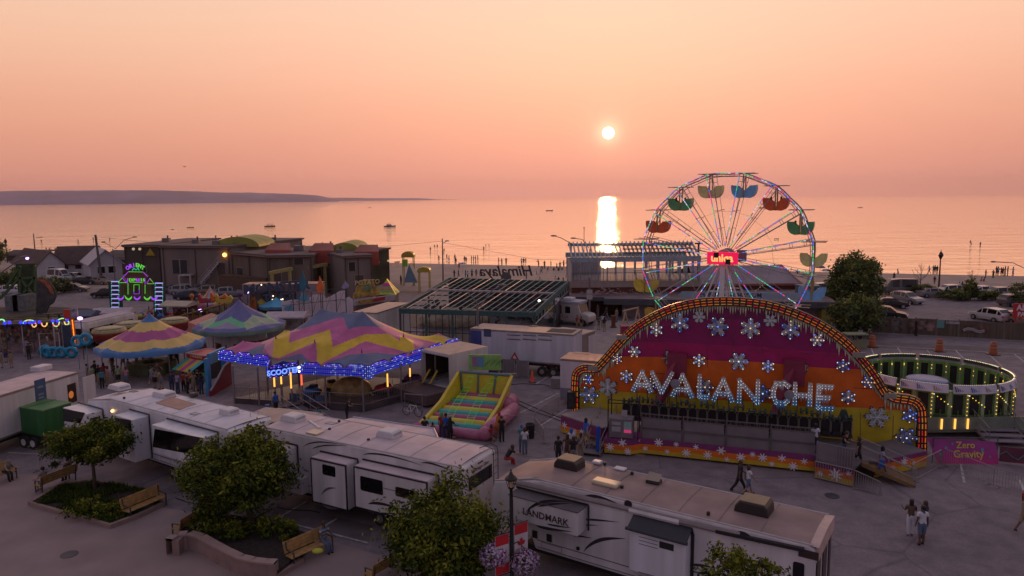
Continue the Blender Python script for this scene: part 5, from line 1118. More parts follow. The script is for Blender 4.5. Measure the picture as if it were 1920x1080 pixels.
for px,py0,py1,c_ in((517,703,725,0),(530,702,720,0),(548,698,728,0),(568,692,722,1),(728,700,725,0),(770,690,706,0)):
 g0=G(px,768 if px<600 else 757 if px<750 else 745);z0,z1=[AT(px,yy,g0.y).z for yy in(py1,py0)];q=g0-DO;m=MB();n=12
 for i in range(n):m.box(q.x-.05,q.x+.05,q.y-.05,q.y+.05,z0+(z1-z0)*i/n,z0+(z1-z0)*(i+.7)/n)
 m.build('light_strip',amb[c_],DT);m=MB();m.tube([(q.x,q.y+.1,.4),(q.x,q.y+.1,3.1)],.06,6);m.build('post',postm,DT)
def rail_run(root,a,b,z0,h=.9,step=.16,name='railing',mt=railm):
 a,b=Vector(a),Vector(b);L=(b-a).length;m=MB();m.tube([a+Z3*(z0+h),b+Z3*(z0+h)],.03,5);m.tube([a+Z3*(z0+.12),b+Z3*(z0+.12)],.02,5);n=max(2,int(L/step))
 for i in range(n+1):p=a.lerp(b,i/n);m.tube([p+Z3*(z0+.12),p+Z3*(z0+h)],.011,4,cap=False)
 for f in(0,.5,1):p=a.lerp(b,f);m.tube([p+Z3*z0,p+Z3*(z0+h)],.03,5)
 return m.build(name,mt,root)
rail_run(DT,P4[0],P4[0]+D1*.9,.45);rail_run(DT,P4[0],P4[0]+D2*.5,.45);rail_run(DT,P4[3]-D2*.25,P4[3],.45)
m1,m2=MB(),MB();e0=G(600,800)-DO;stairs(m1,m2,e0,P4[0]+D2*.62,1.6,4,0,.45);s_=m1.build('steps',deckm,DT);m2.build('handrail',railm,s_)
m=MB()
for k in range(3):m.add([P4[0]+D2*(.28+.10*k)+Z3*.5,P4[0]+D2*(.36+.10*k)+Z3*.5,P4[0]+D2*(.36+.1*k)+Z3*1.1,P4[0]+D2*(.28+.1*k)+Z3*1.1],[(0,1,2,3)])
m.build('blue_panel',M('steel blue ramp panel',(.05,.08,.16),.5),DT)
m=MB();m.box(-.15,.15,-.15,.15,0,1.4);o=m.build('entrance_post',M('blue entrance post',(.08,.14,.30),.5),DT,G(503,795)-DO);bevel(o,.04)
m=MB();m.sph((0,0,.3),1.25,12,0,(1.3,.8,.85));o=m.build('gold_cover',M('golden tarpaulin',(.40,.26,.09),.45,var=.3,sc_=2,bump=1.0,bs=2),DT,Vector(P4[0])*0+G(660,748)-DO+Z3*.45,smooth=True)
def dodgem(loc,rz,col,label):
 t=T('dodgem_car',label,'dodgem car',loc,rz,'dodgem cars on the ride floor')
 m=MB();m.lathe([(.02,.1),(.72,.1),(.76,.2),(.74,.3),(.6,.34),(0.1,.34)],18,sx=1.3,sy=.85);m.build('bumper',rubber,t,smooth=True)
 m=MB();m.lathe([(.62,.3),(.6,.55),(.45,.68),(.4,.6),(.38,.42),(0,.4)],16,sx=1.25,sy=.85);m.build('body',col,t,smooth=True)
 m=MB();m.box(.1,.5,-.3,.3,.5,.8);bevel(m.build('seat',black,t),.05);m=MB();m.tube([(.72,0,.4),(.72,0,2.4)],.02,5);m.build('pole',chrome,t)
 return t
for px,py,rz,c_,l in((720,748,.5,red,'red dodgem car near the right railing of the ride'),(585,752,1.2,blue,'blue dodgem car behind the entrance of the ride'),(625,742,2.2,yellow,'yellow dodgem car deep under the canopy'),(775,728,.2,purple,'purple dodgem car at the right rear of the ride')):dodgem(G(px,py)+Z3*.45,rz,c_,l)
# striped inflatable ladder climb
FLc_,FRc_,BLc,BRc,TLc,TRc=G(792,800,.35),G(902,812,.35),AT(866,741,52.6),AT(946,747,52.0),AT(862,697,52.8),AT(957,704,52.2)
IT=T('inflatable_game','striped yellow, teal and purple inflatable climbing game with lime ladders and pink surround','inflatable',(FLc_.x,FLc_.y,0));IO=Vector((FLc_.x,FLc_.y,0))
vy,vt,vpu=M('yellow vinyl',(.62,.48,.03),.4,var=.08),M('teal vinyl',(.04,.34,.32),.4,var=.08),M('plum vinyl',(.34,.07,.16),.4,var=.08)
cols=[vt,vy,vpu,vt,vy,vpu,vt,vy,vpu]
for k in range(9):
 f0,f1=k/9,(k+1)/9;f=(f0+f1)/2;a=FLc_.lerp(BLc,f)-IO;b=FRc_.lerp(BRc,f)-IO;r=(BLc-FLc_).length/9*.56
 m=MB();d=(b-a).normalized();m.tube([a-d*.0,a+d*.15,b-d*.15,b],[r*.7,r,r,r*.7],10);m.build('tube',cols[k],IT,smooth=True)
m=MB();m.add([BLc-IO,BRc-IO,TRc-IO,TLc-IO],[(0,1,2,3)]);w0=[BLc-IO,BRc-IO,TRc-IO,TLc-IO];m.add([p+Vector((.1,.3,0))for p in w0],[(3,2,1,0)]);m.add([w0[3],w0[2],w0[2]+Vector((.1,.3,0)),w0[3]+Vector((.1,.3,0))],[(0,1,2,3)]);m.build('back_wall',vy,IT)
m=MB()
for f in(0.02,.37,.72):a=w0[0].lerp(w0[1],f);b=w0[3].lerp(w0[2],f);m.tube([a+Vector((0,-.06,0)),b+Vector((0,-.06,0))],.07,6)
m.tube([w0[3],w0[2]],.1,8);m.build('seam_tube',M('slate vinyl seam',(.10,.18,.20),.5),IT)
m=MB();
for fr,bk,tp in((FLc_-IO,BLc-IO,TLc-IO),(FRc_-IO,BRc-IO,TRc-IO)):
 s=-1 if fr.x<1 else 1;o_=Vector((.22*s,0,0));st=len(m.v);a,b,c=fr+Z3*.3,tp,bk-Z3*.2;g0=fr-Z3*.2
 mid=a.lerp(b,.5)-Z3*.35;m.add([g0,c,b,mid,a,g0+o_,c+o_,b+o_,mid+o_,a+o_],[(0,1,2,3,4),(9,8,7,6,5),(4,3,8,9),(3,2,7,8),(0,4,9,5)])
m.build('side_wall',vy,IT)
m=MB()
ring=[FLc_-IO+Vector((-.45,-.1,0)),FRc_-IO+Vector((.3,-.35,0)),G(962,778)-IO,BRc-IO+Vector((.5,.2,0))]
for i,(a,b,r)in enumerate(((ring[0],ring[1],.34),(ring[1],ring[2],.50),(ring[2]+Vector((-.5,.5,0)),Vector((ring[3].x,ring[3].y,0)),.6),(Vector((BLc.x,BLc.y,0))-IO+Vector((-.4,.2,0)),ring[0],.32))):
 a=Vector((a.x,a.y,r*.85));b=Vector((b.x,b.y,r*.85));m=MB();m.sph(a,r,10);m.tube([a,a.lerp(b,.33),a.lerp(b,.66),b],[r,r*1.08,r*1.05,r],12);m.sph(b,r,10);m.build('pink_tube',M('plum pink vinyl',(.46,.14,.24),.4,var=.12),IT,smooth=True)
m=MB();c=sum(ring,Vector())/4;m.add([Vector((p.x,p.y,.25))for p in(ring[0],ring[1],ring[2],ring[3],Vector((BLc.x,BLc.y,0))-IO)],[(0,1,2,3,4)]);m.build('base_mat',M('plum pink vinyl',(.46,.14,.24),.4),IT)
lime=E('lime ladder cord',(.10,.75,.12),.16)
def ladder(f,g,h):
 a=FLc_.lerp(FRc_,f)-IO+Z3*.45;b=BLc.lerp(BRc,g)-IO+Z3*.35;c=TLc.lerp(TRc,h)-IO+Vector((0,-.15,-.1));pts=[a,a.lerp(b,.33)+Z3*.15,a.lerp(b,.66)+Z3*.2,b+Z3*.1,c];w_=Vector((.24,0,0));m=MB()
 for s in(-1,1):m.tube([p+w_*s for p in pts],.016,4)
 for i in range(4):
  for q in(.15,.5,.85):p=pts[i].lerp(pts[i+1],q);m.tube([p-w_,p+w_],.016,4)
 m.build('ladder',lime,IT)
ladder(.42,.1,.25);ladder(.78,.55,.72)
SGP=Pl(AT(879,697,54.5).xy,AT(941,701,54.3).xy);sg=TP('game_sign','lime green game sign with a small pink and blue picture above the inflatable','sign',SGP)
x0,x1,z0,z1=SGP.rect((879,665),(940,694));m=MB();m.box(x0,x1,0,.1,z0,z1);m.build('board',M('lime sign board',(.26,.52,.14),.5,var=.2,sc_=1.5),sg)
m=MB();m.box(x0+.25,x0+(x1-x0)*.46,-.01,-.002,z0+.25,z1-.15);m.build('picture',bands('sign picture',[(0,(.5,.1,.3)),(1,(.1,.3,.5))],'X',.3,3,const=False),sg)
m=MB()
for i in range(9):x=x0+(x1-x0)*(.5+.055*i);m.beam((x,-.012,z0+.3+.12*(i%3)),(x+.08,-.012,z0+.55+.12*(i%3)),.05,.01,up=(0,1,0))
m.build('painted_figures',M('dark green marks',(.05,.2,.08),.5),sg)
m=MB();m.tube([(x0+.2,.1,0),(x0+.2,.1,z0)],.05,6);m.tube([(x1-.2,.1,0),(x1-.2,.1,z0)],.05,6);m.beam((x0-1.6,.05,z0-.25),(x1+1.2,.05,z0-.3),.08);m.build('frame',steel,sg)
m=MB()
for i in range(4):m.box(x0+.3+.55*i,x0+.75+.55*i,-.08,-.05,z0-.6,z0-.2)
m.build('notice',M('pale notice',(.4,.42,.5),.6),sg)
gb=Pl(G(943,707,0),G(1000,712,0));PG=TP('folding_counter','grey folded panels standing under the longest white trailer','counter',gb)
for i,x in enumerate((0,1.25)):
 m=MB();m.box(x,x+1.15,0,.08,.25,1.6);m.build('panel',M('grey counter panel',(.2,.18,.19),.6),PG);m=MB();m.box(x,x+.06,-.02,0,0,1.7);m.box(x+1.09,x+1.15,-.02,0,0,1.7);m.build('leg',steel,PG)
ut=Pl(G(1033,728),G(1050,729));m=MB();m.box(0,1.2,0,.8,.02,.75);m.box(-.03,1.23,-.03,.83,.75,.82);m.box(.1,1.1,-.02,-.004,.4,.44);o=m.build('utility_box',M('grey utility box',(.25,.23,.23),.6),None,(ut.o.x,ut.o.y,0),(0,0,ut.rz));tag(o,'grey lidded utility box left of the orange roofed box trailer','utility box')
cm_=M('black cable',(.02,.018,.02),.6)
for i,pts in enumerate((((955,745),(985,757),(1010,768),(1035,778),(1055,785)),((958,750),(995,770),(1030,782),(1052,790)),((950,722),(980,720),(1020,722),(1048,728)),((520,952),(548,957),(580,958),(600,962)),((470,978),(486,968),(510,955)),((330,935),(350,942),(370,946)))):
 q=[G(*p)+Z3*.03 for p in pts];m=MB();m.tube([v-q[0]for v in q],.028,5);o=m.build('cable',cm_,None,q[0]);tag(o,['black cable curving from the inflatable to the stage box','lower black cable beside the curving one by the inflatable','black cable under the longest white trailer','cable on the asphalt by the middle trailer','short curled cable right of the larger round tree','cable on the asphalt behind the right bench of the left planter'][i],'cable')
 # round spinning ride on the right
ZC=Vector((29.7,49.8,0));ZR=4.75;ZT=T('round_ride','round green spinning ride with yellow bulbs and blue saucer at its centre','fairground ride',ZC)
tilt=Matrix.Translation((0,0,2.0))@Matrix.Rotation(R(0),4,'X')@Matrix.Translation((0,0,-2.0))
gp=M('green ride panel',(.16,.34,.08),.4,var=.15);gpl=M('pale green pillar',(.34,.42,.22),.4);NB=30;zb,zt=1.2,2.85
def cyl(a,r,z):return Vector((math.cos(R(a))*r,math.sin(R(a))*r,z))
for k in range(NB):
 a0,a1=360*k/NB,360*(k+1)/NB;am=(a0+a1)/2
 m=MB();m.add([cyl(a0,ZR,zb),cyl(a1,ZR,zb),cyl(a1,ZR,zt),cyl(a0,ZR,zt),cyl(a0,ZR-.12,zb),cyl(a1,ZR-.12,zb),cyl(a1,ZR-.12,zt),cyl(a0,ZR-.12,zt)],[(0,1,2,3),(7,6,5,4),(3,2,6,7),(0,4,5,1)]);m.xf(tilt);pn=m.build('wall_panel',gp,ZT)
 m=MB();e=.26*360/NB
 m.add([cyl(a0+e,ZR-.15,zb+.15),cyl(a1-e,ZR-.15,zb+.15),cyl(a1-e,ZR-.15,zt-.18),cyl(a0+e,ZR-.15,zt-.18)],[(3,2,1,0)]);m.add([cyl(a0+e*.8,ZR+.02,zb+.1),cyl(a1-e*.8,ZR+.02,zb+.1),cyl(a1-e*.8,ZR+.02,zt-.25),cyl(a0+e*.8,ZR+.02,zt-.25)],[(0,1,2,3)]);m.xf(tilt);m.build('backrest',M('black padding and painted openings',(.012,.01,.012),.6),pn)  # inner quad is padding; outer black quad paints in the shaded openings
 m=MB();m.beam(cyl(a0,ZR-.16,zb+.05),cyl(a0,ZR-.16,zt),.16,.1);m.beam(cyl(a0,ZR+.07,zb-.2),cyl(a0,ZR+.07,zt),.20,.12);m.xf(tilt);m.build('pillar',gpl,ZT)
yb=[E('yellow bulb light',(1,.60,.06),1.5),E('warm white bulb light',(1,.9,.55),1.7)]
wb=M('white header board',(.62,.60,.70),.4);st3=[M('navy stripe',(.06,.05,.16),.5),M('blue header stripe',(.06,.16,.42),.5),M('tan header stripe',(.40,.25,.2),.5)]
for k in range(10):
 a0,a1=36*k+1.5,36*(k+1)-1.5;m=MB();n=6
 for i in range(n):
  p,q=a0+(a1-a0)*i/n,a0+(a1-a0)*(i+1)/n;r0,r1=ZR+.25,ZR+.12;z0,z1=zt-.1,zt+.42
  m.add([cyl(p,r0,z0),cyl(q,r0,z0),cyl(q,r1,z1),cyl(p,r1,z1),cyl(p,r0-.1,z0),cyl(q,r0-.1,z0),cyl(q,r1-.1,z1),cyl(p,r1-.1,z1)],[(0,1,2,3),(7,6,5,4),(3,2,6,7),(0,4,5,1)])
 m.xf(tilt);hd=m.build('header',wb,ZT)
 m=MB()
 for g_ in range(3):
  for j in range(5):
   p=a0+(a1-a0)*((g_+.18+.14*j)/3);w_=.8-.13*j;h0,h1=.10+.02*j,.42-.06*j;s=1.2
   m.add([cyl(p-s*.3,ZR+.265-.02*h0,zt-.1+h0),cyl(p+w_-s*.3,ZR+.265-.02*h0,zt-.1+h0),cyl(p+w_-s,ZR+.20-.02,zt-.1+h1),cyl(p-s,ZR+.20-.02,zt-.1+h1)],[(0,1,2,3)],g_)
 m.xf(tilt);m.build('stripe',st3,hd)
 m=MB()
 for i in range(22):p=a0+(a1-a0)*(i+.5)/22;m.sph(cyl(p,ZR-.0,zt+.40),.028,5,0 if i%7==0 else 1)
 m.xf(tilt);m.build('bulbs',[yb[0],yb[1]],hd)
 m=MB();
 for i in range(n):p,q=a0+(a1-a0)*i/n,a0+(a1-a0)*(i+1)/n;m.add([cyl(p,ZR-.10,zt+.18),cyl(q,ZR-.10,zt+.18),cyl(q,ZR-.10,zt+.42),cyl(p,ZR-.10,zt+.42)],[(3,2,1,0)])
 m.xf(tilt);m.build('header_back',M('dark header back',(.04,.06,.05),.5),hd)
m=MB();rr=random.Random(9)
for k in range(NB):
 a=360*k/NB
 if k%2==0:
  for i in range(9):m.sph(cyl(a,ZR+.16,zb-.4+.26*i),.033,5,0)
  for i in range(6):m.sph(cyl(a+360/NB*(i+.5)/6*1.2,ZR+.14,zt-.25-.15*i),.033,5,0 if i%4 else 1)
 for i in range(2):m.sph(cyl(a,ZR-.24,zt-.3-.7*i*rr.random()),.035,5,0)
m.xf(tilt);tag(m.build('bulbs',yb,ZT),kind='stuff')
m=MB();m.lathe([(0,zb+.05),(ZR-.1,zb+.05)],36);m.lathe([(ZR+.15,zb-.55),(ZR+.18,zb-.1),(ZR-.1,zb+.02)],36);m.xf(tilt);m.build('drum_floor',M('dark green drum floor',(.05,.09,.04),.5),ZT)
m=MB()
for k in range(60):a=6*k;m.beam(cyl(a,ZR+.08,.75),cyl(a,ZR+.08,zb+.4),.05,.04)
m.build('outer_cage',M('dull green cage bar',(.14,.20,.08),.5),ZT)
m=MB();m.lathe([(.9,zb+.1),(.95,zb+1.0),(1.1,zb+1.1)],16);m.build('hub',M('plum hub',(.22,.06,.16),.5),ZT,(-.3,.1,0),smooth=True)
m=MB();m.lathe([(.0,zb+1.35),(.7,zb+1.38),(1.25,zb+1.30),(1.42,zb+1.18),(1.3,zb+1.08),(.4,zb+1.0)],24);m.build('saucer',M('blue grey saucer',(.16,.22,.42),.35),ZT,(-.3,.1,0),smooth=True)
m=MB();m.box(-3.6,3.9,-5.4,-5.3,.55,1.35);m.box(-3.6,3.9,-5.3,4,.35,.5);base_=m.build('platform',M('grey green platform sheet',(.22,.26,.20),.5,.3,var=.15),ZT)
m=MB()
for px in(1766,1791,1815):x=AT(px,790,ZC.y-5.45).x-ZC.x;m.box(x-.05,x+.05,-5.48,-5.42,.62,1.28)
m.build('light_strip',amb[0],ZT)
for x in(-3.3,3.6):
 for y in(-5.0,3.5):m=MB();m.box(x-.15,x+.15,y-.15,y+.15,0,.4);m.build('leg',dsteel,ZT)
m=MB();m.prism([(0,0),(1.5,0),(1.5,2.9),(0,2.4)],(4.0,-5.3,1.0),Vector((.8,.6,0)),Z3,.08);m.build('entrance_panel',M('pale entrance panel',(.38,.34,.34),.4,.3),ZT)
m1,m2=MB(),MB();stairs(m1,m2,G(1893,838)-ZC,G(1835,802)-ZC+Vector((0,0,0)),2.4,6,.15,1.1);s_=m1.build('steps',M('mauve grey tread plate',(.28,.24,.28),.5,.3),ZT);m2.build('handrail',railm,s_)
ZP=Pl(G(1748,868),G(1868,868));zb_=TP('fence_banner','magenta banner with yellow painted lettering below the round ride','banner',ZP);L=ZP.L
m=MB();m.prism([(.15,.1),(L-.1,.02),(L,.3),(L-.1,1.3),(-.35,1.55),(-.15,1.1)],(0,-.3,0),X3,Vector((0,.30,1)).normalized(),.02);bn=m.build('cloth',bands('banner cloth paint',[(0,(.50,.01,.16)),(.9,(.34,.03,.24)),(1.6,(.30,.04,.22))],wob=.2,wsc=.8,const=False),zb_)
yt=M('yellow painted letter',(.65,.45,.08),.5);vz=Vector((0,.30,1)).normalized();m=MB();put_text(m,'Zero',(L*.50,-.3,0)+Vector((0,0,0))if False else Vector((L*.50,-.305,0))+vz*.95-Y3*.012,X3,vz,.52,.02,.012);put_text(m,'Gravity',Vector((L*.53,-.305,0))+vz*.42-Y3*.012,X3,vz,.58,.02,.012);m.build('lettering',yt,bn)
m=MB();rr=random.Random(2)
for i in range(8):
 c=Vector((rr.choice((.35,.7,L-.5,L-.9,L*.3)),-.31,0))+vz*rr.uniform(.2,1.25)-Y3*(.012+.001*i);r=rr.uniform(.05,.11);m.prism([(math.cos(t)*r,math.sin(t)*r)for t in(0,1.26,2.5,3.8,5)],c,X3,vz,.004)
m.build('painted_spots',M('teal painted spots',(.12,.28,.34),.5),bn)
m=MB();m.tube([(0,0,0),(0,0,1.5)],.03,5);m.tube([(L,0,0),(L,0,1.5)],.03,5);m.tube([(0,0,1.5),(L,0,1.5)],.03,5);m.build('frame',dsteel,zb_)
Z2=Pl(G(1873,868),G(1990,880));z2=TP('fence_banner','dark plum banner with teal squiggles beside the magenta banner','banner',Z2);m=MB();m.box(0,Z2.L,0,.03,.1,1.0);b_=m.build('cloth',M('dark plum cloth',(.14,.03,.06),.6,var=.2),z2);m=MB();m.tube([(x*.3,-.015,.5+.22*math.sin(x*1.7))for x in range(10)],.04,4);m.build('squiggle',M('dull teal paint',(.06,.16,.16),.5),b_)
# peaked tents
def peaktent(name,label,c,rad,ze,zp,mats,f,n=12,pole=True,drop=.45,seed=1):
 t=T(name,label,'tent',c,0,'peaked fair tents');NR,NA=48,144;m=MB();vs=[];mi=[]
 for i in range(NR+1):
  r=i/NR
  for k in range(NA):a=2*math.pi*k/NA;sc_=1-.045*abs(math.sin(a*n/2))**.5*0-.05*(math.sin(a*n/2)**2)*r;rr_=max(r,.004)*rad*sc_;z=zp-(zp-ze)*(r**.66)-.10*r*abs(math.sin(a*n/2));vs.append((math.cos(a)*rr_,math.sin(a)*rr_,z))
 fs=[]
 for i in range(NR):
  for k in range(NA):fs.append((i*NA+k,i*NA+(k+1)%NA,(i+1)*NA+(k+1)%NA,(i+1)*NA+k));mi.append(f((i+.5)/NR,(k+.5)/NA))
 b=len(vs)
 for k in range(NA):x,y,z=vs[NR*NA+k];vs.append((x*1.005,y*1.005,z-drop*(.75+.25*abs(math.cos(2*math.pi*k/NA*n*.5)))))
 for k in range(NA):fs.append((NR*NA+k,NR*NA+(k+1)%NA,b+(k+1)%NA,b+k));mi.append(len(mats)-1)
 m.add(vs,fs);m.m=mi;m.build('canopy',mats,t,smooth=True)
 m=MB();m.tube([(0,0,zp-.1),(0,0,zp+.5)],.05,5);m.build('peak_pole',dsteel,t)
 for k in range(6):a=R(60*k+15);m=MB();m.tube([(math.cos(a)*rad*.9,math.sin(a)*rad*.9,0),(math.cos(a)*rad*.9,math.sin(a)*rad*.9,ze)],.05,5);m.build('post',postm,t)
 return t
cY,cP,cB=M('tent cream yellow',(.68,.48,.15),.7,var=.08),M('tent mauve pink',(.42,.09,.24),.7,var=.06),M('tent blue',(.06,.18,.40),.6,var=.06)
def f1(r,a):
 w_=.035*abs(math.sin(a*math.pi*6))
 return 2 if r<.17 else 0 if r<.36+w_ else 1 if r<.62+w_*1.6 else 0 if r<.88+w_*2 else 2
zp=AT(287,590,64.5).z+.3
t1=peaktent('striped_tent','cream and mauve striped round tent with blue peak and blue hem, over the midway',(-32.9,64.5,0),4.6,2.75,zp,[cY,cP,cB],f1)
m=MB()
for k in range(8):a=R(45*k);m.box(math.cos(a)*1.4-.5,math.cos(a)*1.4+.5,math.sin(a)*1.4-.5,math.sin(a)*1.4+.5,0,1.0)
m.build('counter',M('olive game counter',(.10,.12,.05),.6,var=.3),t1)
cN,cG,cL=M('tent slate violet',(.13,.13,.30),.7,var=.06),M('tent bright green',(.16,.50,.24),.7,var=.06),M('tent pale lilac',(.30,.28,.38),.7,var=.06)
cG2=M('tent pale green',(.38,.46,.30),.7)
def f2(r,a):
 zz=abs((a*6)%1-.5)*2
 return 0 if r<.42+.24*zz else 1 if(r<.60+.26*zz and int(a*6)%2==1)else 3 if r<.74+.2*zz and int(a*6)%2==0 else 2 if r<.86 else 0
zp2=AT(446,567,73.5).z+.4
t2_=peaktent('chevron_tent','slate blue round tent with bright green chevrons beside the mauve striped tent',(-28.3,73.8,0),4.6,2.75,zp2,[cN,cG,cL,cG2,M('tent dark hem',(.12,.2,.16),.7)],f2)
t2_.rotation_euler=(0,0,R(-62))
m=MB()
for k in range(10):a=R(36*k);m.box(math.cos(a)*2-.6,math.cos(a)*2+.6,math.sin(a)*2-.6,math.sin(a)*2+.6,0,1.1)
m.build('counter',M('dull red counter',(.2,.04,.04),.6),t2_)
tl=G(397,590);t3=peaktent('small_tent','small pale blue, yellow and orange striped tent left of the slate blue tent',(tl.x,tl.y,0),1.9,1.7,4.1,[M('tent sky',(.25,.38,.5),.6),M('tent amber',(.62,.36,.08),.6),M('tent rose',(.5,.15,.2),.6)],lambda r,a:(int(a*12))%3)
TBP=Pl(G(352,705),G(392,712));tb=TP('ticket_booth','ticket booth with red lettered header and rainbow striped awning','ticket booth',TBP);tx=TBP.L
bl2=M('sky blue booth panel',(.04,.26,.50),.5,var=.1);yg=TBP.o.y
x0,x1,z0,z1=TBP.rect((355,661),(391,674));m=MB();m.box(x0,x1+.05,-.3,1.9,z0-.05,z1);m.build('header',M('red booth header',(.50,.02,.035),.45),tb)
m=MB();put_text(m,'Tickets',((x0+x1)/2,-.303,z0+.1),X3,Z3,.62,.02,.01,sx=.9);m.build('lettering',M('cream letters',(.66,.52,.25),.5),tb)
m=MB();m.tube([(x0,-.3,z1),(x1,-.3,z1),(x1,1.9,z1+.0),(x0,1.9,z1),(x0,-.3,z1)],.07,6);m.build('top_frame',M('pale top frame',(.45,.38,.38),.5),tb)
m=MB();m.box(x0+.1,x1-.1,.1,1.8,.05,z0-.05);m.build('body',M('dark booth interior',(.05,.035,.04),.6),tb)
sx0,sx1=x0-.05,x1-.1;colsa=[M('awning teal',(.06,.42,.42),.6),yellow,M('awning magenta',(.5,.08,.28),.6),yellow,M('awning teal',(.06,.42,.42),.6)];m=MB()
for i in range(10):
 a,b=sx0+(sx1-sx0)*i/10,sx0+(sx1-sx0)*(i+1)/10;m.add([(a-.5,-1.45,z0-.9),(b-.5,-1.45,z0-.9),(b,-.3,z0-.08),(a,-.3,z0-.08),(a-.5,-1.45,z0-.93),(b-.5,-1.45,z0-.93),(b,-.3,z0-.12),(a,-.3,z0-.12)],[(0,1,2,3),(7,6,5,4),(0,4,5,1)],[0,0,1,3,2,2,1,3,0,0][i])
m.build('awning',colsa,tb)
BBP=Pl(G(392,742),G(427,722));bb=TP('booth_front','sky blue arched booth frame with a red swooping panel, right of the ticket booth','booth',BBP);L=BBP.L
m=MB();m.box(0,.55,0,.25,0,3.0);m.box(L-.45,L,0,.25,0,3.3);m.box(.55,L-.45,0,.25,2.4,3.3);m.build('arch',bl2,bb)
m=MB();m.prism([(-.3,0),(L+.3,0),(L+.3,2.1),(L*.7,1.9),(L*.3,1.1),(-.3,.5)],(0,-.25,0),X3,Z3,.08);m.build('swoop_panel',M('deep red swoop panel',(.32,.02,.04),.4,var=.1),bb)
m=MB();m.tube([(-.3,-.3,.5),(L*.3,-.3,1.12),(L*.7,-.3,1.92),(L+.3,-.3,2.12)],.09,6);m.build('swoop_edge',M('grey edge',(.4,.36,.38),.5),bb)
# buildings along the beach
wallb=M('drab brown render',(.17,.125,.10),.85,var=.18,sc_=.15,streak=True);wallg=M('grey brown render',(.22,.17,.15),.85,var=.15,sc_=.15,streak=True);roofk=M('dark gravel roof',(.13,.10,.10),.9,var=.2,sc_=.2)
rred=M('rust red sheet roof',(.42,.07,.055),.6,var=.15,sc_=.4);ygr=M('yellow green vault',(.34,.32,.06),.6,var=.2,sc_=.3);winl=E('warm wall lamp',(1,.45,.08),6)
BL_=T('beach_complex','long low brown building with red roof sheds and yellow green vaults by the beach','building',G(470,545))
BO=Vector(BL_.location)
def block(a,b,ytop,D,m_,nm='wall'):
 A,B=G(*a)-BO,G(*b)-BO;d=(B-A).normalized();n=Vector((-d.y,d.x,0));h=AT(a[0],ytop,(A+BO).y).z;m=MB();q=[A,B,B+n*D,A+n*D]
 m.add([p for p in q]+[p+Z3*h for p in q],[(0,1,5,4),(1,2,6,5),(2,3,7,6),(3,0,4,7)]);w_=m.build(nm,m_,BL_)
 m=MB();q2=[A-d*.3-n*.3,B+d*.3-n*.3,B+d*.3+n*(D+.3),A-d*.3+n*(D+.3)];m.add([p+Z3*h for p in q2]+[p+Z3*(h+.3)for p in q2],[(3,2,1,0),(4,5,6,7),(0,1,5,4),(1,2,6,5),(2,3,7,6),(3,0,4,7)]);m.build('roof',roofk,BL_)
 return A,B,d,n,h
K1=block((238,540),(306,540),462,22,M('dark brown render',(.10,.075,.065),.85,var=.2,sc_=.2));K2=block((306,542),(437,545),463,24,wallg);K3=block((437,545),(508,556),475,18,wallb)
K4=block((505,558),(588,556),482,18,wallb);K5=block((588,548),(650,550),479,16,M('mossy dark wall',(.06,.06,.025),.9,var=.4,sc_=.2));K6=block((648,560),(699,556),483,28,wallg)
def onroof(px,py,Y):return AT(px,py,Y)-BO
def shed(px0,px1,pyt,pyb,Y):
 a,b=AT(px0,pyb,Y)-BO,AT(px1,pyb,Y)-BO;c,d=AT(px1-2,pyt,Y+6)-BO,AT(px0+12,pyt,Y+6)-BO;m=MB();z=Z3*2.2
 m.add([a,b,c,d,a-z,b-z,c-z,d-z],[(0,1,2,3),(0,4,5,1),(1,5,6,2),(2,6,7,3),(3,7,4,0)]);sh=m.build('roof_shed',rred,BL_)
 m=MB();n=14
 for i in range(n+1):f=i/n;m.beam(a.lerp(b,f)+Z3*.03,d.lerp(c,f)+Z3*.03,.08)
 m.build('sheet_rib',M('dark rust rib',(.14,.03,.03),.6),sh)
shed(497,545,456,469,119.5);shed(579,626,456,470,119.5);shed(664,710,459,472,118)
def vault(px0,px1,pyt,pyb,Y,D=9):
 a,b=AT(px0,pyb,Y)-BO,AT(px1,pyb,Y)-BO;h=AT(px0,pyt,Y).z-AT(px0,pyb,Y).z;c=(a+b)/2;r=(b-a).length/2;m=MB();vs=[];n=14
 for k in range(n+1):
  t=math.pi*k/n
  for y in(0,D):vs.append((c.x-r*math.cos(t),c.y+y,c.z+h*math.sin(t)))
 m.add(vs,[(2*k,2*k+2,2*k+3,2*k+1)for k in range(n)]+[tuple(range(0,2*n+2,2))]);m.build('vault',ygr,BL_)
vault(402,486,444,463,128);vault(618,673,455,471,124)
m=MB();A,B,d,n,h=K2;
g0=Pl((A+BO).xy,(B+BO).xy);P_=Pl((K1[0]+BO).xy,(K1[1]+BO).xy);x0,z0=P_.hit(275,479);x1,z1=P_.hit(293,479);zz=P_.hit(284,465)[1];q=lambda x,z,P_=P_:Vector((P_.o.x+P_.u.x*x-P_.n.x*.3,P_.o.y+P_.u.y*x-P_.n.y*.3,z))-BO
m.add([q(x0,z0),q(x1,z0),q((x0+x1)/2,zz)]+[q(x0,z0)+Vector((0,.25,0)),q(x1,z0)+Vector((0,.25,0)),q((x0+x1)/2,zz)+Vector((0,.25,0))],[(0,1,2),(0,3,4,1),(1,4,5,2),(2,5,3,0)]);m.build('yellow_gable',M('mustard gable',(.42,.30,.02),.6),BL_)
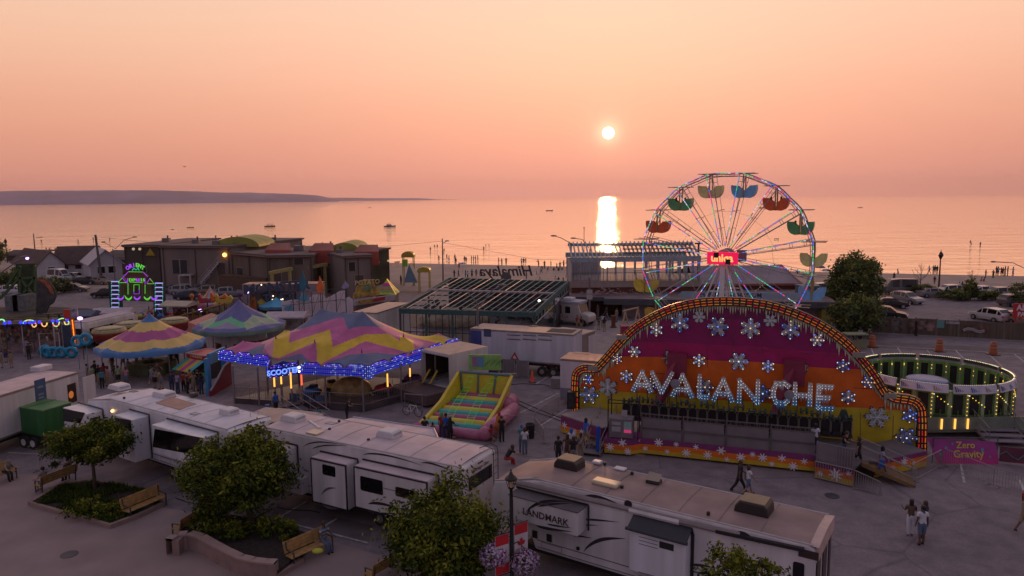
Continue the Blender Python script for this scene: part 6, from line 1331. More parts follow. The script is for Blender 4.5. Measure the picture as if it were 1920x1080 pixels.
for px,py,r,st in((421,478,.35,0),(501,485,.22,1),(685,491,.3,2),(708,492,.3,2),(728,489,.2,2),(250,467,.25,2),(262,467,.25,2)):
 m=MB();c=AT(px,py,124)-BO;m.sph(c,r,8);m.tube([c,c+Vector((0,.5,0))],.05,4);m.build('wall_lamp',[winl,E('violet white lamp',(.9,.7,1),4),E('dim wall lamp',(1,.8,.5),.35)][st],BL_)
P6=Pl((K6[0]+BO).xy,(K6[1]+BO).xy);
m=MB();c=[AT(x,y,Y_)-BO+Vector((.3,-.3,0))for x,y,Y_ in((737,502,133),(747,501,139),(747,489,139),(737,490,133))];m.add(c,[(0,1,2,3)]);m.build('window',M('pale window pane',(.36,.32,.3),.4),BL_)
for px,py in((467,495),(480,497),(528,503),(546,498),(575,512)):
 m=MB();c=AT(px,py,123)-BO;m.box(c.x-.5,c.x+.5,c.y-.5,c.y+3,c.z-.5,c.z+.5);m.build('wall_vent',M('wall vent box',(.25,.22,.2),.6),BL_)
for px,py in((440,468),(561,470),(605,468),(654,472),(405,455)):
 m=MB();c=AT(px,py,128)-BO;m.box(c.x-.5,c.x+.5,c.y-.5,c.y+.5,c.z-1.2,c.z+.4);m.tube([(c.x,c.y,c.z+.4),(c.x,c.y,c.z+1.3)],.12,6);m.build('roof_vent',M('roof vent steel',(.2,.17,.17),.6),BL_)
stp=Pl(G(375,545),G(415,545));ST_=TP('stair','white railed outdoor stair against the long brown building','staircase',stp);m1,m2=MB(),MB();stairs(m1,m2,(0,0,0),(4.0,0,0),1.4,9,.8,5.0);whr=M('white stair rail',(.5,.45,.46),.5)
s_=m1.build('steps',whr,ST_);m2.build('handrail',whr,s_)
m=MB();m.box(-3.6,-1.4,-.3,1.5,2.6,2.8);m.box(-3.6,-3.4,-.3,-.1,0,2.6);m.box(-1.6,-1.4,-.3,-.1,0,2.6);m.box(-3.4,-1.6,-.3,-.2,1.1,1.25);m.build('landing_frame',whr,ST_)
dk=Pl(G(412,548),G(500,556));m=MB();m.box(0,dk.L,0,5,0,3.0)
for i in range(5):m.box(-.05,dk.L,-.05,0,.4+.6*i,.5+.6*i)
o=m.build('timber_deck',brown,None,(dk.o.x,dk.o.y,0),(0,0,dk.rz));tag(o,'dark timber deck in front of the brown building right of the white stair','deck')
for(a,b,l)in(((512,566),(549,560),'yellow framed gateway, smaller one on the left'),((582,556),(614,552),'taller yellow framed gateway in front of the mossy wall')):
 P=Pl(G(*a),G(*b));m=MB();h=AT(a[0],512 if a[0]<560 else 502,P.o.y).z;m.box(0,.4,0,.4,0,h);m.box(P.L-.4,P.L,0,.4,0,h+.2);m.beam((-.2,.2,h),(P.L+.3,.2,h+.3),.45,.5)
 o=m.build('gateway',M('mustard timber',(.36,.30,.10),.7),None,(P.o.x,P.o.y,0),(0,0,P.rz));tag(o,l,'gateway','yellow gateways')
def house(name,label,a,b,yeave,D,rh,wallm,roofm,gable_front=True,wins=1):
 P=Pl(G(*a),G(*b));t=TP(name,label,'house',P);L=P.L;h=AT(a[0],yeave,P.o.y).z;m=MB()
 if gable_front:
  m.prism([(0,0),(L,0),(L,h),(L/2,h+rh),(0,h)],(0,0,0),X3,Z3,D)
  m.build('wall',wallm,t);m=MB()
  for s in(0,1):
   x=-.5 if s==0 else L+.5;e=(h+rh+.12);q=[(x,-.5,h-.35),(L/2,-.5,e),(L/2,D+.5,e),(x,D+.5,h-.35)];m.add(q+[(v[0],v[1],v[2]-.2)for v in q],[(0,1,2,3)if s else(3,2,1,0),(7,6,5,4)if s else(4,5,6,7),(0,4,5,1),(1,5,6,2),(2,6,7,3),(3,7,4,0)])
 else:
  m.box(0,L,0,D,0,h);m.prism([(0,h),(D,h),(D/2,h+rh)],(.01,0,0),Y3,Z3,-(L-.02));m.build('wall',wallm,t);m=MB()
  for s in(0,1):
   y=-.5 if s==0 else D+.5;q=[(-.5,y,h-.3),(L+.5,y,h-.3),(L+.5,D/2,h+rh+.1),(-.5,D/2,h+rh+.1)];m.add(q+[(v[0],v[1],v[2]-.2)for v in q],[(0,1,2,3)if s==0 else(3,2,1,0),(7,6,5,4),(0,4,5,1),(1,5,6,2),(3,7,4,0)])
 m.build('roof',roofm,t)
 for k in range(wins):x=L*(k+1)/(wins+1);m=MB();m.box(x-.6,x+.6,-.03,.03,h*.45,h*.8);w_=m.build('window',glass,t);m=MB();m.box(x-.7,x+.7,-.05,-.031,h*.8,h*.86);m.box(x-.7,x+.7,-.05,-.031,h*.4,h*.45);m.build('frame',white,w_)
 return t
hw=M('white clapboard',(.50,.48,.52),.6,var=.08);hr=M('brown shingle roof',(.10,.06,.055),.9,var=.2,sc_=.5)
house('white_house','white gabled house with brown roof, left of the tall bare pole',(72,524),(123,520),497,17,2.6,hw,hr,True)
house('brown_roof_house','wide brown roofed house behind the white gabled one',(100,516),(172,514),493,9,3.2,hw,hr,False,2)
house('white_cottage','white cottage gable right of the tall bare pole',(172,530),(231,526),494,12,2.5,hw,M('pale grey roof',(.38,.36,.42),.6),True,2)
house('low_shed','low dark shed behind the white cottage',(190,512),(240,514),482,8,1.2,M('dark brown render',(.10,.075,.065),.85),roofk,False,0)
house('beach_hut','low beach hut at the far left before the water',(14,490),(36,490),476,6,.8,M('dark brown render',(.10,.075,.065),.85),roofk,False,0)
P=Pl(G(60,500),G(86,500));t_=TP('open_shelter','flat open shelter on thin posts by the water at the left','shelter',P);m=MB();m.box(-.5,P.L+.5,-.5,4,3.6,3.9);m.build('roof',roofk,t_)
for x in(0,P.L*.5,P.L):m=MB();m.box(x-.08,x+.08,0,.16,0,3.6);m.build('post',dsteel,t_)
# steel framed pavilion on the washroom building
teal=M('blue grey steel beam',(.34,.42,.47),.45,.3,var=.15);tealr=M('dark teal steel beam',(.045,.11,.105),.85,0,var=.15)
WB_=TP('washroom_building','low flat roofed public washroom building with dark open bay','building',Pl(G(1068,592),G(1165,594)));WP=Pl(G(1068,592),G(1165,594));D0=22
xr=WP.hit(1560,572)[0];zr=WP.hit(1160,560)[1];xa=WP.hit(1166,600)[0]
m=MB();m.box(-.2,0,0,D0,0,zr);m.box(0,xa,D0-.3,D0,0,zr);m.box(xa,xa+.25,0,D0,0,zr);m.box(xa+.25,xr,0,.25,0,zr);m.build('wall',M('pale mauve wall',(.27,.21,.22),.8,var=.1),WB_)
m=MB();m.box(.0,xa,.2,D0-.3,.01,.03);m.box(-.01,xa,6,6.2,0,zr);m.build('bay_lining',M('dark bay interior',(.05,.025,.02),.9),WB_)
m=MB();m.box(xa-2.2,xr+.4,-1.6,D0,zr,zr+.15);m.box(-.4,xa-2.2,-.4,D0,zr,zr+.15);m.build('roof',M('mauve gravel roof',(.20,.15,.15),.9,var=.2,sc_=.3),WB_)
m=MB();m.box(xa-2.25,xr+.45,-1.65,-1.6,zr-.55,zr+.2);m.box(-.45,xa-2.25,-.45,-.4,zr-.3,zr+.2);m.build('fascia',M('slate fascia',(.07,.08,.10),.6),WB_)
x,z=WP.hit(1283,553,-1.7);m=MB();m.prism([(-.7,.35),(-.3,0),(xr-x-1.5,0),(xr-x-1.5,.8),(-.3,.8)],(x,-1.75,z-.35),X3,Z3,.08);sg_=m.build('sign_board',M('pale blue sign',(.30,.42,.52),.5),WB_);m=MB();put_text(m,'PUBLIC WASHROOM',(x+5.6,-1.76,z-.18),X3,Z3,.78,.03,.01);m.build('lettering',M('navy lettering',(.02,.05,.14),.5),sg_)
UP=Pl(AT(1072,545,97).xy,AT(1310,545,97.0).xy);zb0=3.6
PV=TP('steel_pavilion','blue grey steel roof frame on posts in front of the sun reflection','pavilion',UP)
ze=AT(1072,487,97).z;zrg=AT(1090,459,101).z;L=UP.L;Dp=8.5
m=MB();m.box(0,L,.3,Dp,0,3.9);m.build('base_wall',M('dull red brick',(.16,.06,.045),.85,var=.2,sc_=2),PV);m=MB();m.box(-.2,L+.2,0,.28,3.3,4.2);m.box(-.2,L+.2,.28,Dp+.3,3.92,4.2);m.build('deck_slab',M('pale deck slab',(.36,.28,.25),.8),PV)
m=MB()
for y,z in((0,ze),(Dp,ze)):m.beam((-.2,y,z),(L+.2,y,z),.3,.7)
m.beam((-.2,Dp/2,zrg),(L+.2,Dp/2,zrg),.25,.4);m.build('eave_beam',teal,PV)
for i in range(31):
 x=L*i/30;m=MB();m.beam((x,-.1,ze+.2),(x,Dp/2+.4,zrg+.3),.15,.28);m.build('rafter',teal,PV)
m=MB()
for f in(.25,.5,.75):m.beam((L*.42,Dp/2*f,ze+.35+(zrg-ze)*f),(L*.97,Dp/2*f,ze+.35+(zrg-ze)*f),.9,.1)
m.build('roof_sheet',tealr,PV)
for i,f in enumerate((0,.07,.14,.21,.28,.415,.58,.68,.77,.85,.9,.95,1.0)):
 for y in(.05,Dp-.05):
  m=MB();w_=.16 if i<5 else .28;m.box(L*f-w_/2,L*f+w_/2,y-w_/2,y+w_/2,4.2,ze-.3);m.build('post',teal,PV)
m=MB();m.box(.1,L*.27,Dp-.4,Dp-.3,4.2,ze-.4);m.box(.05,.1,.2,Dp-.3,4.2,ze-.4);m.build('screen_wall',M('pale screen wall',(.40,.34,.36),.7,var=.1),PV)
m=MB()
for i in range(12):x=L*.27*i/12;m.box(x,x+.08,.0,.05,4.2,ze-.3)
m.box(L*.28,L*.5,Dp-.2,Dp-.15,5.2,5.25);m.build('window_mullion',teal,PV)
rail_run(PV,(.2,-.1,0),(L,-.1,0),4.2,1.1,.5,'railing',dsteel)
m=MB();rr=random.Random(1)
for i in range(60):a=Vector((L*.25+rr.gauss(0,2.2),-2.6+rr.gauss(0,.6),zr+.35+abs(rr.gauss(0,.35))));m.beam(a,a+Vector((rr.uniform(-.6,.6),rr.uniform(-.3,.3),rr.uniform(-.2,.3))),.08)
o=m.build('stacked_chairs',M('pale pink chair tube',(.42,.28,.28),.6),None,UP.o.to_3d(),(0,0,UP.rz));tag(o,'jumbled heap of pale folded chairs on the washroom roof','stacked chairs')
GP=Pl(AT(1300,535,99).xy,AT(1500,537,99).xy);gb_=TP('grey_roof_hall','hall with sloping grey roof and red eave right of the steel pavilion','building',GP);m=MB();zA,zB=AT(1300,533,99).z,AT(1320,498,106).z;L=GP.L
m.box(.1,L-.1,.1,14,0,zA-.2);m.build('wall',M('dull red brick',(.16,.06,.045),.85),gb_);m=MB();q=[(0,-.3,zA),(L,-.3,zA),(L-.2,7,zB),(1.0,7,zB),(L-.2,14.3,zA),(0,14.3,zA)];m.add(q,[(0,1,2,3),(3,2,4,5)]);m.build('roof',M('mauve grey membrane roof',(.24,.20,.23),.7,var=.15,sc_=.4),gb_)
m=MB();m.beam((0,-.32,zA-.1),(L,-.32,zA-.1),.15,.3);m.beam((L+.05,-.3,zA),(L-.15,7,zB),.2,.2);m.build('eave',M('red pink eave',(.35,.10,.09),.6),gb_)
bc=Pl(G(1503,590),G(1537,590));m=MB();m.box(0,bc.L,0,2.5,0,3.6);m.box(-.1,bc.L+.1,-.1,2.6,3.6,3.75);m.box(.5,bc.L-.5,-.03,-.002,.8,3.0);o=m.build('blue_kiosk',M('slate blue kiosk',(.09,.14,.18),.6,var=.15),None,(bc.o.x,bc.o.y,0));tag(o,'slate blue kiosk at the right end of the washroom building','kiosk')
m=MB();c=G(1560,603);m.box(-1.6,1.6,-.6,.6,0,1.7);o=m.build('mustard_container',M('mustard container',(.26,.22,.04),.6),None,c);bevel(o,.08);tag(o,'mustard container beside the big dark tree','container')
# himalaya style ride: open teal roof frame
Hc=[G(750,583,4.2),G(1002,590,4.2),G(1066,531,4.2),G(842,524,4.2)];HO=Vector((Hc[0].x,Hc[0].y,0));HR=T('frame_ride','circular ride under an open roof of dark teal beams without canvas','fairground ride',HO);Hq=[p-HO for p in Hc]
ra,rb=(Hq[0]+Hq[3])/2+Z3*.35,(Hq[1]+Hq[2])/2+Z3*.35
palepk=M('pale pinkish beam',(.45,.34,.33),.5,var=.1)
m=MB();m.tube([ra,rb],.16,6);m.build('ridge_beam',palepk,HR)
m=MB()
for a,b in((0,1),(1,2),(2,3),(3,0)):m.beam(Hq[a],Hq[b],.25,.5)
m.build('edge_beam',tealr,HR)
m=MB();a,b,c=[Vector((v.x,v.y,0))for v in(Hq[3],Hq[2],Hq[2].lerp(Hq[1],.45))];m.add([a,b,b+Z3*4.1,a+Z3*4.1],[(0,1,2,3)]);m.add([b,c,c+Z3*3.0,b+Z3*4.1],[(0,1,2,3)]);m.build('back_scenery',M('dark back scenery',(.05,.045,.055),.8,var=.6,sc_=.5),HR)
m=MB();m.add([Vector((v.x,v.y,.08))for v in Hq],[(0,1,2,3)]);m.build('base_floor',M('dark ride floor',(.05,.045,.05),.7,var=.3),HR)
m=MB()
for i in range(13):
 f=i/12;p,q=Hq[1].lerp(Hq[2],f),Hq[1].lerp(Hq[2],f)-Z3*1.0;m.tube([p,q],.04,4)
 if i:m.tube([q,pv],.04,4);m.tube([p,qv],.03,4)
 pv,qv=q,p
m.build('side_truss',teal,HR)
for i in range(20):
 f=i/19;m=MB();a,r_,b=Hq[0].lerp(Hq[1],f),ra.lerp(rb,min(1,f+.03)),Hq[3].lerp(Hq[2],min(1,f+.05));m.tube([a+Z3*.3,r_],.055,5);m.tube([r_,b+Z3*.3],.055,5);o=m.build('rafter',palepk if i%5==1 else M('worn teal rafter',(.17,.25,.25),.7),HR)
for i in range(3):
 f=(i+1)/4;m=MB();m.tube([Hq[0].lerp(ra,f)+Z3*-.05,Hq[1].lerp(rb,f)-Z3*.05],.07,5);m.tube([Hq[3].lerp(ra,f)-Z3*.05,Hq[2].lerp(rb,f)-Z3*.05],.07,5);m.build('purlin',tealr,HR)
for i,(f,g)in enumerate([(0,0),(.2,0),(.4,0),(.6,0),(.8,0),(1,0),(0,.5),(0,1),(.33,1),(.66,1),(1,1),(1,.5)]):
 p=Hq[0].lerp(Hq[1],f).lerp(Hq[3].lerp(Hq[2],f),g);m=MB();m.tube([Vector((p.x,p.y,0)),p],.11,6);m.build('post',tealr if i else dsteel,HR)
m=MB()
for i in range(14):p=Hq[0].lerp(Hq[1],.02+i*.05);m.tube([Vector((p.x,p.y+.5,.2)),Vector((p.x,p.y+.5,4.0))],.035,4)
m.tube([Vector((Hq[0].x,Hq[0].y+.5,2.0)),Vector((Hq[1].x*.75,Hq[1].y*.75+.5,2.0))],.04,4);m.build('scenery_frame',black,HR)
c=G(850,612)-HO;m=MB();m.lathe([(3.2,0),(3.4,.8),(3.0,1.5),(2.2,1.7),(1.6,1.3),(0,1.4)],28,sx=1.3);m.build('undulating_platform',M('cream ride platform',(.34,.28,.20),.6,var=.35,sc_=1.2),HR,(c.x,c.y+2,0),smooth=True)
m=MB();m.lathe([(0,.06),(9,.06)],32,sx=1.15);m.build('ride_floor',M('dark ride floor',(.05,.045,.05),.7,var=.3),HR,(c.x+2,c.y+6,0))
m=MB();rr=random.Random(6)
for i in range(26):a=rr.uniform(0,6.28);m.sph((math.cos(a)*3.0*1.2,math.sin(a)*2.7,1.7+rr.random()*.8),rr.uniform(.15,.4),6)
m.build('ride_cars',M('dark ride cars',(.06,.04,.045),.5,var=.4),HR,(c.x,c.y+2,0))
for k,(px,py)in enumerate(((958,598),(1000,604),(1120-140,600))):
 q=G(px,py)-HO;m=MB();m.sph((q.x,q.y,.8),.8,8,0,(1.2,.8,.9));m.build('ride_car',M('charcoal ride car',(.05,.045,.06),.4),HR)
hm_=AT(950,512,108)-HO;m=MB();put_text(m,'Himalaya',hm_-Z3*.4,-X3,Z3,2.2,.02,.06,sx=1.0,shear=.25);sgn2=m.build('back_of_sign',M('dark sign tubing',(.09,.07,.08),.6),HR)
m=MB();c=AT(949,520,107)-HO
for f in(-.45,.05,.5):m.tube([hm_+X3*f*9+Y3*-.1+Z3*.3,Vector((hm_.x+f*9,hm_.y-.1,4.0))],.05,4)
m.tube([c+Z3*.0,c+Y3*.15],.78,20);m.build('round_emblem',M('grey emblem back',(.12,.11,.12),.6),sgn2)
m=MB();c=AT(1011,564,92)-HO;m.sph(c,.16,8);m.build('flood_lamp',E('flood lamp',(1,.8,.6),6),HR)
# ice cream truck
TR=Pl(G(1028,606),G(1088,612));it=TP('food_truck','white and blue ice cream truck with open serving window','truck',TR);L=TR.L;tw=M('cream truck body',(.55,.50,.47),.5,var=.08)
m=MB();m.prism([(-.6,.5),(L-.2,.5),(L,1.6),(L-.35,2.7),(-.6,2.7)],(0,0,0),X3,Z3,2.2);b_=m.build('body',tw,it);bevel(b_,.08)
m=MB();m.box(-.7,L-.2,-.1,2.3,2.72,2.95);m.build('roof',M('pale blue roof',(.45,.44,.52),.5),it);m=MB();m.box(1.8,3.0,.5,1.6,2.96,3.3);bevel(m.build('roof_unit',acw,it),.08)
m=MB();m.box(.9,1.9,-.03,-.003,1.35,2.4);m.build('serving_window',M('dim serving window',(.08,.045,.03),.5),it);m=MB();m.box(2.4,3.1,-.02,-.003,1.5,2.3);m.build('side_window',glass,it)
m=MB();m.box(-.5,.7,-.02,-.003,1.4,2.45);m.build('menu_board',M('mustard menu board',(.40,.30,.06),.6,var=.4,sc_=6),it)
m=MB();m.prism([(L-.05,.5),(L+1.1,.5),(L+1.15,1.2),(L+.9,1.45),(L-.05,1.6)],(0,.15,0),X3,Z3,1.9);bevel(m.build('bonnet',tw,it),.12);m=MB();m.add([(L+.02,.2,1.62),(L+.02,2.0,1.62),(L-.3,2.0,2.6),(L-.3,.2,2.6)],[(0,1,2,3)]);m.build('windscreen',glass,it)
for x in(.4,L+.3):
 for y in(.0,2.1):m=MB();m.tube([(x,y,.42),(x,y+.2,.42)],.42,14);m.build('wheel',rubber,it)
m=MB()
for i in range(8):m.box(.2+i*.35,.35+i*.35,-.02,-.003,.8+.1*(i%3),1.05+.1*(i%3))
m.build('stickers',M('pink stickers',(.5,.15,.2),.6),it)
def onwall(K,px,py,off=-.06):P=Pl((K[0]+BO).xy,(K[1]+BO).xy);x,z=P.hit(px,py,off);return P,x,z
dm_=M('dull door paint',(.09,.06,.05),.6);dw_=M('dim window glass',(.03,.03,.035),.2)
for K,px,py,w_,h_,nm in((K2,330,500,1.4,2.4,'window'),(K2,345,500,1.4,2.4,'window'),(K2,415,505,1.6,2.2,'door'),(K3,450,508,2.0,1.1,'window'),(K4,520,520,1.2,2.3,'door'),(K4,560,490,1.4,1.0,'window'),(K6,660,500,1.0,1.4,'window'),(K6,674,530,1.4,2.4,'door'),(K5,620,515,3.4,2.6,'door'),(K1,262,505,2.4,1.2,'window')):
 P,x,z=onwall(K,px,py);M_=Matrix.Translation(Vector((P.o.x,P.o.y,0))-BO)@Matrix.Rotation(P.rz,4,'Z');m=MB();m.box(x-w_/2,x+w_/2,-.06,-.005,z-h_/2,z+h_/2);m.xf(M_);f_=m.build(nm,dm_ if nm=='door' else dw_,BL_);m=MB();e=.1
 m.box(x-w_/2-e,x+w_/2+e,-.1,-.005,z+h_/2,z+h_/2+e);m.box(x-w_/2-e,x-w_/2,-.1,-.005,z-h_/2,z+h_/2);m.box(x+w_/2,x+w_/2+e,-.1,-.005,z-h_/2,z+h_/2);m.xf(M_);m.build('frame',M('pale window frame',(.28,.24,.22),.6),f_)
for K in(K1,K2,K3,K4,K6):
 A,B,d,n,h=K;m=MB();m.tube([A-n*.4+Z3*(h-.05),B-n*.4+Z3*(h-.05)],.12,6);m.build('gutter',M('rusty gutter',(.16,.07,.05),.6),BL_)
 for f in(.04,.5,.97):q=A.lerp(B,f)-n*.12;m=MB();m.tube([q,q+Z3*h],.07,5);m.build('downpipe',M('dark downpipe',(.07,.05,.045),.7),BL_)
rr=random.Random(9)
for i,(K,u,v)in enumerate(((K1,.5,8),(K2,.2,6),(K2,.5,12),(K2,.75,5),(K2,.9,16),(K3,.4,6),(K4,.5,9),(K6,.3,7),(K6,.6,18))):
 A,B,d,n,h=K;q=A.lerp(B,u)+n*v+Z3*(h+.3);s=rr.uniform(.5,.9);m=MB();m.box(-s,s,-s*.7,s*.7,0,s*1.1);o=m.build('roof_unit',M('roof vent steel',(.2,.17,.17),.6),BL_,q);bevel(o,.06);m=MB();m.tube([(s*.4,0,s*1.1),(s*.4,0,s*1.1+.5)],.15,8);m.build('stack',dsteel,o)
 # neon ride front
nb=E('green neon',(.20,1,.10),.6);nv=E('violet neon',(.42,.08,1),.9);nc=E('cyan violet neon',(.45,.45,1),.8);ng=E('teal neon',(.05,.7,.4),.6)
OP=Pl(G(212,598),G(306,601));OX=TP('neon_ride_front','pagoda shaped ride front outlined in green and violet neon','ride entrance',OP)
def opt(px,py,off=-.1):x,z=OP.hit(px,py,off);return Vector((x,off,z))
def opoly(pts,mt,nm,off=0.0,th=.3,par=OX):
 q=[OP.hit(px,py,off)for px,py in pts];m=MB();m.prism(q,(0,off,0),X3,Z3,th);return m.build(nm,mt,par)
ob=opoly([(222,553),(291,556),(291,533),(268,531),(268,530),(240,529),(222,531)],M('weathered olive facade',(.16,.13,.05),.7,var=.3,sc_=1.5),'facade')
opoly([(222,531),(229,521),(237,529),(237,524),(231,518),(240,509),(268,510),(277,518),(270,530),(280,522),(290,533)],M('brown pagoda roof board',(.16,.05,.035),.7),'pagoda_roof',-.02,.25)
opoly([(240,508),(243,500),(252,496),(262,498),(268,508)],M('dark crest board',(.04,.06,.04),.7),'crest',.0,.2)
opoly([(250,534),(261,534),(261,551),(250,551)],M('door recess',(.05,.02,.03),.8),'door',-.06,.04)
opoly([(222,553),(292,556),(292,566),(222,563)],M('olive valance',(.10,.08,.04),.7),'valance',-.02,.15)
m=MB()
for k in range(14):a=opt(224+k*5,533.5,-.03);b=opt(224+k*5,553,-.03);m.beam(a,b,.05,.03)
m.build('batten',M('dark olive batten',(.07,.06,.03),.8),ob)
for cx,y0,y1 in((216,528,578),(298,531,583)):
 m=MB();a=opt(cx-7,y1+12,.1);b=opt(cx+7,y0,.1);m.box(a.x,b.x,-.05,.5,0,b.z);tw_=m.build('lattice_tower',M('dark tower lattice',(.04,.04,.05),.7),OX)
 m=MB()
 for i in range(8 if cx<250 else 7):y=y0+i*8.0;a=opt(cx-7,y,-.1);b=opt(cx+7,y,-.1);m.tube([a,b],.07,5,0)
 m.build('neon_bars',nc,tw_)
 m=MB()
 for i in range(7):y=y0+i*8.0;a=opt(cx-7,y,-.1);m.tube([opt(cx-7,y+1,-.08),opt(cx-7,y+5,-.08)],.035,4);m.tube([opt(cx+7,y+1,-.08),opt(cx+7,y+5,-.08)],.035,4)
 m.build('neon_edge',ng,tw_)
def neon(segs,mt,r=.03):m=MB();[m.tube([opt(*p,-.14)for p in s_],r,5)for s_ in segs];return m.build('neon_tube',mt,ob)
neon([[(241,509.5),(267,510)],[(243,529),(268,530)],[(240,531),(240,552)],[(272,534),(272,551)],[(251,534),(261,534),(261,543)],[(251,534),(251,546)],[(222,530),(237,530)],[(276,532),(289,532),(284,526),(281,522)],[(222,529),(229,521)],[(232,569-15),(236,556)]],nb)
neon([[(240,510),(231,520)],[(268,510),(277,519)],[(239,522),(239,531)],[(272,522),(272,533)],[(251,546),(251,551),(261,551),(261,543)],[(229,521),(237,530)],[(281,522),(275,531)],[(237,530),(240,522)]],nv)
def swags(cs,mt):
 m=MB()
 for cx in cs:
  for s in range(2):m.tube([opt(cx+dx,556+s*2+4.5*math.sin(math.pi*(dx+6)/12),-.16)for dx in range(-6,7,2)],.045,4)
 m.build('neon_swag',mt,ob)
swags((241,276),nb);swags((226,257,289),nv)
def ntext(s,px,py,size,mt,rot=0,par=ob):
 p=opt(px,py,-.16);m=MB();u=Vector((math.cos(rot),0,math.sin(rot)));v=Vector((-math.sin(rot),0,math.cos(rot)));put_text(m,s,p,u,v,size,.025,.03);return m.build('lettering',mt,par)
for i,ch in enumerate('ORIENT'):a=(i-2.5)/5;ntext(ch,254+a*26,500.5+a*a*19,.74,nv if i<3 else nb,-a*.9)
for i,ch in enumerate('EXPRESS'):ntext(ch,243.5+i*4.4,527.5,.54,nv if i in(3,4)else nb)
neon([[(248,507),(251,503),(255,506),(259,503),(261,507)]],ng,.06)
ctr=M('dark coaster rail',(.07,.05,.03),.6,.3)
def track(name,label,pts,mt=ctr,w_=.9,posts=True,h=None):
 q=[p for p in pts];o=Vector((q[0].x,q[0].y,0));t=T(name,label,'coaster track',o,0,'small coaster tracks');L=[p-o for p in q]
 for s in(-1,1):
  c=[]
  for i,p in enumerate(L):d=(L[min(i+1,len(L)-1)]-L[max(i-1,0)]).normalized();c.append(p+Vector((-d.y,d.x,0))*s*w_/2)
  m=MB();m.tube(c,.08,5);m.build('rail',mt,t)
 m=MB()
 for i in range(len(L)-1):
  for f in(0,.25,.5,.75):p=L[i].lerp(L[i+1],f);d=(L[i+1]-L[i]).normalized();n=Vector((-d.y,d.x,0))*w_/2;m.beam(p-n,p+n,.08)
 m.build('tie',mt,t)
 if posts:
  for p in L:m=MB();m.tube([Vector((p.x,p.y,0)),p],.09,5);m.tube([Vector((p.x+.8,p.y+.3,0)),p],.05,4);m.build('support',mt,t)
 return t
ylw=M('dull olive rail',(.20,.15,.03),.6)
track('coaster_track','dark low coaster track in front of the left car park',[G(105+i*17,598,1.2+.6*math.sin(i*1.3))for i in range(7)])
track('coaster_track','lowest yellow edged coaster track at the far left',[G(0+i*22,597,1.0+.5*math.sin(i*1.1+1))for i in range(9)],ylw)
track('coaster_track','dark coaster track rising past the small pale blue tent',[G(322+i*13,597-i*3.5,1.2+.32*i)for i in range(9)],ylw)
track('coaster_track','second dark track behind the lowest one at the left',[G(90+i*20,588,2.0+.8*math.sin(i*.9))for i in range(7)])
for px,py,c_,l in((388,560,red,'red coaster car nearest the small pale blue tent'),(410,557,orange,'orange coaster car in the middle of its train'),(420,560,yellow,'yellow coaster car at the end of its train')):
 c=AT(px,py,92);t=T('coaster_car',l,'coaster car',(c.x,c.y,c.z-.5),.3,'cars of the small coaster');m=MB();m.prism([(-.9,0),(.9,0),(1.1,.5),(.8,.9),(.2,.5),(-.5,.5),(-.8,1.2),(-1.0,1.1)],(0,-.5,0),X3,Z3,1.0);bevel(m.build('body',c_,t),.06);m=MB();m.box(-.6,.1,-.4,.4,.45,.6);m.build('seat',black,t);m=MB();m.tube([(0,0,0),(0,0,-c.z+.5)],.08,5);m.build('support',ctr,t)
m=MB();
gs=T('green_ride_tower','dim green lattice ride tower at the left edge','ride tower',G(45,585));gO=G(45,585);lg=M('lime steel',(.05,.11,.03),.5);m=MB()
for a,b in(((38,522),(66,520)),((38,585),(38,500)),((66,585),(66,498)),((38,520),(66,560)),((10,540),(38,500)),((0,560),(38,520)),((66,520),(38,560))):m.beam(AT(*a,104)-gO,AT(*b,104)-gO,.3)
m.build('frame',lg,gs);m=MB();a,b=AT(36,570,105)-gO,AT(66,494,105)-gO;m.box(a.x,b.x,a.y,a.y+.2,a.z,b.z);m.build('panel',M('dim green mesh',(.045,.07,.03),.8,var=.3),gs)
m=MB();[m.box(AT(x,575,103).x-gO.x-1,AT(x,575,103).x-gO.x+.8,-1.5,1,.1,2.6)for x in(48,62)];m.build('cabin',M('grey cabin',(.16,.17,.17),.7,var=.3),gs)
ar=T('painted_ride_arch','arched ride scenery board with reddish scales, right of the green tower','ride scenery',G(84,592));aO=G(84,592);m=MB();pts=[(66,588),(68,521),(78,521),(90,528),(99,540),(103,556),(98,568),(90,574),(84,588)]
q=[((AT(x,y,98)-aO).x,(AT(x,y,98)-aO).z)for x,y in pts];m.prism(q,(0,0,0),X3,Z3,.3);m.build('board',M('mottled scenery board',(.05,.045,.045),.7,var=.9,sc_=1.0,dirt=(.02,.02,.02)),ar)
m=MB();pts=[(69,522),(79,523),(90,529),(98,541),(101,553),(94,548),(88,538),(78,529),(70,526)];q=[((AT(x,y,98)-aO).x,(AT(x,y,98)-aO).z)for x,y in pts];m.prism(q,(0,-.12,0),X3,Z3,.05);m.build('scaled_band',M('red and tan scales',(.40,.09,.03),.5,var=1.0,sc_=2.5,dirt=(.05,.05,.03)),ar)
MP2=Pl(G(468,610),G(560,600));MT=TP('truck_ride_front','dark ride front with blue block letters and a yellow painted monster','ride front',MP2)
def mpoly(pts,mt,nm,off=0.0,th=.2):q=[MP2.hit(px,py,off)for px,py in pts];m=MB();m.prism(q,(0,off,0),X3,Z3,th);return m.build(nm,mt,MT)
f_=mpoly([(469,600),(469,548),(486,545),(556,547),(556,580),(530,600)],M('painted dark mural',(.07,.05,.04),.6,var=.9,sc_=.9,dirt=(.01,.015,.03)),'facade')
mpoly([(484,545),(488,531),(556,533),(552,549)],M('pale board behind letters',(.30,.22,.20),.6),'sign_board',.25)
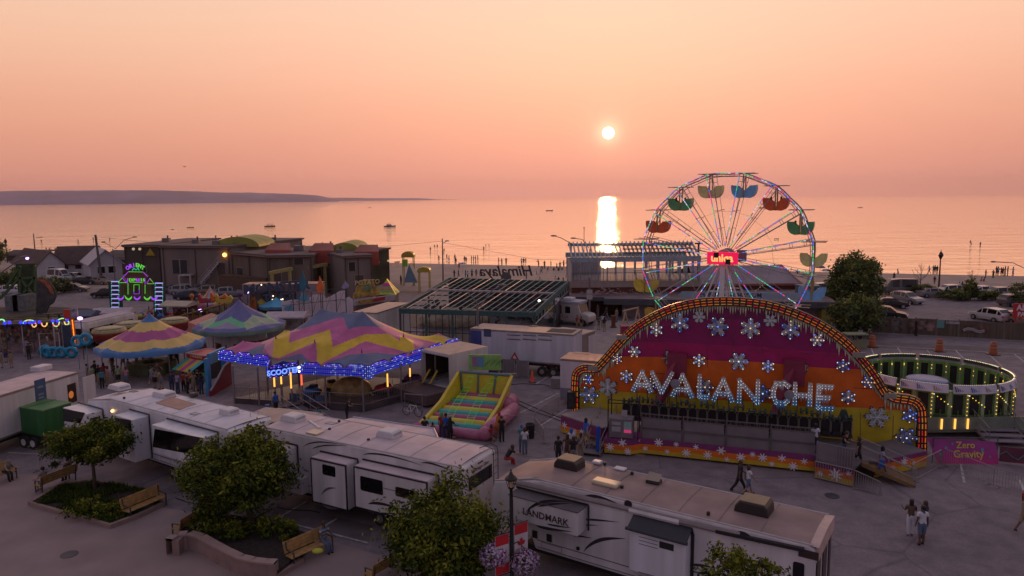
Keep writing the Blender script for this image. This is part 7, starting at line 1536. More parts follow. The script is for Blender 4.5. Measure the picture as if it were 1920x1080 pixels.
mpoly([(470,560),(478,556),(482,580),(476,596),(469,590)],M('ember orange paint',(.35,.09,.01),.6,var=.5),'painted_flame',-.05,.04);mpoly([(482,566),(490,560),(497,565),(506,556),(502,566),(496,573),(487,574)],M('monster yellow paint',(.50,.36,.04),.6,var=.3),'painted_monster',-.05,.04)
mpoly([(555,532),(563,530),(564,560),(556,566)],M('steel blue end panel',(.10,.15,.24),.5),'end_panel',-.1,.3)
def mtext(s,px,py,size,off=-.3,sx=1.0):
 x,z=MP2.hit(px,py,off);m=MB();put_text(m,s,(x,off,z),X3,Z3,size,.04,.12,sx=sx);return m.build('lettering',M('navy block letters',(.035,.06,.12),.5),MT)
mtext('MONSTER',520,546,1.65,sx=1.12);mtext('TRUCK',523,563,1.25,sx=.95)
m=MB()
for px,py in((490,534),(511,562),(513,562),(517,562),(519,562),(527,562),(530,561),(512,555)):x,z=MP2.hit(px,py,-.45);m.sph((x,-.45,z),.10,5)
m.build('bulbs',E('warm sign bulb',(1,.8,.5),2.5),MT)
sk2=Pl(G(447,565),G(590,556));lt_=cargo('flat_roof_trailer','long trailer with sunlight painted orange on its roof behind the blue block letters',Pl(AT(455,560,103).xy,AT(600,556,103).xy),3,AT(520,533,103).z,.6,M('dim trailer side',(.30,.25,.26),.7),M('roof with painted sunset orange',(.62,.33,.20),.5),wheels=False)
FP=Pl(G(527,625),G(663,608));FH=TP('funhouse_back','row of tall pale scenery panels braced by scaffold poles, behind the big striped canvas','scenery wall',FP)
pan=M('pale mauve panel back',(.66,.58,.64),.7,var=.08,sc_=.6)
tops=[(528,566),(549,564),(566,560),(580,560),(596,553),(612,550),(618,558),(630,554),(643,546),(647,550)]
xsP=[528,549,559,570,579,588,597,606,612,620,629,638,647];tp=[566,562,562,560,560,553,552,553,560,556,551,546,545]
for i in range(len(xsP)-1):
 x0,z0=FP.hit(xsP[i],tp[i]);x1,z1=FP.hit(xsP[i+1],tp[i+1]);m=MB();m.prism([(x0+.04,0.02),(x1-.04,0.02),(x1-.04,z1),(x0+.04,z0)],(0,0,0),X3,Z3,.1);m.build('panel',pan,FH)
for a,b,h0,h1 in((650,657,560,557),(657,664,557,562)):
 x0,z0=FP.hit(a,h0);x1,z1=FP.hit(b,h1);m=MB();m.prism([(x0,.02),(x1-.02,.02),(x1-.02,z1),(x0,z0)],(0,.3,0),X3,Z3,.1);m.build('panel',pan,FH)
for i,px in enumerate((549,560,584,604,630,648)):
 x,z=FP.hit(px,548,-1.0);m=MB();m.tube([(x,-1.0,0),(x,-1.0,z)],.05,5);m.tube([(x,-1.0,z*.75),(x,0,z*.75)],.03,4);m.build('scaffold_pole',dsteel,FH)
m=MB();xa_,xb_=FP.hit(530,590,-1)[0],FP.hit(648,590,-1)[0]
for z in(1.8,3.4,4.8):m.tube([(xa_,-1.0,z),(xb_,-1.0,z)],.03,4)
for i in range(5):a=xa_+(xb_-xa_)*i/5;b=xa_+(xb_-xa_)*(i+1)/5;m.tube([(a,-1.05,1.0),(b,-1.05,4.8)],.025,4)
m.build('scaffold_brace',dsteel,FH)
bl3=M('sky blue peak cloth',(.10,.38,.60),.5)
for pts,nm in((((560,562),(569,549),(581,562),(570,566)),'blue_peak'),(((534,575),(548,572),(549,582),(535,581)),'blue_panel')):
 q=[FP.hit(*p,-.3)for p in pts];m=MB();m.prism(q,(0,-.3,0),X3,Z3,.1);m.build(nm,bl3,FH)
tcc=peaktent('small_tent','small flat sky blue canopy left of the tall scenery panels',(G(520,606).x,G(520,606).y,0),2.2,2.4,3.4,[bl3,bl3,M('dark blue hem',(.03,.12,.2),.6)],lambda r,a:0,n=4,drop=.4)
for px,y0,y1,c_,l in((569,549,506,M('teal feather flag',(.03,.16,.22),.7),'dark teal feather flag on a thin pole'),(601,553,517,M('orange feather flag',(.85,.16,.03),.6),'bright orange feather flag above the scenery panels'),(648,545,526,M('lilac small flag',(.3,.28,.45),.6),'short lilac flag at the right end of the scenery panels')):
 Y=84;b=AT(px,y0,Y);t_=AT(px,y1,Y);t=T('feather_flag',l,'flag',(b.x,b.y,0),0,'feather flags');m=MB();m.tube([(0,0,0),(0,0,t_.z)],.05,5);m.build('pole',dsteel,t);h=t_.z-b.z;m=MB();m.prism([(-.25,b.z+.2),(.25,b.z+.3),(.45,b.z+h*.45),(.25,b.z+h*.7),(.02,t_.z),(-.15,b.z+h*.7),(-.45,b.z+h*.4)],(0,-.08,0),X3,Z3,.03);m.build('cloth',c_,t)
KP=Pl(G(663,600),G(742,592));KS=TP('food_stand','food stand with ornate golden arched crest reading POTATO','food stand',KP)
def kp(pts,mt,nm,off=0.0,th=.15):q=[KP.hit(px,py,off)for px,py in pts];m=MB();m.prism(q,(0,off,0),X3,Z3,th);return m.build(nm,mt,KS)
kc=kp([(662,560),(663,552),(667,548),(668,539),(674,533),(676,527),(683,524),(697,524),(702,529),(704,536),(710,540),(712,553)],M('mottled gold crest',(.40,.26,.05),.6,var=.9,sc_=1.6,dirt=(.10,.06,.02)),'crest')
kp([(678,541),(681,535),(690,533),(697,536),(697,544),(685,545)],M('painted meadow oval',(.22,.30,.14),.6,var=.4,sc_=2),'painted_oval',-.06,.05)
x,z=KP.hit(689,533,-.1);m=MB();put_text(m,'POTATO',(x,-.12,z),X3,Z3,.85,.02,.02);m.build('lettering',M('cream letters',(.66,.52,.25),.5),kc)
kp([(665,573),(665,563),(742,552),(742,563)],M('pale fascia board',(.45,.38,.40),.6),'fascia',-.1,.2);f2_=kp([(672,570),(672,564),(700,560),(700,567)],M('amber sign strip',(.45,.25,.05),.6,var=.5,sc_=5),'sign_strip',-.34,.04);kp([(700,566),(700,560),(722,556),(722,562)],red,'sign_strip',-.34,.04)
kp([(667,600),(667,573),(742,563),(742,592)],M('stand body',(.12,.09,.08),.7),'body',.1,2.0)
pt=T('pointed_tent','small pointed tent striped pink, green and yellow behind the golden crest','tent',G(727,570));c=G(727,570);zt_,zb_t=AT(725,523,c.y).z,AT(725,550,c.y).z;r=(AT(748,550,c.y).x-AT(708,550,c.y).x)/2;m=MB()
for i in range(8):
 f0,f1=i/8,(i+1)/8
 for k in range(4):a0,a1=R(90*k-45),R(90*k+45);m.add([(math.cos(a0)*r*1.35*f0,math.sin(a0)*r*1.35*f0,zt_-(zt_-zb_t)*f0),(math.cos(a1)*r*1.35*f0,math.sin(a1)*r*1.35*f0,zt_-(zt_-zb_t)*f0),(math.cos(a1)*r*1.35*f1,math.sin(a1)*r*1.35*f1,zt_-(zt_-zb_t)*f1),(math.cos(a0)*r*1.35*f1,math.sin(a0)*r*1.35*f1,zt_-(zt_-zb_t)*f1)],[(0,3,2,1)],[0,0,1,1,2,3,2,0][i])
m.build('canopy',[M('lime yellow canvas',(.50,.50,.06),.6),M('hot pink canvas',(.6,.03,.25),.6),M('leaf green canvas',(.14,.42,.08),.6),M('coral canvas',(.55,.15,.10),.6)],pt);m=MB();m.box(-r*.9,r*.9,-r*.9,r*.9,0,zb_t);m.build('skirt',M('stand body',(.12,.09,.08),.7),pt)
m=MB();m.tube([(0,0,zt_),(r*.96,-r*.96,zb_t)],.06,4);m.tube([(0,0,zt_),(r*.96,r*.96,zb_t)],.06,4);m.build('lit_seam',E('amber piping',(1,.6,.1),.6),pt)
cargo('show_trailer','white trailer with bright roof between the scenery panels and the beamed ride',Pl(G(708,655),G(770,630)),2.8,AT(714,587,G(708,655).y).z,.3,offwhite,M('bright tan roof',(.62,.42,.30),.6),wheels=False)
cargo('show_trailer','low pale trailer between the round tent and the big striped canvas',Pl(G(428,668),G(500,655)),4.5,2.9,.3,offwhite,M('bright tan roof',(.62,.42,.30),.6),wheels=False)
rd=Pl(G(370,655),G(420,648));m=MB();m.prism([(0,0),(rd.L,0),(rd.L,3.0),(rd.L*.9,3.3),(0,2.6)],(0,0,0),X3,Z3,2.5);o=m.build('counter_stall',M('coral stall roof',(.55,.20,.15),.6,var=.15),None,(rd.o.x,rd.o.y,0),(0,0,rd.rz));tag(o,'coral pink roofed stall behind the ticket booth','stall')
# midway at the left: bus, cups, game stall, string lights
BUS=Pl(G(160,655),G(262,628));bs=TP('bus','pale roofed coach parked behind the mauve striped tent','bus',BUS);L=BUS.L
m=MB();m.prism([(0,.4),(L,.4),(L,2.2),(L-.5,2.75),(.5,2.75),(0,2.2)],(0,0,0),X3,Z3,2.4);bevel(m.build('body',offwhite,bs),.15);m=MB()
for i in range(7):x=.8+i*(L-1.6)/7;m.box(x,x+(L-1.6)/7-.12,-.02,-.002,1.3,2.1)
m.build('window',glass,bs);m=MB();m.box(-.02,-.002,.2,2.2,1.2,2.2);m.build('windscreen',glass,bs)
m=MB();m.box(.5,L-.4,.1,2.3,2.755,2.8);m.build('roof',M('pale mauve roof',(.46,.38,.42),.6),bs)
for x in(1.6,L-1.8):m=MB();m.tube([(x,-.05,.42),(x,.2,.42)],.42,14);m.build('wheel',rubber,bs)
cupm,cupr=M('glossy deep red cup',(.22,.02,.015),.2),M('golden cup rim',(.40,.30,.10),.3)
for px,py,r,l in((207,652,1.7,'left deep red fruit shaped ride cup'),(246,640,1.75,'middle deep red fruit shaped ride cup'),(328,632,1.6,'right deep red fruit shaped ride cup beyond the tent peak')):
 c=G(px,py);t=T('ride_cup',l,'ride cup',c,0,'red ride cups');m=MB();m.lathe([(.4,.2),(.9*r/1.7,.3),(r,1.1),(r*1.0,1.8),(r*.86,2.2),(r*.8,2.1),(r*.7,1.4),(0,1.2)],20);m.build('bowl',cupm,t,smooth=True)
 m=MB();m.lathe([(r*.98,1.95),(r*.92,2.12),(r*.5,2.28),(0,2.32)],20);m.build('lid_leaves',M('pale green gold lid',(.34,.32,.14),.35,var=.3,sc_=3),t,smooth=True);m=MB();m.lathe([(r*1.01,1.75),(r*1.03,1.85),(r*1.0,1.95)],20);m.build('rim',cupr,t)
GS=Pl(G(0,664),G(112,656));gs2=TP('game_stall','midway game stall with hanging plush prizes at the left','game stall',GS);L=GS.L+4
m=MB();m.box(-5,L-4,1.5,1.6,0,2.9);m.build('back_wall',M('plush covered wall',(.30,.22,.16),.9,var=.9,sc_=2.2,dirt=(.05,.03,.03)),gs2);m=MB();m.box(-5,L-4,-.4,1.8,2.95,3.1);m.build('canopy',M('dark stall canopy',(.07,.05,.04),.8),gs2);m=MB();m.box(-5,L-4,0,.5,0,.95);m.build('counter',M('mauve counter',(.25,.17,.17),.7,var=.3),gs2)
plu=[M('cream plush',(.50,.42,.26),.9),M('brown plush',(.20,.10,.05),.9),M('pink plush',(.50,.22,.25),.9),M('lilac plush',(.32,.28,.42),.9)]
m=MB();rr=random.Random(8)
for i in range(90):x=-4.8+rr.random()*(L+.5);m.sph((x,1.3+rr.uniform(-.15,.1),1.1+rr.random()*1.6),rr.uniform(.12,.22),6,rr.randrange(4),(1,1,1.2))
tag(m.build('plush_prizes',plu,gs2),kind='stuff')
for x in(-4.8,-1,2.2,5,L-4.3):m=MB();m.tube([(x,-.3,0),(x,-.3,3.0)],.05,5);m.build('post',whr,gs2)
strc=[E('blue globe',(.04,.04,1),1.3),E('multi amber',(1,.55,.1),1.3),E('multi green',(.3,1,.4),1.0),E('multi red',(1,.15,.1),1.2)]
SLp=Pl(G(0,664),G(112,656));sl_=TP('string_lights','looping string lights with blue globes over the left midway','string lights',SLp)
def sp(px,py,off=-.6):x,z=SLp.hit(px,py,off);return Vector((x,off,z))
m=MB();
for px,py in((9,606),(18,605),(39,605),(47,605),(56,605),(64,604),(74,604),(99,602),(108,602),(126,600),(135,599)):m.sph(sp(px,py),.17,8,0)
m.build('globes',strc,sl_)
m=MB();rr=random.Random(3)
for cx,cy,w_,h,up in((55,606,11,6,1),(118,603,10,6,1),(83,606,5,6,-1),(105,604,6,8,-1),(125,604,4,5,-1),(64,608,4,5,-1),(3,602,5,3,1)):
 for k in range(13):t=math.pi*k/12;p=sp(cx-w_*math.cos(t),cy-up*h*math.sin(t));m.sph(p,.07,5,rr.choice((1,2,3)if up<0 else(2,1,2)))
m.build('loops',strc,sl_)
m=MB();m.tube([sp(-10,604,-.5),sp(60,604,-.5),sp(140,600,-.5)],.03,4)
for px in(9,60,112):p=sp(px,604,-.5);m.tube([p,Vector((p.x,p.y,0))],.05,5)
m.build('wire',dsteel,sl_)
s3=T('string_lights','blue glowing string lights climbing toward the neon pagoda front','string lights',G(180,612));sO=G(180,612);m=MB()
for i,(px,py)in enumerate(((160,601),(165,596),(170,592),(176,589),(182,592),(185,594),(194,590),(198,589),(202,588),(206,585),(208,582))):m.sph(AT(px,py,88)-sO,.2 if i not in(2,3,4)else .1,6,0 if i not in(2,3,4,10)else 2)
m.build('globes',strc,s3);m=MB();m.tube([AT(160,601,88)-sO,AT(176,590,88)-sO,AT(208,583,88)-sO],.03,4);m.tube([AT(160,601,88)-sO,Vector(((AT(160,601,88)-sO).x,(AT(160,601,88)-sO).y,0))],.05,4);m.tube([AT(206,586,88)-sO,Vector(((AT(206,586,88)-sO).x,(AT(206,586,88)-sO).y,0))],.05,4);m.build('wire',dsteel,s3)
hs=T('high_striker','tall orange lit strength tester tower beside the stall','strength tester',G(143,661));hO=G(143,661);zt_=AT(139,596,hO.y).z;m=MB();m.beam((0,0,0),(-.15,0,zt_),.35,.12);m.build('tower',M('orange tower board',(.65,.13,.02),.5),hs);m=MB()
for i in range(22):m.sph((-.003*i,-.1,.4+i*(zt_-.5)/22),.06,5)
m.build('bulbs',E('orange bulb',(1,.3,.02),2),hs);m=MB();m.box(-.9,-.2,-.1,.1,zt_-.1,zt_+.9);m.build('crest',M('red crest',(.6,.05,.03),.5),hs);m=MB();m.box(-.2,.5,-.12,.1,zt_,zt_+1.0);m.build('pale_figure',M('pale crest',(.4,.35,.45),.6,var=.4,sc_=3),hs)
m=MB();Pq=Pl(G(121,668),G(136,668));m.box(0,Pq.L,0,.1,.9,3.2);m.tube([(Pq.L/2,.05,0),(Pq.L/2,.05,.9)],.06,5);o=m.build('menu_board',M('dark menu board',(.03,.05,.09),.5),None,(Pq.o.x,Pq.o.y,0));tag(o,'tall dark menu board left of the strength tester','board')
for i,(px,py)in enumerate(((83,668),(91,671),(103,671),(117,671),(136,671))):
 m=MB();c=G(px,py);m.tube([(.42*math.cos(R(k*24)),0,.62+.42*math.sin(R(k*24)))for k in range(16)],.2,8,cap=False);o=m.build('swim_ring',M('bright cyan vinyl',(.01,.28,.46),.35),None,c,(.15,0,(0,-.2,.1,0,.1)[i]if i else 1.0),smooth=True)
 tag(o,['cyan swim ring turned sideways at the left end of the row','second cyan swim ring from the left, overlapping its neighbour','middle cyan swim ring in the row','second cyan swim ring from the right','rightmost cyan swim ring by the strength tester'][i],'swim ring','swim rings in a row')
for px,py,l in((145,640,'cyan swim ring hung behind the strength tester'),(161,636,'smaller cyan swim ring hung right of the strength tester')):
 c=AT(px,py,66);m=MB();m.tube([(.45*math.cos(R(k*24)),0,.45*math.sin(R(k*24)))for k in range(16)],.18,8,cap=False);m.tube([(0,0,-.5),(0,0,-c.z)],.03,4);o=m.build('swim_ring',M('bright cyan vinyl',(.01,.28,.46),.35),None,c,smooth=True);tag(o,l,'swim ring','hung swim rings')
for px,py,Y,l in((150,597,70,'violet white floodlight over the left midway'),(376,582,88,'pinkish floodlight left of the slate blue tent'),(463,548,100,'violet floodlight left of the blue block letters')):
 c=AT(px,py,Y);t=T('floodlight',l,'floodlight',(c.x,c.y,0),0,'floodlights on poles');m=MB();m.tube([(0,.1,0),(0,.1,c.z)],.05,5);m.build('pole',dsteel,t);m=MB();m.sph((0,0,c.z),.22,8,0,(1.3,.7,.8));m.build('lamp',E('violet white flood',(.62,.32,1),5,True),t)
 # street lamps, poles
polem=M('grey lamp pole',(.20,.18,.19),.5,.4)
def cobra(name,label,base,arms,ztop,r=.10,glow=None,group='street lamps and poles'):
 t=T(name,label,'street lamp',base,0,group);m=MB();m.tube([(0,0,0),(0,0,ztop)],[r*1.3,r*.8],8);m.build('pole',polem,t)
 for pts in arms:
  L=[p-Vector(base)for p in pts];m=MB();m.tube(L,r*.5,6);m.build('arm',polem,t);m=MB();e=L[-1];d=(L[-1]-L[-2]).normalized();m.sph(tuple(e+d*.25),.3,8,0,(1.5,.7,.4));m.build('lamp_head',polem,t)
 if glow:m=MB();m.sph(tuple(glow-Vector(base)),.15,8);m.build('lamp',E('violet white flood',(.62,.32,1),5,True),t)
 return t
b=G(897,690);Y=b.y;cobra('double_lamp','tall street lamp with two angled arms behind the longest white trailer',b,[[AT(899,575,Y),AT(884,555,Y),AT(876,549,Y)],[AT(901,575,Y),AT(922,545,Y),AT(937,537,Y)]],AT(900,575,Y).z,.12)
b=G(3,680);Y=b.y;cobra('street_lamp','leaning street lamp with violet glow at the left edge',b,[[AT(1,512,Y),AT(30,491,Y),AT(42,484,Y)]],AT(0,510,Y).z,.12,AT(51,484,Y))
b=G(217,540);Y=b.y;cobra('street_lamp','street lamp with curved arm left of the brown building',b,[[AT(217,466,Y),AT(233,450,Y),AT(250,445,Y)],[AT(217,466,Y),AT(205,460,Y),AT(196,455,Y)]],AT(217,466,Y).z)
b=G(191,530);m=MB();m.tube([(0,0,0),(-.5,0,AT(188,440,b.y).z)],[.28,.2],8);o=m.build('utility_pole',M('grey utility pole',(.13,.11,.11),.8),None,b);tag(o,'thick bare utility pole standing among the white houses','utility pole')
b=G(69,506);Y=b.y;cobra('utility_pole','wooden pole with small lamp arm near the left shore',b,[[AT(68,446,Y),AT(75,445,Y)]],AT(67,438,Y).z,.14)
b=G(831,528);Y=b.y;cobra('utility_pole','wooden pole with lamp arm on the sand in front of the bay',b,[[AT(831,456,Y),AT(836,453,Y)]],AT(829,447,Y).z,.12)
b=G(1071,545);Y=100;b=Vector((AT(1071,500,Y).x,Y,0));cobra('street_lamp','street lamp with long arm at the left corner of the steel pavilion',b,[[AT(1070,456,Y),AT(1052,446,Y),AT(1041,443,Y)]],AT(1071,455,Y).z)
Y=106;b=Vector((AT(1106,500,Y).x,Y,0));cobra('street_lamp','street lamp arm rising above the steel pavilion roof',b,[[AT(1104,465,Y),AT(1092,449,Y),AT(1078,447,Y)]],AT(1106,466,Y).z)
Y=130;b=Vector((AT(1095,470,Y).x,Y,0));m=MB();m.tube([(0,0,0),(0,0,AT(1094,427,Y).z)],.06,5);m.sph((0,0,AT(1094,427,Y).z),.15,6);o=m.build('flag_pole',polem,None,b);tag(o,'thin bare flag pole behind the steel pavilion','flag pole')
b=G(1105,606);Y=b.y;t=T('sign_pole','pole with stacked white signs in front of the dark open bay','sign pole',b);m=MB();m.tube([(0,0,0),(0,0,AT(1105,520,Y).z)],.13,6);m.build('pole',polem,t);z0,z1=AT(1105,561,Y).z,AT(1105,543,Y).z;m=MB();m.box(-.35,.35,-.2,-.14,z0+.7,z1);m.box(-.35,.35,-.2,-.14,z0,z0+.6);m.build('sign',M('grey white sign',(.45,.42,.42),.5),t)
b=G(1309,520);Y=98;b=Vector((AT(1309,500,Y).x,Y,0));m=MB();m.tube([(0,0,0),(0,0,AT(1309,455,Y).z)],.14,6);m.box(-.5,.5,-.15,.15,AT(1309,458,Y).z,AT(1309,455,Y).z);o=m.build('lamp_post',dsteel,None,b);tag(o,'short post with square top behind the wheel hub','lamp post')
def heritage(px,pyb,pyt,label,Y=None):
 b=G(px,pyb);t=T('promenade_lamp',label,'street lamp',b,0,'promenade lamps');z=AT(px,pyt,b.y).z;m=MB();m.tube([(0,0,0),(0,0,z-1.6)],[.16,.09],8);m.build('pole',black,t);m=MB();m.lathe([(.1,z-1.6),(.38,z-1.0),(.42,z-.9),(.2,z-.45),(.08,z-.35),(.03,z)],8);m.build('lantern',black,t)
heritage(1760,541,468,'promenade lamp with lantern standing on the sand at the right');heritage(14,492,446,'promenade lamp by the water at the far left')
b=G(1958,566);Y=b.y;cobra('street_lamp','street lamp arm reaching in from the right edge over the beach',b,[[AT(1925,505,Y),AT(1900,493,Y),AT(1866,491,Y)]],AT(1958,520,Y).z)
for pts,l in((((831,452),(640,470),(400,466),(190,445)),'thin overhead wire running over the brown building'),(((831,455),(1000,486),(1160,492)),'thin overhead wire sagging right of the pole on the sand')):
 q=[AT(px,py,135)for px,py in pts];m=MB();m.tube([v-q[0]for v in q],.03,3);o=m.build('overhead_wire',dsteel,None,q[0]);tag(o,l,'wire')
 # right side: fence, hedge, barrels, tree
FPn=Pl(G(1637,624),G(1925,640));FN=TP('board_fence','long grey brown board fence hung with posters at the car park','fence',FPn);L=FPn.L;hF=AT(1637,593,FPn.o.y).z
fm=M('weathered fence board',(.13,.10,.075),.85,var=.3,sc_=1.0,streak=True)
for i in range(7):
 x0,x1=L*i/7,L*(i+1)/7;m=MB();m.box(x0+.06,x1-.06,0,.08,.02,hF*(1-.03*(i%2)));pn=m.build('fence_panel',fm,FN);m=MB();m.box(x0-.06,x0+.06,-.03,.12,0,hF+.1);m.build('post',M('taupe fence post',(.18,.14,.12),.8),FN)
def poster(a,b,mt,nm='poster'):
 x0,x1,z0,z1=FPn.rect(a,b,-.03);m=MB();m.box(x0,x1,-.05,-.004,z0,z1);return m.build(nm,mt,FN)
tq=M('pale turquoise poster',(.13,.30,.28),.6);poster((1643,592),(1655,608),tq);poster((1757,600),(1770,615),tq)
poster((1672,598),(1692,622),M('dim grey poster',(.16,.13,.12),.7,var=.6,sc_=2));poster((1705,600),(1752,621),M('dusty rose poster',(.24,.15,.13),.7,var=.6,sc_=1.5));poster((1774,602),(1799,608),M('grey banner strip',(.36,.35,.37),.6,var=.4,sc_=3));pw=poster((1804,607),(1853,626),M('brown banner',(.16,.08,.06),.7,var=.5,sc_=2))
m=MB()
for k in range(2):m.tube([(lambda h:Vector((h[0],-.07,h[1])))(FPn.hit(1806+8*i,618-3*math.sin(i*1.2)+k*3,-.07))for i in range(6)],.07,4)
m.build('painted_script',M('pale grey script',(.40,.38,.38),.6),pw)
m=MB();m.box(-.5,L,-.4,-.25,0,.12);m.build('kerb',concrete,FN)
tag(MB().box(0,L*.92,0,.2,.14,.16).build('rail_cap',fm,FN,(0,.1,hF-.3)),None)
bo_=M('dark orange drum',(.35,.075,.02),.6)
for px,py,l in((1635,651,'orange traffic drum nearest the arched backdrop'),(1761,659,'orange traffic drum in the middle of the road'),(1862,665,'orange traffic drum furthest right')):
 t=T('traffic_drum',l,'traffic drum',G(px,py),0,'orange traffic drums');m=MB();m.lathe([(.36,.05),(.33,.5),(.30,.52),(.27,1.0),(.24,1.25),(0,1.28)],14);m.build('drum',bo_,t,smooth=True);m=MB();m.box(-.45,.45,-.45,.45,0,.06);m.build('base',black,t)
 m=MB();m.lathe([(.325,.65),(.305,.8)],14);m.lathe([(.30,.95),(.285,1.1)],14);m.build('band',M('dull reflective band',(.45,.2,.1),.4),t)
def bush(name,label,px,py,pyt,wpx,seed,cat='tree',n=120,ls=.2,nl=46,mats=None,limbs=8,tr=.15,sag=0):
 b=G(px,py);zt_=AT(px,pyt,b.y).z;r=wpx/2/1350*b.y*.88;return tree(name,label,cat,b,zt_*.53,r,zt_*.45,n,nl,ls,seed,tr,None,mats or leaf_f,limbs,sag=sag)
bush('broad_tree','big dark broadleaf tree left of the car park fence',1599,592,480,92,51,n=280,ls=.22,nl=60,tr=.3)
bush('weeping_shrub','lighter drooping shrub spilling from the foot of the big dark tree',1606,628,555,100,52,'shrub',220,.2,55,sag=.3)
bush('conifer','dark conifer cut by the left edge',-8,505,450,46,53,n=90,ls=.2);bush('hedge_shrub','dark green shrubs behind the green tower on the left',30,540,505,70,54,'shrub',80,.22)
bush('hedge_shrub','yellow green shrub left of the parked cars',92,552,520,70,55,'shrub',80,.2)
bush('hedge_shrub','grassy shrub clump between the neon front and white cottage',210,525,500,44,56,'shrub',60,.18)
for i,(px,py,pt_,w_,l)in enumerate(((1730,555,532,40,'low shrub at the left of the beach side hedge'),(1790,562,543,62,'long low dark hedge left of the upright shrub'),(1818,562,526,26,'upright shrub in the middle of the hedge'),(1845,563,545,44,'low hedge piece right of the upright shrub'),(1868,562,545,24,'rightmost low shrub of the hedge'))):bush('hedge_shrub',l,px,py,pt_,w_,60+i,'shrub',60,.18)
bush('pine','sparse flat topped pine at the right edge',1912,575,530,46,70,n=50,ls=.16,nl=30);bush('palm_like_shrub','spiky shrub right of the big dark tree',1643,560,514,30,71,'shrub',30,.22,24)
def baretree(px,py,pyt,label,seed):
 b=G(px,py);z=AT(px,pyt,b.y).z;rr=random.Random(seed);t=T('bare_tree',label,'tree',b,0,'bare saplings');m=MB();m.tube([(0,0,0),(.1,0,z*.5),(0,0,z)],[.09,.06,.015],5);m.build('trunk',bark,t)
 for k in range(14):h=z*rr.uniform(.3,.9);a=rr.uniform(0,6.28);l=(z-h)*.6;m=MB();m.tube([(0,0,h),(math.cos(a)*l*.6,math.sin(a)*l*.6,h+l*.6),(math.cos(a)*l*.8,math.sin(a)*l*.8,h+l*1.1)],[.03,.02,.01],4);m.build('branch',bark,t)
baretree(1724,548,492,'thin bare sapling at the beach hedge, left of the promenade lamp',1);baretree(1820,545,505,'short bare twig tree above the upright shrub',2)
sgp=Pl(G(1902,612),G(1940,612));m=MB();x0,x1,z0,z1=sgp.rect((1901,569),(1935,595));m.box(x0,x1,-.1,.1,z0,z1);m.tube([(x0+.3,0,0),(x0+.3,0,z0)],.1,6);m.tube([(x1-.3,0,0),(x1-.3,0,z0)],.1,6);o=m.build('parking_sign',M('red sign face',(.50,.015,.025),.5),None,(sgp.o.x,sgp.o.y,0));tag(o,'red car park sign with white lettering cut by the right edge','sign')
m=MB();put_text(m,'ALL',(x0+1.05,-.12,z0+.85),X3,Z3,.95,.03,.01);put_text(m,'PARKING',(x0+2.0,-.12,z0+.12),X3,Z3,.75,.03,.01);m.build('lettering',white,o)
m=MB();c=G(1552,597)
pk=[('wooden_bollard','brown bollard in front of the dark open bay',(1150,612),.3,1.3,brown)]
m=MB();m.box(-.35,.35,-.35,.35,0,.12);m.box(-.22,.22,-.22,.22,.12,1.35);m.box(-.28,.28,-.28,.28,1.35,1.45);o=m.build('wooden_bollard',M('rust brown post',(.16,.06,.03),.8),None,G(1150,614));tag(o,'rust brown square bollard on the pale paving','bollard')
fr=Pl(G(1172,622),G(1212,612));t=TP('a_frame','pale timber A-frames beside the arched backdrop','timber frame',fr);m=MB();
for x in(0,2.6):m.beam((x-.8,0,0),(x,0,2.4),.14);m.beam((x+.8,0,0),(x,0,2.4),.14);m.beam((x-.4,0,1.1),(x+.4,0,1.1),.1)
m.build('frame',M('pale timber',(.48,.35,.24),.7),t);m=MB();m.beam((-.3,.1,2.45),(2.9,.1,2.5),.14);m.build('crossbar',M('pale timber',(.48,.35,.24),.7),t)
m=MB();m.box(-.7,.7,-.5,.5,0,1.6);m.box(-.75,.75,-.55,.55,1.6,1.75);o=m.build('red_box',M('raspberry red box',(.30,.02,.06),.5),None,G(1176,640));bevel(o,.06);tag(o,'raspberry red ride box left of the arched backdrop','box')
m=MB();m.tube([(0,0,0),(0,0,1.4)],.08,6);m.box(-1.1,1.1,-.7,.7,1.4,1.5);m.box(-1.0,1.0,-.6,-.5,0,.9);o=m.build('market_stall',M('olive stall',(.20,.22,.12),.6),None,G(1602,652));tag(o,'small olive stall at the right shoulder of the arched backdrop','stall')
# playground and umbrellas on the beach
pg=T('playground','beach playground with yellow roofs and blue slide net at the end of the brown building','playground',G(770,535));pO=G(770,535);ym=M('mustard play roof',(.42,.32,.03),.5)
for(a,b,Y)in(((752,483),(776,472),128),((782,511),(806,501),118)):
 p,q=AT(*a,Y)-pO,AT(*b,Y)-pO;m=MB();c=(p+q)/2;w_=(q.x-p.x)/2;m.prism([(c.x+w_*math.cos(R(k*15)),p.z+(q.z-p.z)*math.sin(R(k*15))**.6)for k in range(13)],(0,p.y,0),X3,Z3,2.0);m.build('roof',ym,pg)
 m=MB();
 for x in(c.x-w_*.8,c.x+w_*.8):m.tube([(x,p.y+.2,0),(x,p.y+.2,p.z)],.08,5);m.tube([(x,p.y+1.8,0),(x,p.y+1.8,p.z)],.08,5)
 m.build('posts',ym,pg)
m=MB();a,b,c_=AT(767,495,122)-pO,AT(757,530,118)-pO,AT(783,530,118)-pO;m.add([a,b,c_,a+Vector((0,3,0)),b+Vector((0,3,0)),c_+Vector((0,3,0))],[(0,1,2),(0,3,4,1),(0,2,5,3)]);m.build('climbing_net',M('slate blue net',(.09,.14,.19),.8),pg)
m=MB();p=AT(754,500,120)-pO;m.box(p.x,p.x+.9,p.y,p.y+.5,p.z,p.z+1.2);m.build('lime_panel',M('lime play panel',(.25,.50,.04),.5),pg)
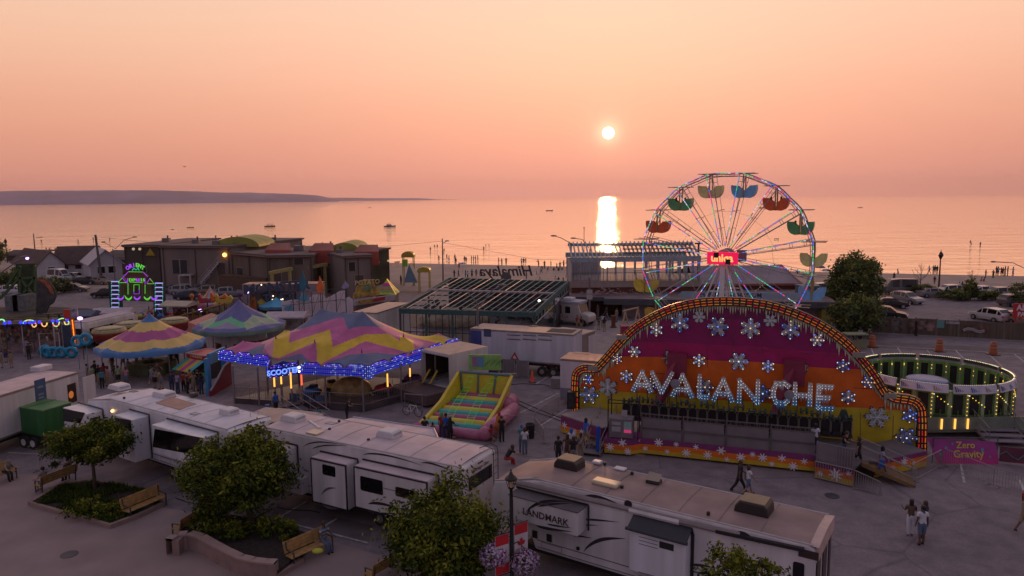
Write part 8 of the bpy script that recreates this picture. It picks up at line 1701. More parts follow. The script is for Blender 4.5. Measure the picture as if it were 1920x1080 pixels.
def umbrella(px,py,w_,c1,c2,label,Y):
 c=AT(px,py,Y);t=T('beach_umbrella',label,'beach umbrella',(c.x,c.y,0),.3,'beach umbrellas');r=w_/2/1350*Y;m=MB();n=12;vs=[]
 for k in range(n):a=2*math.pi*k/n;m.add([(0,0,c.z+.35*r),(math.cos(a)*r*.6,math.sin(a)*r*.6,c.z+.22*r),(math.cos(a+.524)*r*.6,math.sin(a+.524)*r*.6,c.z+.22*r)],[(0,1,2)],k%2);m.add([(math.cos(a)*r*.6,math.sin(a)*r*.6,c.z+.22*r),(math.cos(a)*r,math.sin(a)*r,c.z-.1*r),(math.cos(a+.524)*r,math.sin(a+.524)*r,c.z-.1*r),(math.cos(a+.524)*r*.6,math.sin(a+.524)*r*.6,c.z+.22*r)],[(0,1,2,3)],k%2)
 m.build('canopy',[c1,c2],t);m=MB();m.tube([(0,0,0),(0,0,c.z+.4*r)],.03,5);m.build('pole',chrome,t)
umbrella(1538,501,20,M('dark violet umbrella',(.12,.09,.2),.7),M('dark violet umbrella',(.12,.09,.2),.7),'dark violet beach umbrella behind the big tree',138);umbrella(1549,507,19,M('umbrella blue',(.12,.3,.5),.7),M('umbrella white',(.5,.5,.52),.7),'blue and white beach umbrella nearer than the violet one',130)
umbrella(867,494,13,M('umbrella royal blue',(.08,.16,.5),.7),M('umbrella white',(.5,.5,.52),.7),'blue and white umbrella on the sand beside the pole',150)
# boats and buoys
def boat(px,py,lpx,label,kind=0):
 b=G(px,py,-.24);sc_=lpx/1350*b.y;t=T('boat',label,'boat',(b.x,b.y,-.24),0,'boats on the bay');hull=M('pale boat hull',(.42,.38,.42),.4)if kind==1 else M('dark boat hull',(.05,.035,.035),.5)
 m=MB();n=10;vs=[]
 for i in range(n+1):
  f=i/n;w_=.17*math.sin(math.pi*min(.92,f*.75+.22))*sc_;x=(f-.5)*sc_;sh=.02*sc_*(1+2*(2*f-1)**2*(f>.5))
  vs+=[(x,-w_*.6,-.02*sc_),(x,-w_,.06*sc_+sh),(x,w_,.06*sc_+sh),(x,w_*.6,-.02*sc_)]
 m.add(vs,[(4*i+k,4*(i+1)+k,4*(i+1)+(k+1)%4,4*i+(k+1)%4)for i in range(n)for k in range(4)]+[(0,1,2,3),(4*n+3,4*n+2,4*n+1,4*n)]);m.build('hull',hull,t)
 if kind==1:
  m=MB();m.prism([(-.3*sc_,.09*sc_),(.2*sc_,.09*sc_),(.1*sc_,.2*sc_),(-.25*sc_,.2*sc_)],(0,-.09*sc_,0),X3,Z3,.18*sc_);m.build('cabin',M('cabin white',(.5,.47,.52),.4),t);m=MB();m.box(-.2*sc_,.05*sc_,-.08*sc_,.08*sc_,.27*sc_,.29*sc_);
  for x in(-.18,.03):m.tube([(x*sc_,0,.2*sc_),(x*sc_,0,.27*sc_)],.012*sc_,4)
  m.build('flybridge',M('cabin white',(.5,.47,.52),.4),t);m=MB();m.box(-.22*sc_,.12*sc_,-.095*sc_,-.091*sc_,.13*sc_,.17*sc_);m.build('window',glass,t)
 elif kind==0:
  m=MB();m.box(-.3*sc_,.3*sc_,-.12*sc_,.12*sc_,.24*sc_,.26*sc_);m.build('canopy',black,t)
  for x in(-.28,0,.28):m=MB();m.tube([(x*sc_,0,.05*sc_),(x*sc_,0,.24*sc_)],.012*sc_,4);m.build('post',dsteel,t)
  m=MB();[m.sph((x*sc_,0,.13*sc_),.035*sc_,6,0,(1,1,1.5))for x in(-.2,-.08,.12,.2)];m.build('seated_crew',M('dark crew',(.04,.03,.03),.8),t)
boat(731,425,22,'white cabin cruiser anchored in the middle of the bay',1);boat(506,425,20,'dark canopied pontoon boat left of the white cruiser',0);boat(357,427,13,'low dark boat left of the pontoon boat',2);boat(1430,399-9,14,'distant speedboat behind the top of the wheel',2);boat(1613,389,8,'tiny distant boat at the right',2);boat(1355,393,7,'tiny distant boat inside the wheel outline',2);boat(1030,395,13,'low distant boat left of the sun reflection',2);boat(693,389,6,'tiny distant boat above the white cruiser',2);boat(1456,448,9,'small dinghy behind the wheel right of its hub',2)
boat(323,430,6,'tiny dinghy left of the low dark boat',2);boat(640,413,3,'tiny marker boat between pontoon boat and cruiser',2)
gb2=AT(346,313,160);m=MB();m.prism([(-.45,.12),(-.2,.2),(0,.05),(.2,.2),(.45,.12),(.2,.1),(0,-.05),(-.2,.1)],(0,0,0),X3,Z3,.08);m.sph((0,.04,0),.08,6,0,(1,2,1));o=m.build('gull',black,None,gb2);tag(o,'lone gull flying in the sky above the left headland','bird')
# clutter of the midway
dkp=M('dark matted ground cover',(.055,.045,.04),.85,var=.4,sc_=.4,bump=.4,bs=1.5)
def pad(name,label,pts,h,mt,cat='platform'):
 q=[G(*p)for p in pts];o=q[0];m=MB();m.prism([((p-o).x,(p-o).y)for p in q],(0,0,h),X3,Y3,h-.02);ob_=m.build(name,mt,None,o);tag(ob_,label,cat);return ob_
pad('ride_platform','dark low platform under the coaster track at the far left',[(-40,600),(120,598),(228,604),(212,585),(60,578),(-40,582)],.35,dkp)
pad('ride_platform','dark low platform right of the neon front under the rising track',[(310,606),(360,616),(470,596),(462,565),(400,560),(318,575)],.3,dkp)
pad('ride_platform','dark ride floor in front of the painted monster front',[(470,612),(560,612),(556,588),(472,592)],.3,dkp)
def kiddie(px,py,r,cols,label,n=8):
 t=T('small_carousel',label,'fairground ride',G(px,py));m=MB();m.lathe([(0,.3),(r,.3),(r,.05)],20);m.build('floor',dkp,t)
 m=MB();m.tube([(0,0,.3),(0,0,2.6)],.15,8);m.sph((0,0,2.7),.35,8);m.build('mast',cols[0],t)
 for k in range(n):
  a=R(360/n*k);m=MB();c=Vector((math.cos(a)*r*.75,math.sin(a)*r*.75,0));m.beam((0,0,1.9),c+Z3*.9,.06);m.sph(tuple(c+Z3*.75),.5,8,0,(1,.7,.7));m.build('ride_car',cols[k%len(cols)],t)
kiddie(292,600,2.6,[red,blue,yellow],'small carousel with red, blue and yellow pods right of the neon front');kiddie(362,592,2.2,[orange,cyan,pink],'small carousel with orange, cyan and pink pods by the rising track');kiddie(452,588,2.2,[purple,yellow,green],'small carousel with purple, yellow and green pods before the monster front',6)
for a,b,l in(((343,614),(372,616),'dark fence section before the rising coaster track'),((372,616),(402,612),'dark fence section left of the slate blue tent'),((226,612),(262,616),'dark fence section before the neon front'),((262,616),(300,614),'dark fence section right of the one before the neon front')):barrier(a,b,l,'dark ride fences',h=1.4,dark=True)
def stall(px,py,w_,d,h,body,roof,label,rz=0):
 t=T('small_stall',label,'stall',G(px,py),rz);m=MB();m.box(-w_/2,w_/2,0,d,0,h*.45);m.box(-w_/2,w_/2,d-.1,d,h*.45,h);m.build('counter',body,t);m=MB();m.prism([(-.5,h),(d+.2,h),(d+.2,h+.15),(d/2,h+.6),(-.5,h+.15)],(-w_/2-.2,0,0),Y3,Z3,-(w_+.4));m.build('roof',roof,t)
 for s in(-1,1):m=MB();m.tube([(s*w_/2,0,0),(s*w_/2,0,h)],.05,5);m.build('post',steel,t)
 m=MB();rr=random.Random(px);[m.sph((rr.uniform(-w_/2+.3,w_/2-.3),d-.35,h*.5+rr.random()*h*.4),rr.uniform(.12,.22),6,rr.randrange(4))for _ in range(14)];tag(m.build('prizes',plu,t),kind='stuff')
stall(210,628,4,2,2.5,M('dim teal counter',(.05,.14,.15),.6),M('pale mauve roof',(.46,.38,.42),.6),'small teal countered stall behind the striped tent',.1)
stall(330,610,3.5,2,2.4,M('dull red counter',(.2,.04,.04),.6),M('cream stall roof',(.45,.38,.28),.6),'small cream roofed stall between the two round tents',-.2)
stall(150,634,3,2,2.5,M('dim teal counter',(.05,.14,.15),.6),M('navy stall roof',(.05,.07,.15),.6),'small navy roofed stall behind the strength tester')
stall(536,640,4,2,2.6,offwhite,M('pale mauve roof',(.46,.38,.42),.6),'pale stall at the foot of the tall scenery panels')
m=MB();Pf=Pl(G(77,672),G(114,670));m.tube([(0,0,0),(0,0,2.5),(Pf.L,0,2.5),(Pf.L,0,0)],.05,5);o=m.build('display_frame',whr,None,(Pf.o.x,Pf.o.y,0),(0,0,Pf.rz));tag(o,'pale open display frame behind the cyan swim rings','frame')
m=MB();m.box(0,1.5,-.02,0,0,0);gpx=[((1250,960),'round manhole cover on the asphalt right of the walking pair'),((1560,930),'round manhole cover behind the couple on the asphalt'),((130,1040),'round manhole cover on the plaza')]
for p,l in gpx[1:]:m=MB();m.tube([(0,0,.002),(0,0,.02)],.36,20);o=m.build('manhole_cover',dsteel,None,G(*p)+Z3*.01);tag(o,l,'manhole cover')
for a,b,l in(((905,632),(960,640),'pale paving'),):pass
ps=M('pale asphalt patch',(.33,.27,.26),.85,var=.15,sc_=1,bump=.2);dp_=M('dark asphalt patch',(.15,.12,.125),.85,var=.2,sc_=1,bump=.2)
for i,(pts,mt)in enumerate((([(1120,600),(1240,605),(1240,640),(1130,690),(1100,640)],ps),([(1400,965),(1470,975),(1465,990),(1395,980)],dp_),([(520,945),(700,985),(690,1022),(505,975)],dp_),([(1640,640),(1930,655),(1935,668),(1640,652)],dp_))):
 q=[G(*p)for p in pts];m=MB();m.add([p+Z3*.004 for p in q],[tuple(range(len(q)))[::-1]]);n_=m.build('road_patch',mt);tag(n_,['pale paving before the washroom','dark repair patch','darker parking asphalt','darker road strip'][i],kind='structure')
 if n_.data.polygons[0].normal.z<0:n_.data.flip_normals()
 # people: one skinned body, with clothing and hair as parts
skin_m=M('skin',(.34,.20,.14),.6,var=.05);skin_d=M('dark skin',(.12,.065,.045),.6,var=.05)
def figure(key,thL=0,thR=0,knL=0,knR=0,arL=8,arR=8,elL=12,elR=12,lean=0,fwL=0,fwR=0,sit=False,fem=False):
 def rot(v,a):return Vector((v.x,v.y*math.cos(a)-v.z*math.sin(a),v.y*math.sin(a)+v.z*math.cos(a)))
 pz=.46 if sit else .93
 P={'pel':Vector((0,0,pz))};up=rot(Z3,R(lean));P['sp']=P['pel']+up*.18;P['ch']=P['pel']+up*.38;P['nk']=P['pel']+up*.55;P['hd']=P['nk']+rot(Z3,R(lean*.5))*.13;P['tp']=P['hd']+rot(Z3,R(lean*.5))*.12
 E_=[('pel','sp'),('sp','ch'),('ch','nk'),('nk','hd'),('hd','tp')];rad={'pel':(.15,.11),'sp':(.13 if not fem else .115,.095),'ch':(.165 if not fem else .145,.11),'nk':(.055,.055),'hd':(.078,.092),'tp':(.065,.08)}
 for s,sx,th,kn,ar,el,fw in(('L',-1,thL,knL,arL,elL,fwL),('R',1,thR,knR,arR,elR,fwR)):
  hip=P['pel']+Vector((sx*.095,0,-.06));d=rot(-Z3,R(-th));k=hip+d*.42;d2=rot(-Z3,R(-th+kn));a=k+d2*.41;t=a+rot(Vector((0,-1,0)),R(0))*.14-Z3*.03
  if not sit:pass
  P['h'+s],P['k'+s],P['a'+s],P['t'+s]=hip,k,a,t;E_+=[('pel','h'+s),('h'+s,'k'+s),('k'+s,'a'+s),('a'+s,'t'+s)];rad.update({'h'+s:(.088,.088),'k'+s:(.058,.058),'a'+s:(.04,.042),'t'+s:(.04,.028)})
  sh=P['ch']+up*.11+Vector((sx*.17,0,0));da=rot(Vector((sx*math.sin(R(ar)),0,-math.cos(R(ar)))),R(-fw));e=sh+da*.28;db=rot(da,R(-el));w_=e+db*.25;hnd=w_+db*.08
  P['s'+s],P['e'+s],P['w'+s],P['m'+s]=sh,e,w_,hnd;E_+=[('ch','s'+s),('s'+s,'e'+s),('e'+s,'w'+s),('w'+s,'m'+s)];rad.update({'s'+s:(.062,.062),'e'+s:(.042,.042),'w'+s:(.028,.03),'m'+s:(.036,.02)})
 zmin=min(p.z for p in P.values())if not sit else None
 names=list(P);me=bpy.data.meshes.new('b');off=Vector((0,0,.03-zmin))if not sit else Vector()
 me.from_pydata([P[n]+off for n in names],[(names.index(a),names.index(b))for a,b in E_],[]);o=bpy.data.objects.new('b',me);COL.objects.link(o);sk_=o.modifiers.new('s','SKIN');sk_.use_smooth_shade=True
 for i,n in enumerate(names):me.skin_vertices[0].data[i].radius=rad[n];me.skin_vertices[0].data[i].use_root=(n=='pel')
 o.modifiers.new('u','SUBSURF').levels=1;dg=bpy.context.evaluated_depsgraph_get();b_=bpy.data.meshes.new_from_object(o.evaluated_get(dg));bpy.data.objects.remove(o)
 bones=[(a,b)for a,b in E_];cls=[]
 def seg(p,a,b):d=b-a;t=max(0,min(1,(p-a).dot(d)/max(1e-9,d.dot(d))));return(p-a-d*t).length,t
 for f in b_.polygons:
  c=Vector(f.center)-off;best=min(((seg(c,P[a],P[b])[0]/(max(rad[a][0]+rad[b][0],.01)),a,b)for a,b in bones));t=seg(c,P[best[1]],P[best[2]])[1];cls.append((best[1],best[2],t))
 vs=[v.co.copy()for v in b_.vertices];ns=[v.normal.copy()for v in b_.vertices]
 def part(nm,test,inf,mt):
  ff=[tuple(f.vertices)for f,c in zip(b_.polygons,cls)if test(*c)];idx={};m=MB()
  for f in ff:
   for v in f:
    if v not in idx:idx[v]=len(m.v);m.v.append(tuple(vs[v]+ns[v]*inf))
   m.f.append(tuple(idx[v]for v in f));m.m.append(0)
  me=m.mesh(nm,mt);me.shade_smooth();return me
 m=MB();m.v=[tuple(v)for v in vs];m.f=[tuple(f.vertices)for f in b_.polygons];m.m=[0]*len(m.f);H=P['hd']+off
 m.sph((H.x,H.y-.088,H.z+.0),.017,6,0,(.8,1.2,1.5));[m.sph((H.x+s*.078,H.y,H.z+.005),.02,6,0,(.5,1,1.5))for s in(-1,1)];[m.sph((H.x+s*.03,H.y-.078,H.z+.025),.009,5,1)for s in(-1,1)];m.tube([(H.x-.022,H.y-.082,H.z-.045),(H.x+.022,H.y-.082,H.z-.045)],.006,4,1)
 for s,sx in(('L',-1),('R',1)):
  h,w_=P['m'+s]+off,P['w'+s]+off;d=(h-w_).normalized();sd=d.cross(X3 if abs(d.x)<.8 else Y3).normalized()
  for i in range(4):a=h+sd*(.024-.016*i)+d*.01;l=(.055,.065,.06,.045)[i];m.tube([a,a+d*l*.55,a+d*l+Vector((-sx*.012,0,0))],[.009,.008,.006],5)
  a=w_+d*.03+sd*.03;m.tube([a,a+d*.02+sd*.022,a+d*.05+sd*.026],[.011,.009,.007],5)
 bm=m.mesh(key,[skin_m,black]);bm.shade_smooth()
 D={'body':bm,'top':part('shirt',lambda a,b,t:(a,b)in(('sp','ch'),('pel','sp'))or(a,b)==('ch','nk')and t<.72 or a=='ch' and b[0]=='s' or a[0]=='s' and b[0]=='e' and t<.6,.016,white),'shorts':part('shorts',lambda a,b,t:a=='pel' and b[0]=='h' or a[0]=='h' and b[0]=='k' and t<.8 or(a,b)==('pel','sp')and t<.3,.021,white),'trousers':part('trousers',lambda a,b,t:a=='pel' and b[0]=='h' or a[0]=='h' and b[0]=='k' or a[0]=='k' and t<.97 or(a,b)==('pel','sp')and t<.3,.018,white),'shoes':part('shoes',lambda a,b,t:a[0]=='a' or a[0]=='k' and t>.97,.014,white)}
 for nm,ln in(('short',0),('long',1)):
  m=MB();m.lathe([(.0,.135),(.05,.128),(.09,.09),(.102,.03),(.095,-.02 if not ln else-.12),(.07,-.05 if not ln else-.26)],12,(H.x,H.y+.022,H.z+.012));D[nm]=m.mesh('hair',black);D[nm].shade_smooth()
 return D
FG={'stand':figure('a',3,-3,2,2,9,7),'walk':figure('b',26,-20,8,22,8,8,20,20,4,-24,26),'walk2':figure('c',-18,24,24,6,8,8,15,25,3,24,-22,fem=True),'phone':figure('d',2,-2,2,2,12,12,95,80,3,15,20),'lean':figure('e',6,-4,4,4,10,10,50,60,24,45,40),'wave':figure('f',2,0,2,2,150,10,10,15),'sit':figure('g',82,80,80,78,12,12,60,50,6,25,20,True),'hunch':figure('h',82,78,76,80,12,14,40,40,42,50,45,True),'hip':figure('i',4,-4,3,3,35,35,80,80,0,-10,-10,fem=True),'ground':figure('j',70,62,95,80,30,30,10,10,12,-25,-25,True)}
CL={}
for nm,c in(('black',(.015,.015,.018)),('white',(.62,.62,.68)),('navy',(.03,.04,.10)),('red',(.40,.03,.03)),('grey',(.20,.19,.20)),('blue',(.02,.12,.50)),('teal',(.03,.22,.28)),('green',(.06,.35,.06)),('orange',(.50,.15,.02)),('pink',(.45,.20,.24)),('khaki',(.28,.22,.14)),('denim',(.10,.14,.22)),('brown',(.12,.07,.05)),('yellow',(.5,.4,.06)),('lilac',(.30,.26,.40)),('sage',(.22,.32,.16))):CL[nm]=M('cloth '+nm,c,.85,var=.08,sc_=5)
hairs=[M('black hair',(.01,.008,.007),.6),M('brown hair',(.06,.03,.015),.6),M('fair hair',(.30,.20,.10),.6)]
pr_=random.Random(12)
def person(loc,label,pose,top,bot,rz=None,sc=1.0,hair=None,long_=None,shorts=None,group=None,dark=None,cap=None):
 D=FG[pose];o=bpy.data.objects.new('person',D['body']);COL.objects.link(o);o.location=loc;o.rotation_euler=(0,0,pr_.uniform(0,6.28)if rz is None else rz);o.scale=(sc,)*3;tag(o,label,'person',group)
 if dark or(dark is None and pr_.random()<.25):o.material_slots[0].link='OBJECT';o.material_slots[0].material=skin_d
 long_=pr_.random()<.4 if long_ is None else long_;shorts=pr_.random()<.55 if shorts is None else shorts
 for nm,me,mt in(('shirt','top',CL[top]),('shorts' if shorts else 'trousers',)*2+(CL[bot],),('shoes','shoes',CL['black']),('hair','long' if long_ else 'short',CL[cap]if cap else hairs[hair]if hair is not None else pr_.choice(hairs[:2]))):
  c=bpy.data.objects.new(nm,D[me]);COL.objects.link(c);c.parent=o;c.material_slots[0].link='OBJECT';c.material_slots[0].material=mt
 return o
ORD=['first','second','third','fourth','fifth','sixth','seventh','eighth','ninth','tenth','eleventh','twelfth','thirteenth','fourteenth','fifteenth','sixteenth','seventeenth','eighteenth','nineteenth','twentieth']
def crowd(place,group,lst,poses=('stand','phone','walk','hip','walk2'),z=0,tops=('black','navy','white','grey','red','teal','brown','khaki','black'),verb='standing'):
 lst=sorted(lst,key=lambda q:q[0])
 for i,q in enumerate(lst):
  px,py=q[:2];ps=q[2]if len(q)>2 and q[2]else pr_.choice(poses);tp_=q[3]if len(q)>3 else pr_.choice(tops);bt=q[4]if len(q)>4 else pr_.choice(('black','denim','navy','khaki','grey'));s=q[5]if len(q)>5 else pr_.uniform(.92,1.04)
  vb={'walk':'walking','walk2':'walking','sit':'sitting','hunch':'sitting hunched','ground':'sitting','lean':'leaning forward','wave':'waving'}.get(ps,verb)
  n=len(lst);w_=ORD[i]+' from left' if i<n/2 else(ORD[n-1-i]+' from right')
  p=G(px,py,z)if not callable(z)else z(px,py)
  person(p-(Z3*.36*s if ps=='ground' else Z3*0),f'person in {tp_} {vb} {place}, {w_}',ps,tp_,bt,sc=s,group=group)
SH=lambda px,py:(lambda p:Vector((p.x,p.y,-.26 if(p-S0).dot(sn)>-2 else max(-.2,.04-.28*max(0,min(1,(p-E0).dot(Vector((-ed_.y,ed_.x,0)))/((S0-E0).length)))))))(G(px,py,-.15))
crowd("at the water's edge behind the bare pole",'people at the water near the pole',[(823,491),(838,487),(842,491),(853,489),(855,496),(861,505),(871,492),(874,493)],z=SH)
crowd('in the shallow row behind the beam roofed ride','people in the shallow row',[(884,491),(888,491),(892,491),(896,491),(935,496),(941,497),(949,496),(978,496),(982,496),(986,496)],('stand','hip','phone'),z=SH)
crowd('on the sand beyond the beam roof','people on the sand beyond the beam roof',[(852,522),(860,521),(873,522),(877,522),(885,521),(893,520),(920,523),(987,524),(1015,513)],z=SH)
crowd('in the beach group beside the pavilion','beach group left of the steel pavilion',[(1010,500,'lean'),(1016,505,'ground'),(1021,503),(1027,506,'ground'),(1033,502),(1038,507,'ground'),(1044,506),(1047,508,'ground'),(1050,504),(1054,506,'ground'),(1057,502),(1063,501),(1012,526,'ground'),(1042,525,'ground'),(1047,526,'ground'),(1057,528,'ground')],z=SH)
crowd('wading far out in the middle of the bay','waders in the middle',[(807,473),(907,472),(833,473,'sit')],z=-.3);crowd('swimming off the beam roofed ride','swimmers',[(911,467,'stand'),(917,467,'stand'),(820,468,'stand'),(815,468,'stand')],z=-1.4)
crowd("at the water's edge behind the left houses",'people at the left shore',[(87,473),(93,474),(96,474),(104,474),(107,474),(110,474),(113,474),(134,473)],z=-.3);crowd('wading beyond the left houses','waders at the left',[(78,457),(147,457),(175,452),(182,452),(206,454)],z=-.3)
crowd('wading beyond the brown building roof','waders beyond the roof',[(513,459),(519,459),(530,458),(536,458)],z=-.3);crowd('on the sand behind the grey sloping roof','people behind the grey roof',[(1452,510),(1461,510),(1479,512,'ground'),(1495,512,'ground')],z=SH)
crowd('by the promenade lamp on the right sand','people by the promenade lamp',[(1742,512),(1750,512),(1753,512),(1757,512),(1676,527),(1752,534),(1798,545),(1804,545),(1684,511,'ground')],z=SH)
crowd('on the sand at the far right','people on the far right sand',[(1848,521),(1862,521),(1868,516),(1871,516),(1877,516),(1880,516),(1884,516),(1889,516),(1899,516),(1839,528,'ground'),(1844,528,'ground')],('stand','hip','phone'),z=SH);crowd('paddling offshore at the far right','paddlers',[(1819,458,'sit'),(1838,461,'sit')],z=-.3)
crowd('under the mauve striped tent','people under the striped tent',[(211,697,'stand','brown'),(231,692,'walk','orange'),(241,702,'walk2','grey','denim',.85),(258,696,'walk','grey','black'),(270,691,'walk2','black','black'),(283,689,'walk','blue'),(322,693,'stand','black','black'),(332,687,'walk','black')])
crowd('in the knot left of the white trailer roof','people in the left knot',[(165,718,'stand','grey'),(174,724,'stand','sage'),(180,716,'phone','black','black',1.08),(186,720,'hip','black'),(196,717,'phone','red'),(203,724,'stand','pink'),(216,720,'stand','black'),(223,723,'stand','sage'),(238,724,'stand','pink'),(192,728,'stand','teal')],verb='queuing')
crowd('between the round tent and ticket booth','people before the ticket booth',[(285,722,'walk','grey'),(291,728,'stand','grey'),(303,730,'lean','khaki'),(296,716,'hip','brown'),(323,736,'stand','navy'),(334,738,'stand','lilac'),(345,734,'phone','red'),(352,738,'stand','brown'),(357,730,'stand','orange'),(364,737,'hip','khaki'),(371,733,'stand','black'),(378,739,'phone','black'),(385,730,'walk2','green')])
crowd('by the game stall at the left','people at the game stall',[(51,668,'stand','lilac'),(55,674,'stand','black','black'),(59,671,'walk','brown'),(22,690,'stand','khaki','khaki',.9),(5,690,'stand','grey'),(12,680,'phone','brown'),(90,655,'stand','white')])
crowd('by the open bay of the washroom','people by the open bay',[(1138,600,'walk','black'),(1130,614,'stand','white'),(1123,618,'lean','black'),(1133,622,'phone','black'),(1156,604,'stand','khaki'),(1121,595,'stand','brown'),(1211,604,'lean','green','black',1.15),(1172,600,'stand','teal')])
crowd('near the food truck','people near the food truck',[(1090,620,'stand','black'),(1082,618,'hip','red'),(935,607,'sit','black'),(978,606,'stand','black'),(1000,606,'sit','grey')])
for px,py,ps,tp_,bt,s,rz,lab,kw in((797,831,'phone','black','black',1,3.0,'person in black with raised hands, left of the pair watching the inflatable',{}),(812,826,'stand','khaki','brown',.7,3.1,'small child in khaki beside the person in black by the inflatable',{}),(829,822,'stand','red','navy',1,3.3,'person in red with green cap at the foot of the inflatable',dict(cap='green')),(837,827,'stand','blue','navy',1.06,3.1,'person in bright blue top standing at the foot of the inflatable',dict(shorts=False)),(845,832,'hip','black','black',1,3.2,'person dressed all in black right of the blue top by the inflatable',dict(shorts=False)),(852,845,'stand','brown','brown',.6,2.5,'small child whose head shows over the pink trailer roof',{}),(932,822,'lean','orange','orange',1,2.4,'person in orange leaning over the right corner of the inflatable',dict(cap='red')),(941,829,'stand','black','black',1,3.0,'person in black behind the orange one at the inflatable corner',dict(shorts=False)),(919,827,'ground','red','brown',.9,1,'person crouching low at the right corner of the inflatable',{}),(978,849,'phone','teal','denim',1,2.8,'person in teal with cap standing left of the litter bin',dict(cap='blue')),(984,852,'stand','white','denim',.97,3.0,'person in white with dark bag beside the teal one',{}),(949,872,'hunch','black','red',1.05,2.0,'person in black bending forward left of the LANDMARK trailer nose',{}),(1047,872,'stand','black','black',1,3.1,'person in black left of the group before the blue pillar',dict(shorts=False)),(1064,868,'hip','brown','brown',1,3.0,'person in brown with long hair in the group before the blue pillar',dict(long_=True)),(1075,874,'stand','black','grey',1.02,3.1,'person in black nearest the camera before the blue pillar',{}),(1071,856,'stand','white','denim',1,3.1,'person in white with blue and white cap before the blue pillar',dict(cap='blue')),(1089,862,'stand','grey','khaki',.95,2.9,'person with brown ponytail right in the group before the blue pillar',dict(hair=1,long_=True)),(1386,924,'walk','black','black',1.05,1.6,'person in dark dress of the pair walking past the arched ride',dict(long_=False,hair=1)),(1402,928,'walk2','white','denim',.95,1.7,'person in white top and shorts of the pair walking past the arched ride',dict(long_=True,shorts=True)),(1706,1004,'phone','brown','white',.98,2.9,'person with long dark hair and pale trousers hugging the one in white',dict(long_=True,shorts=False,hair=0)),(1727,1022,'stand','white','denim',1.05,3.1,'person in white t-shirt and denim shorts on the empty asphalt',dict(shorts=True,hair=0,dark=True)),(1731,1008,'stand','navy','navy',1.0,3.6,'person mostly hidden behind the one in the white t-shirt',dict(long_=True)),(1919,998,'walk','khaki','khaki',1,1.8,'person in khaki cut by the right edge',{}),(1921,975,'stand','red','black',.9,1.8,'second person at the right edge behind the khaki one',{}),(518,778,'stand','blue','black',1,1.0,'person in blue jacket at the entrance of the dodgem ride',dict(shorts=False)),(598,800,'phone','teal','navy',.8,.5,'child in teal in front of the dodgem ride steps',{}),(651,788,'lean','black','black',.95,1.2,'person in black leaning on the front rail of the dodgem ride',{}),(1602,645,'sit','black','black',1,3,'person in black sitting by the olive stall',{}),(1612,645,'stand','lilac','black',1,3,'person in lilac by the olive stall',{}),(1552+165,630,'stand','black','black',1,1.5,'person in black walking along the board fence',{}),(752,534,'stand','black','black',1,1,'person in black below the beach playground',{}),(776,536,'walk','red','black',1,1,'person in red below the beach playground net',{})):person(G(px,py),lab,ps,tp_,bt,rz=rz,sc=s,**kw)
def deck(px,py,z):return G(px,py,z)
person(G(1098,836,.9),'person in bright blue climbing the steps to the arched ride','walk','blue','grey',rz=2.2);person(G(1527,850,1.0),'operator in white shirt on the ride platform before the seats','stand','white','navy',rz=2.8,dark=True)
person(G(1580,862,.98),'operator in black leaning on the platform rail by the exit steps','lean','black','denim',rz=.3,shorts=False);person(G(1608,875,.75),'person with curly dark hair on the exit steps','walk','black','black',rz=1.2);person(G(1652,893,.3),'person with blue bag lower on the exit steps','walk2','lilac','blue',rz=1.2)
def onbench(b,x,lab,ps,tp_,bt,**k):M_=Matrix.Translation(b.location)@Matrix.Rotation(b.rotation_euler.z,4,'Z');person(M_@Vector((x,.10,.10)),lab,ps,tp_,bt,rz=b.rotation_euler.z,**k)
chk=bands('checked shirt cloth',[(0,(.10,.14,.22)),(.52,(.35,.38,.42)),(.60,(.10,.14,.22)),(.68,(.35,.38,.42)),(.76,(.10,.14,.22)),(.84,(.35,.38,.42)),(.92,(.10,.14,.22))],wob=.03,wsc=3);CL['checked']=chk
onbench(B4,.75,'man in checked shirt and jeans sitting on the bench by the curved wall','sit','checked','denim',shorts=False,long_=False,hair=1);onbench(B6,.6,'person in cap hunched over on the bench at the left edge','hunch','khaki','black',cap='grey',shorts=False)
onbench(B2,.7,'person seen from behind at the near end of the left bench','sit','grey','denim',hair=0);onbench(B2,-.75,'person seen from behind at the far end of the left bench','sit','brown','black',hair=0)
FWM=Matrix.Translation(FW.location)@Matrix.Rotation(FW.rotation_euler.z,4,'Z')
for k,x,rz,lab in((14,-.55,1.57,'rider at the left of the green tub high on the left of the wheel'),(14,.5,-1.57,'rider at the right of the green tub high on the left of the wheel'),(1,-.55,1.57,'rider at the left of the red tub high on the right of the wheel'),(1,.5,-1.57,'rider with raised arm in the red tub high on the right of the wheel'),(2,-.55,1.57,'rider at the left of the green tub on the right side of the wheel'),(2,.55,-1.57,'rider at the right of the green tub on the right side of the wheel')):
 kk=14 if k==14 else k
 if kk not in tub_pos:kk=15
 p=FWM@(tub_pos[kk]+Vector((x,0,-2.3)));person(p,lab,'sit','black','black',rz=rz+FW.rotation_euler.z,sc=.98)
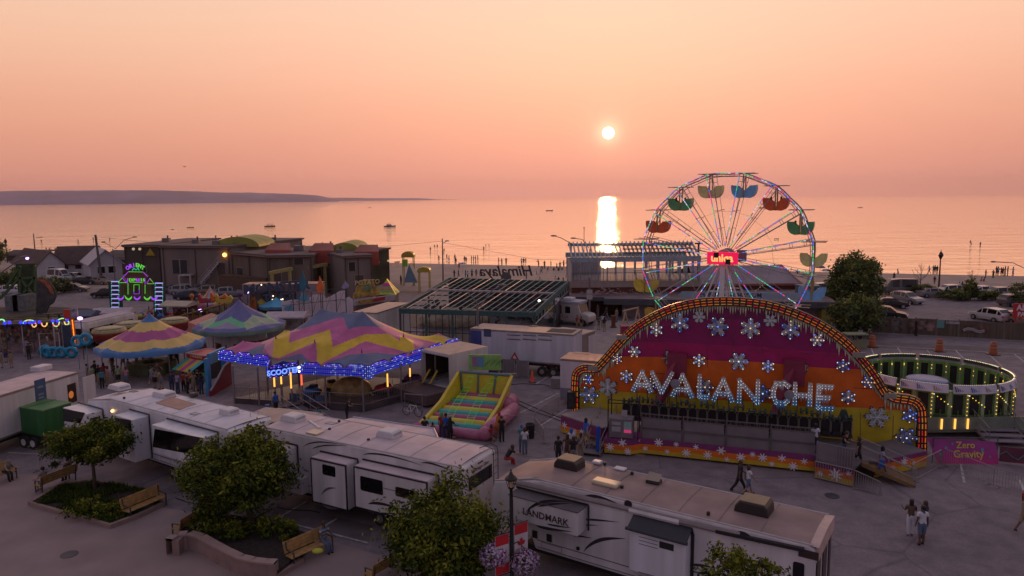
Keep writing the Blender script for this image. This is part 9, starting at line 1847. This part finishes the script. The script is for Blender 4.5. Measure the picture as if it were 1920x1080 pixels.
 # cars
cpaint={n:M('car paint '+n,c,.25,.2,var=.04,spec=.6)for n,c in(('white',(.6,.58,.6)),('silver',(.30,.29,.31)),('black',(.015,.015,.02)),('grey',(.12,.11,.12)),('tan',(.30,.22,.17)),('navy',(.03,.04,.08)))}
PROF={'sedan':[(-2.3,.35,.75,.75),(-2.2,.25,.95,.95),(-1.6,.22,.98,1.02),(-.9,.22,.95,1.42),(.3,.22,.93,1.44),(1.1,.22,.90,1.0),(2.0,.25,.78,.80),(2.3,.35,.6,.6)],'suv':[(-2.3,.4,.9,.95),(-2.2,.3,1.0,1.2),(-1.7,.28,1.0,1.58),(-.3,.28,.98,1.64),(.35,.28,.97,1.58),(1.1,.28,.95,1.03),(2.05,.3,.85,.88),(2.35,.4,.6,.62)],'van':[(-2.7,.4,1.1,2.2),(-2.6,.3,1.15,2.45),(0,.3,1.15,2.5),(1.3,.3,1.12,2.35),(2.0,.3,1.08,1.4),(2.6,.3,1.0,1.05),(2.75,.4,.7,.7)],'pickup':[(-2.9,.5,1.05,1.05),(-2.85,.4,1.1,1.12),(-.9,.4,1.1,1.12),(-.8,.4,1.1,1.85),(.5,.4,1.08,1.88),(1.2,.4,1.08,1.2),(2.6,.4,1.02,1.05),(2.85,.5,.8,.8)]}
def carproto(kind):
 pf=PROF[kind];W=.92 if kind!='pickup' else .98;t=T('parked_car','x','car');m=MB();wi=MB();n=len(pf)
 for x,zb,ze_,zt_ in pf:
  e=.85 if x in(pf[0][0],pf[-1][0])else 1;tw_=W*(.78 if zt_>ze_+.15 else .95)*e;m.v+=[(x,-W*.9*e,zb),(x,-W*e,(zb+ze_)/2),(x,-W*.97*e,ze_),(x,-tw_,zt_),(x,tw_,zt_),(x,W*.97*e,ze_),(x,W*e,(zb+ze_)/2),(x,W*.9*e,zb)]
 for i in range(n-1):m.f+=[(8*i+k,8*i+(k+1)%8,8*(i+1)+(k+1)%8,8*(i+1)+k)for k in range(8)]
 m.f+=[tuple(range(7,-1,-1)),tuple(range(8*(n-1),8*n))];m.m=[0]*len(m.f);m.build('body',cpaint['white'],t)
 for i in range(n-1):
  a,b=pf[i],pf[i+1]
  if max(a[3]-a[2],b[3]-b[2])<.2:continue
  for s,k0,k1 in((-1,2,3),(1,5,4)):
   q=[Vector(m.v[8*i+k0]),Vector(m.v[8*(i+1)+k0]),Vector(m.v[8*(i+1)+k1]),Vector(m.v[8*i+k1])];c=sum(q,Vector())/4;q=[c+(v-c)*.82+Vector((0,s*.02,0))for v in q];wi.add(q,[(0,1,2,3)])
  if abs(a[3]-b[3])>.25:
   q=[Vector(m.v[8*i+3]),Vector(m.v[8*i+4]),Vector(m.v[8*(i+1)+4]),Vector(m.v[8*(i+1)+3])];c=sum(q,Vector())/4;wi.add([c+(v-c)*.86+Vector((0,0,.025))for v in q],[(0,1,2,3)])
 wi.build('window',glass,t)
 for x in(-1.4,1.42):
  for y in(-W+.02,W-.02):mm=MB();mm.tube([(x,y-.1,.33),(x,y+.1,.33)],.33,14);wl=mm.build('wheel',rubber,t);mm=MB();mm.tube([(x,y-.115,.33),(x,y+.115,.33)],.19,10);mm.build('rim',chrome,wl)
 for s in(-.65,.65):
  mm=MB();mm.box(pf[-1][0]-.12,pf[-1][0]+.03,s-.18,s+.18,.55,.68);mm.build('headlight',M('headlight glass',(.6,.55,.5),.1),t);mm=MB();mm.box(pf[0][0]-.02,pf[0][0]+.1,s-.15,s+.15,.72,.88);mm.build('taillight',red,t)
 return t
CP={}
def car(px,py,kind,col,ang,label,grp='cars in the left car park'):
 c=G(px,py)
 if kind not in CP:o=CP[kind]=carproto(kind);o.location=c;o.rotation_euler=(0,0,R(ang));o['label']=label;o['group']=grp
 else:o=ctree(CP[kind],loc=c,rz=R(ang),label=label,group=grp)
 for k in kids(o):
  if k.name.startswith('body'):k.material_slots[0].link='OBJECT';k.material_slots[0].material=cpaint[col]
for a in((112,527,'van','white',-25,'white van parked before the white gabled house'),(142,526,'suv','silver',-20,'silver wagon right of the white van'),(163,533,'sedan','black',-5,'black car right of the silver wagon'),(188,533,'sedan','tan',-15,'tan car nearest the white cottage'),(140,547,'sedan','grey',5,'dark grey car in front of the white van'),(200,558,'suv','black',175,'black car just left of the neon front'),(322,533,'suv','black',10,'black wagon against the brown wall'),(350,536,'sedan','silver',8,'silver car left of the white stair'),(318,550,'sedan','grey',5,'grey car right of the neon front'),(346,552,'suv','silver',5,'silver car in the middle row of the left park'),(378,548,'sedan','grey',12,'grey car beside the foot of the white stair'),(400,552,'suv','tan',15,'tan car right of the stair in the middle row'),(356,562,'sedan','navy',4,'navy car in the nearest row right of the neon front'),(432,556,'suv','silver',20,'silver car in front of the white pickup'),(462,540,'pickup','white',2,'white pickup truck parked before the timber deck'),(30,552,'suv','white',0,'white car behind the green ride tower')):car(*a)
GR='cars in the right car park'
for a in((1549,549,'suv','white',0,'white car left of the big dark tree, far one'),(1549,562,'sedan','navy',0,'dark car nearer than the white one left of the big tree'),(1683,552,'van','grey',175,'grey brown van beside the beach hedge'),(1700,568,'suv','silver',-70,'silver car facing the camera before the grey van'),(1668,577,'sedan','black',-12,'black sedan right of the big dark tree'),(1662,598,'suv','black',-30,'black car partly behind the end of the board fence'),(1750,557,'sedan','silver',-5,'silver car in the gap between hedge shrubs'),(1792,553,'suv','white',0,'white car behind the long low hedge'),(1845,553,'sedan','white',0,'white car behind the right hedge piece'),(1885,558,'suv','silver',0,'silver car at the right end of the beach row'),(1903,573,'suv','grey',10,'grey car under the flat topped pine'),(1855,601,'suv','white',105,'white car parked alone behind the board fence'),(1893,604,'sedan','tan',95,'golden tan car left of the red sign')):car(*a,grp=GR)
# air
hz=MB();hz.box(-24000,24000,-80,11500,-3.2,260)
hm=bpy.data.materials.new('haze air');hm.use_nodes=True;t=hm.node_tree;t.nodes.remove(t.nodes['Principled BSDF'])
pv=t.nodes.new('ShaderNodeVolumePrincipled');pv.inputs['Color'].default_value=(.97,.80,.86,1);pv.inputs['Density'].default_value=5.5e-5;pv.inputs['Anisotropy'].default_value=.45
t.links.new(pv.outputs[0],t.nodes['Material Output'].inputs['Volume'])
tag(hz.build('haze',hm),kind='stuff')
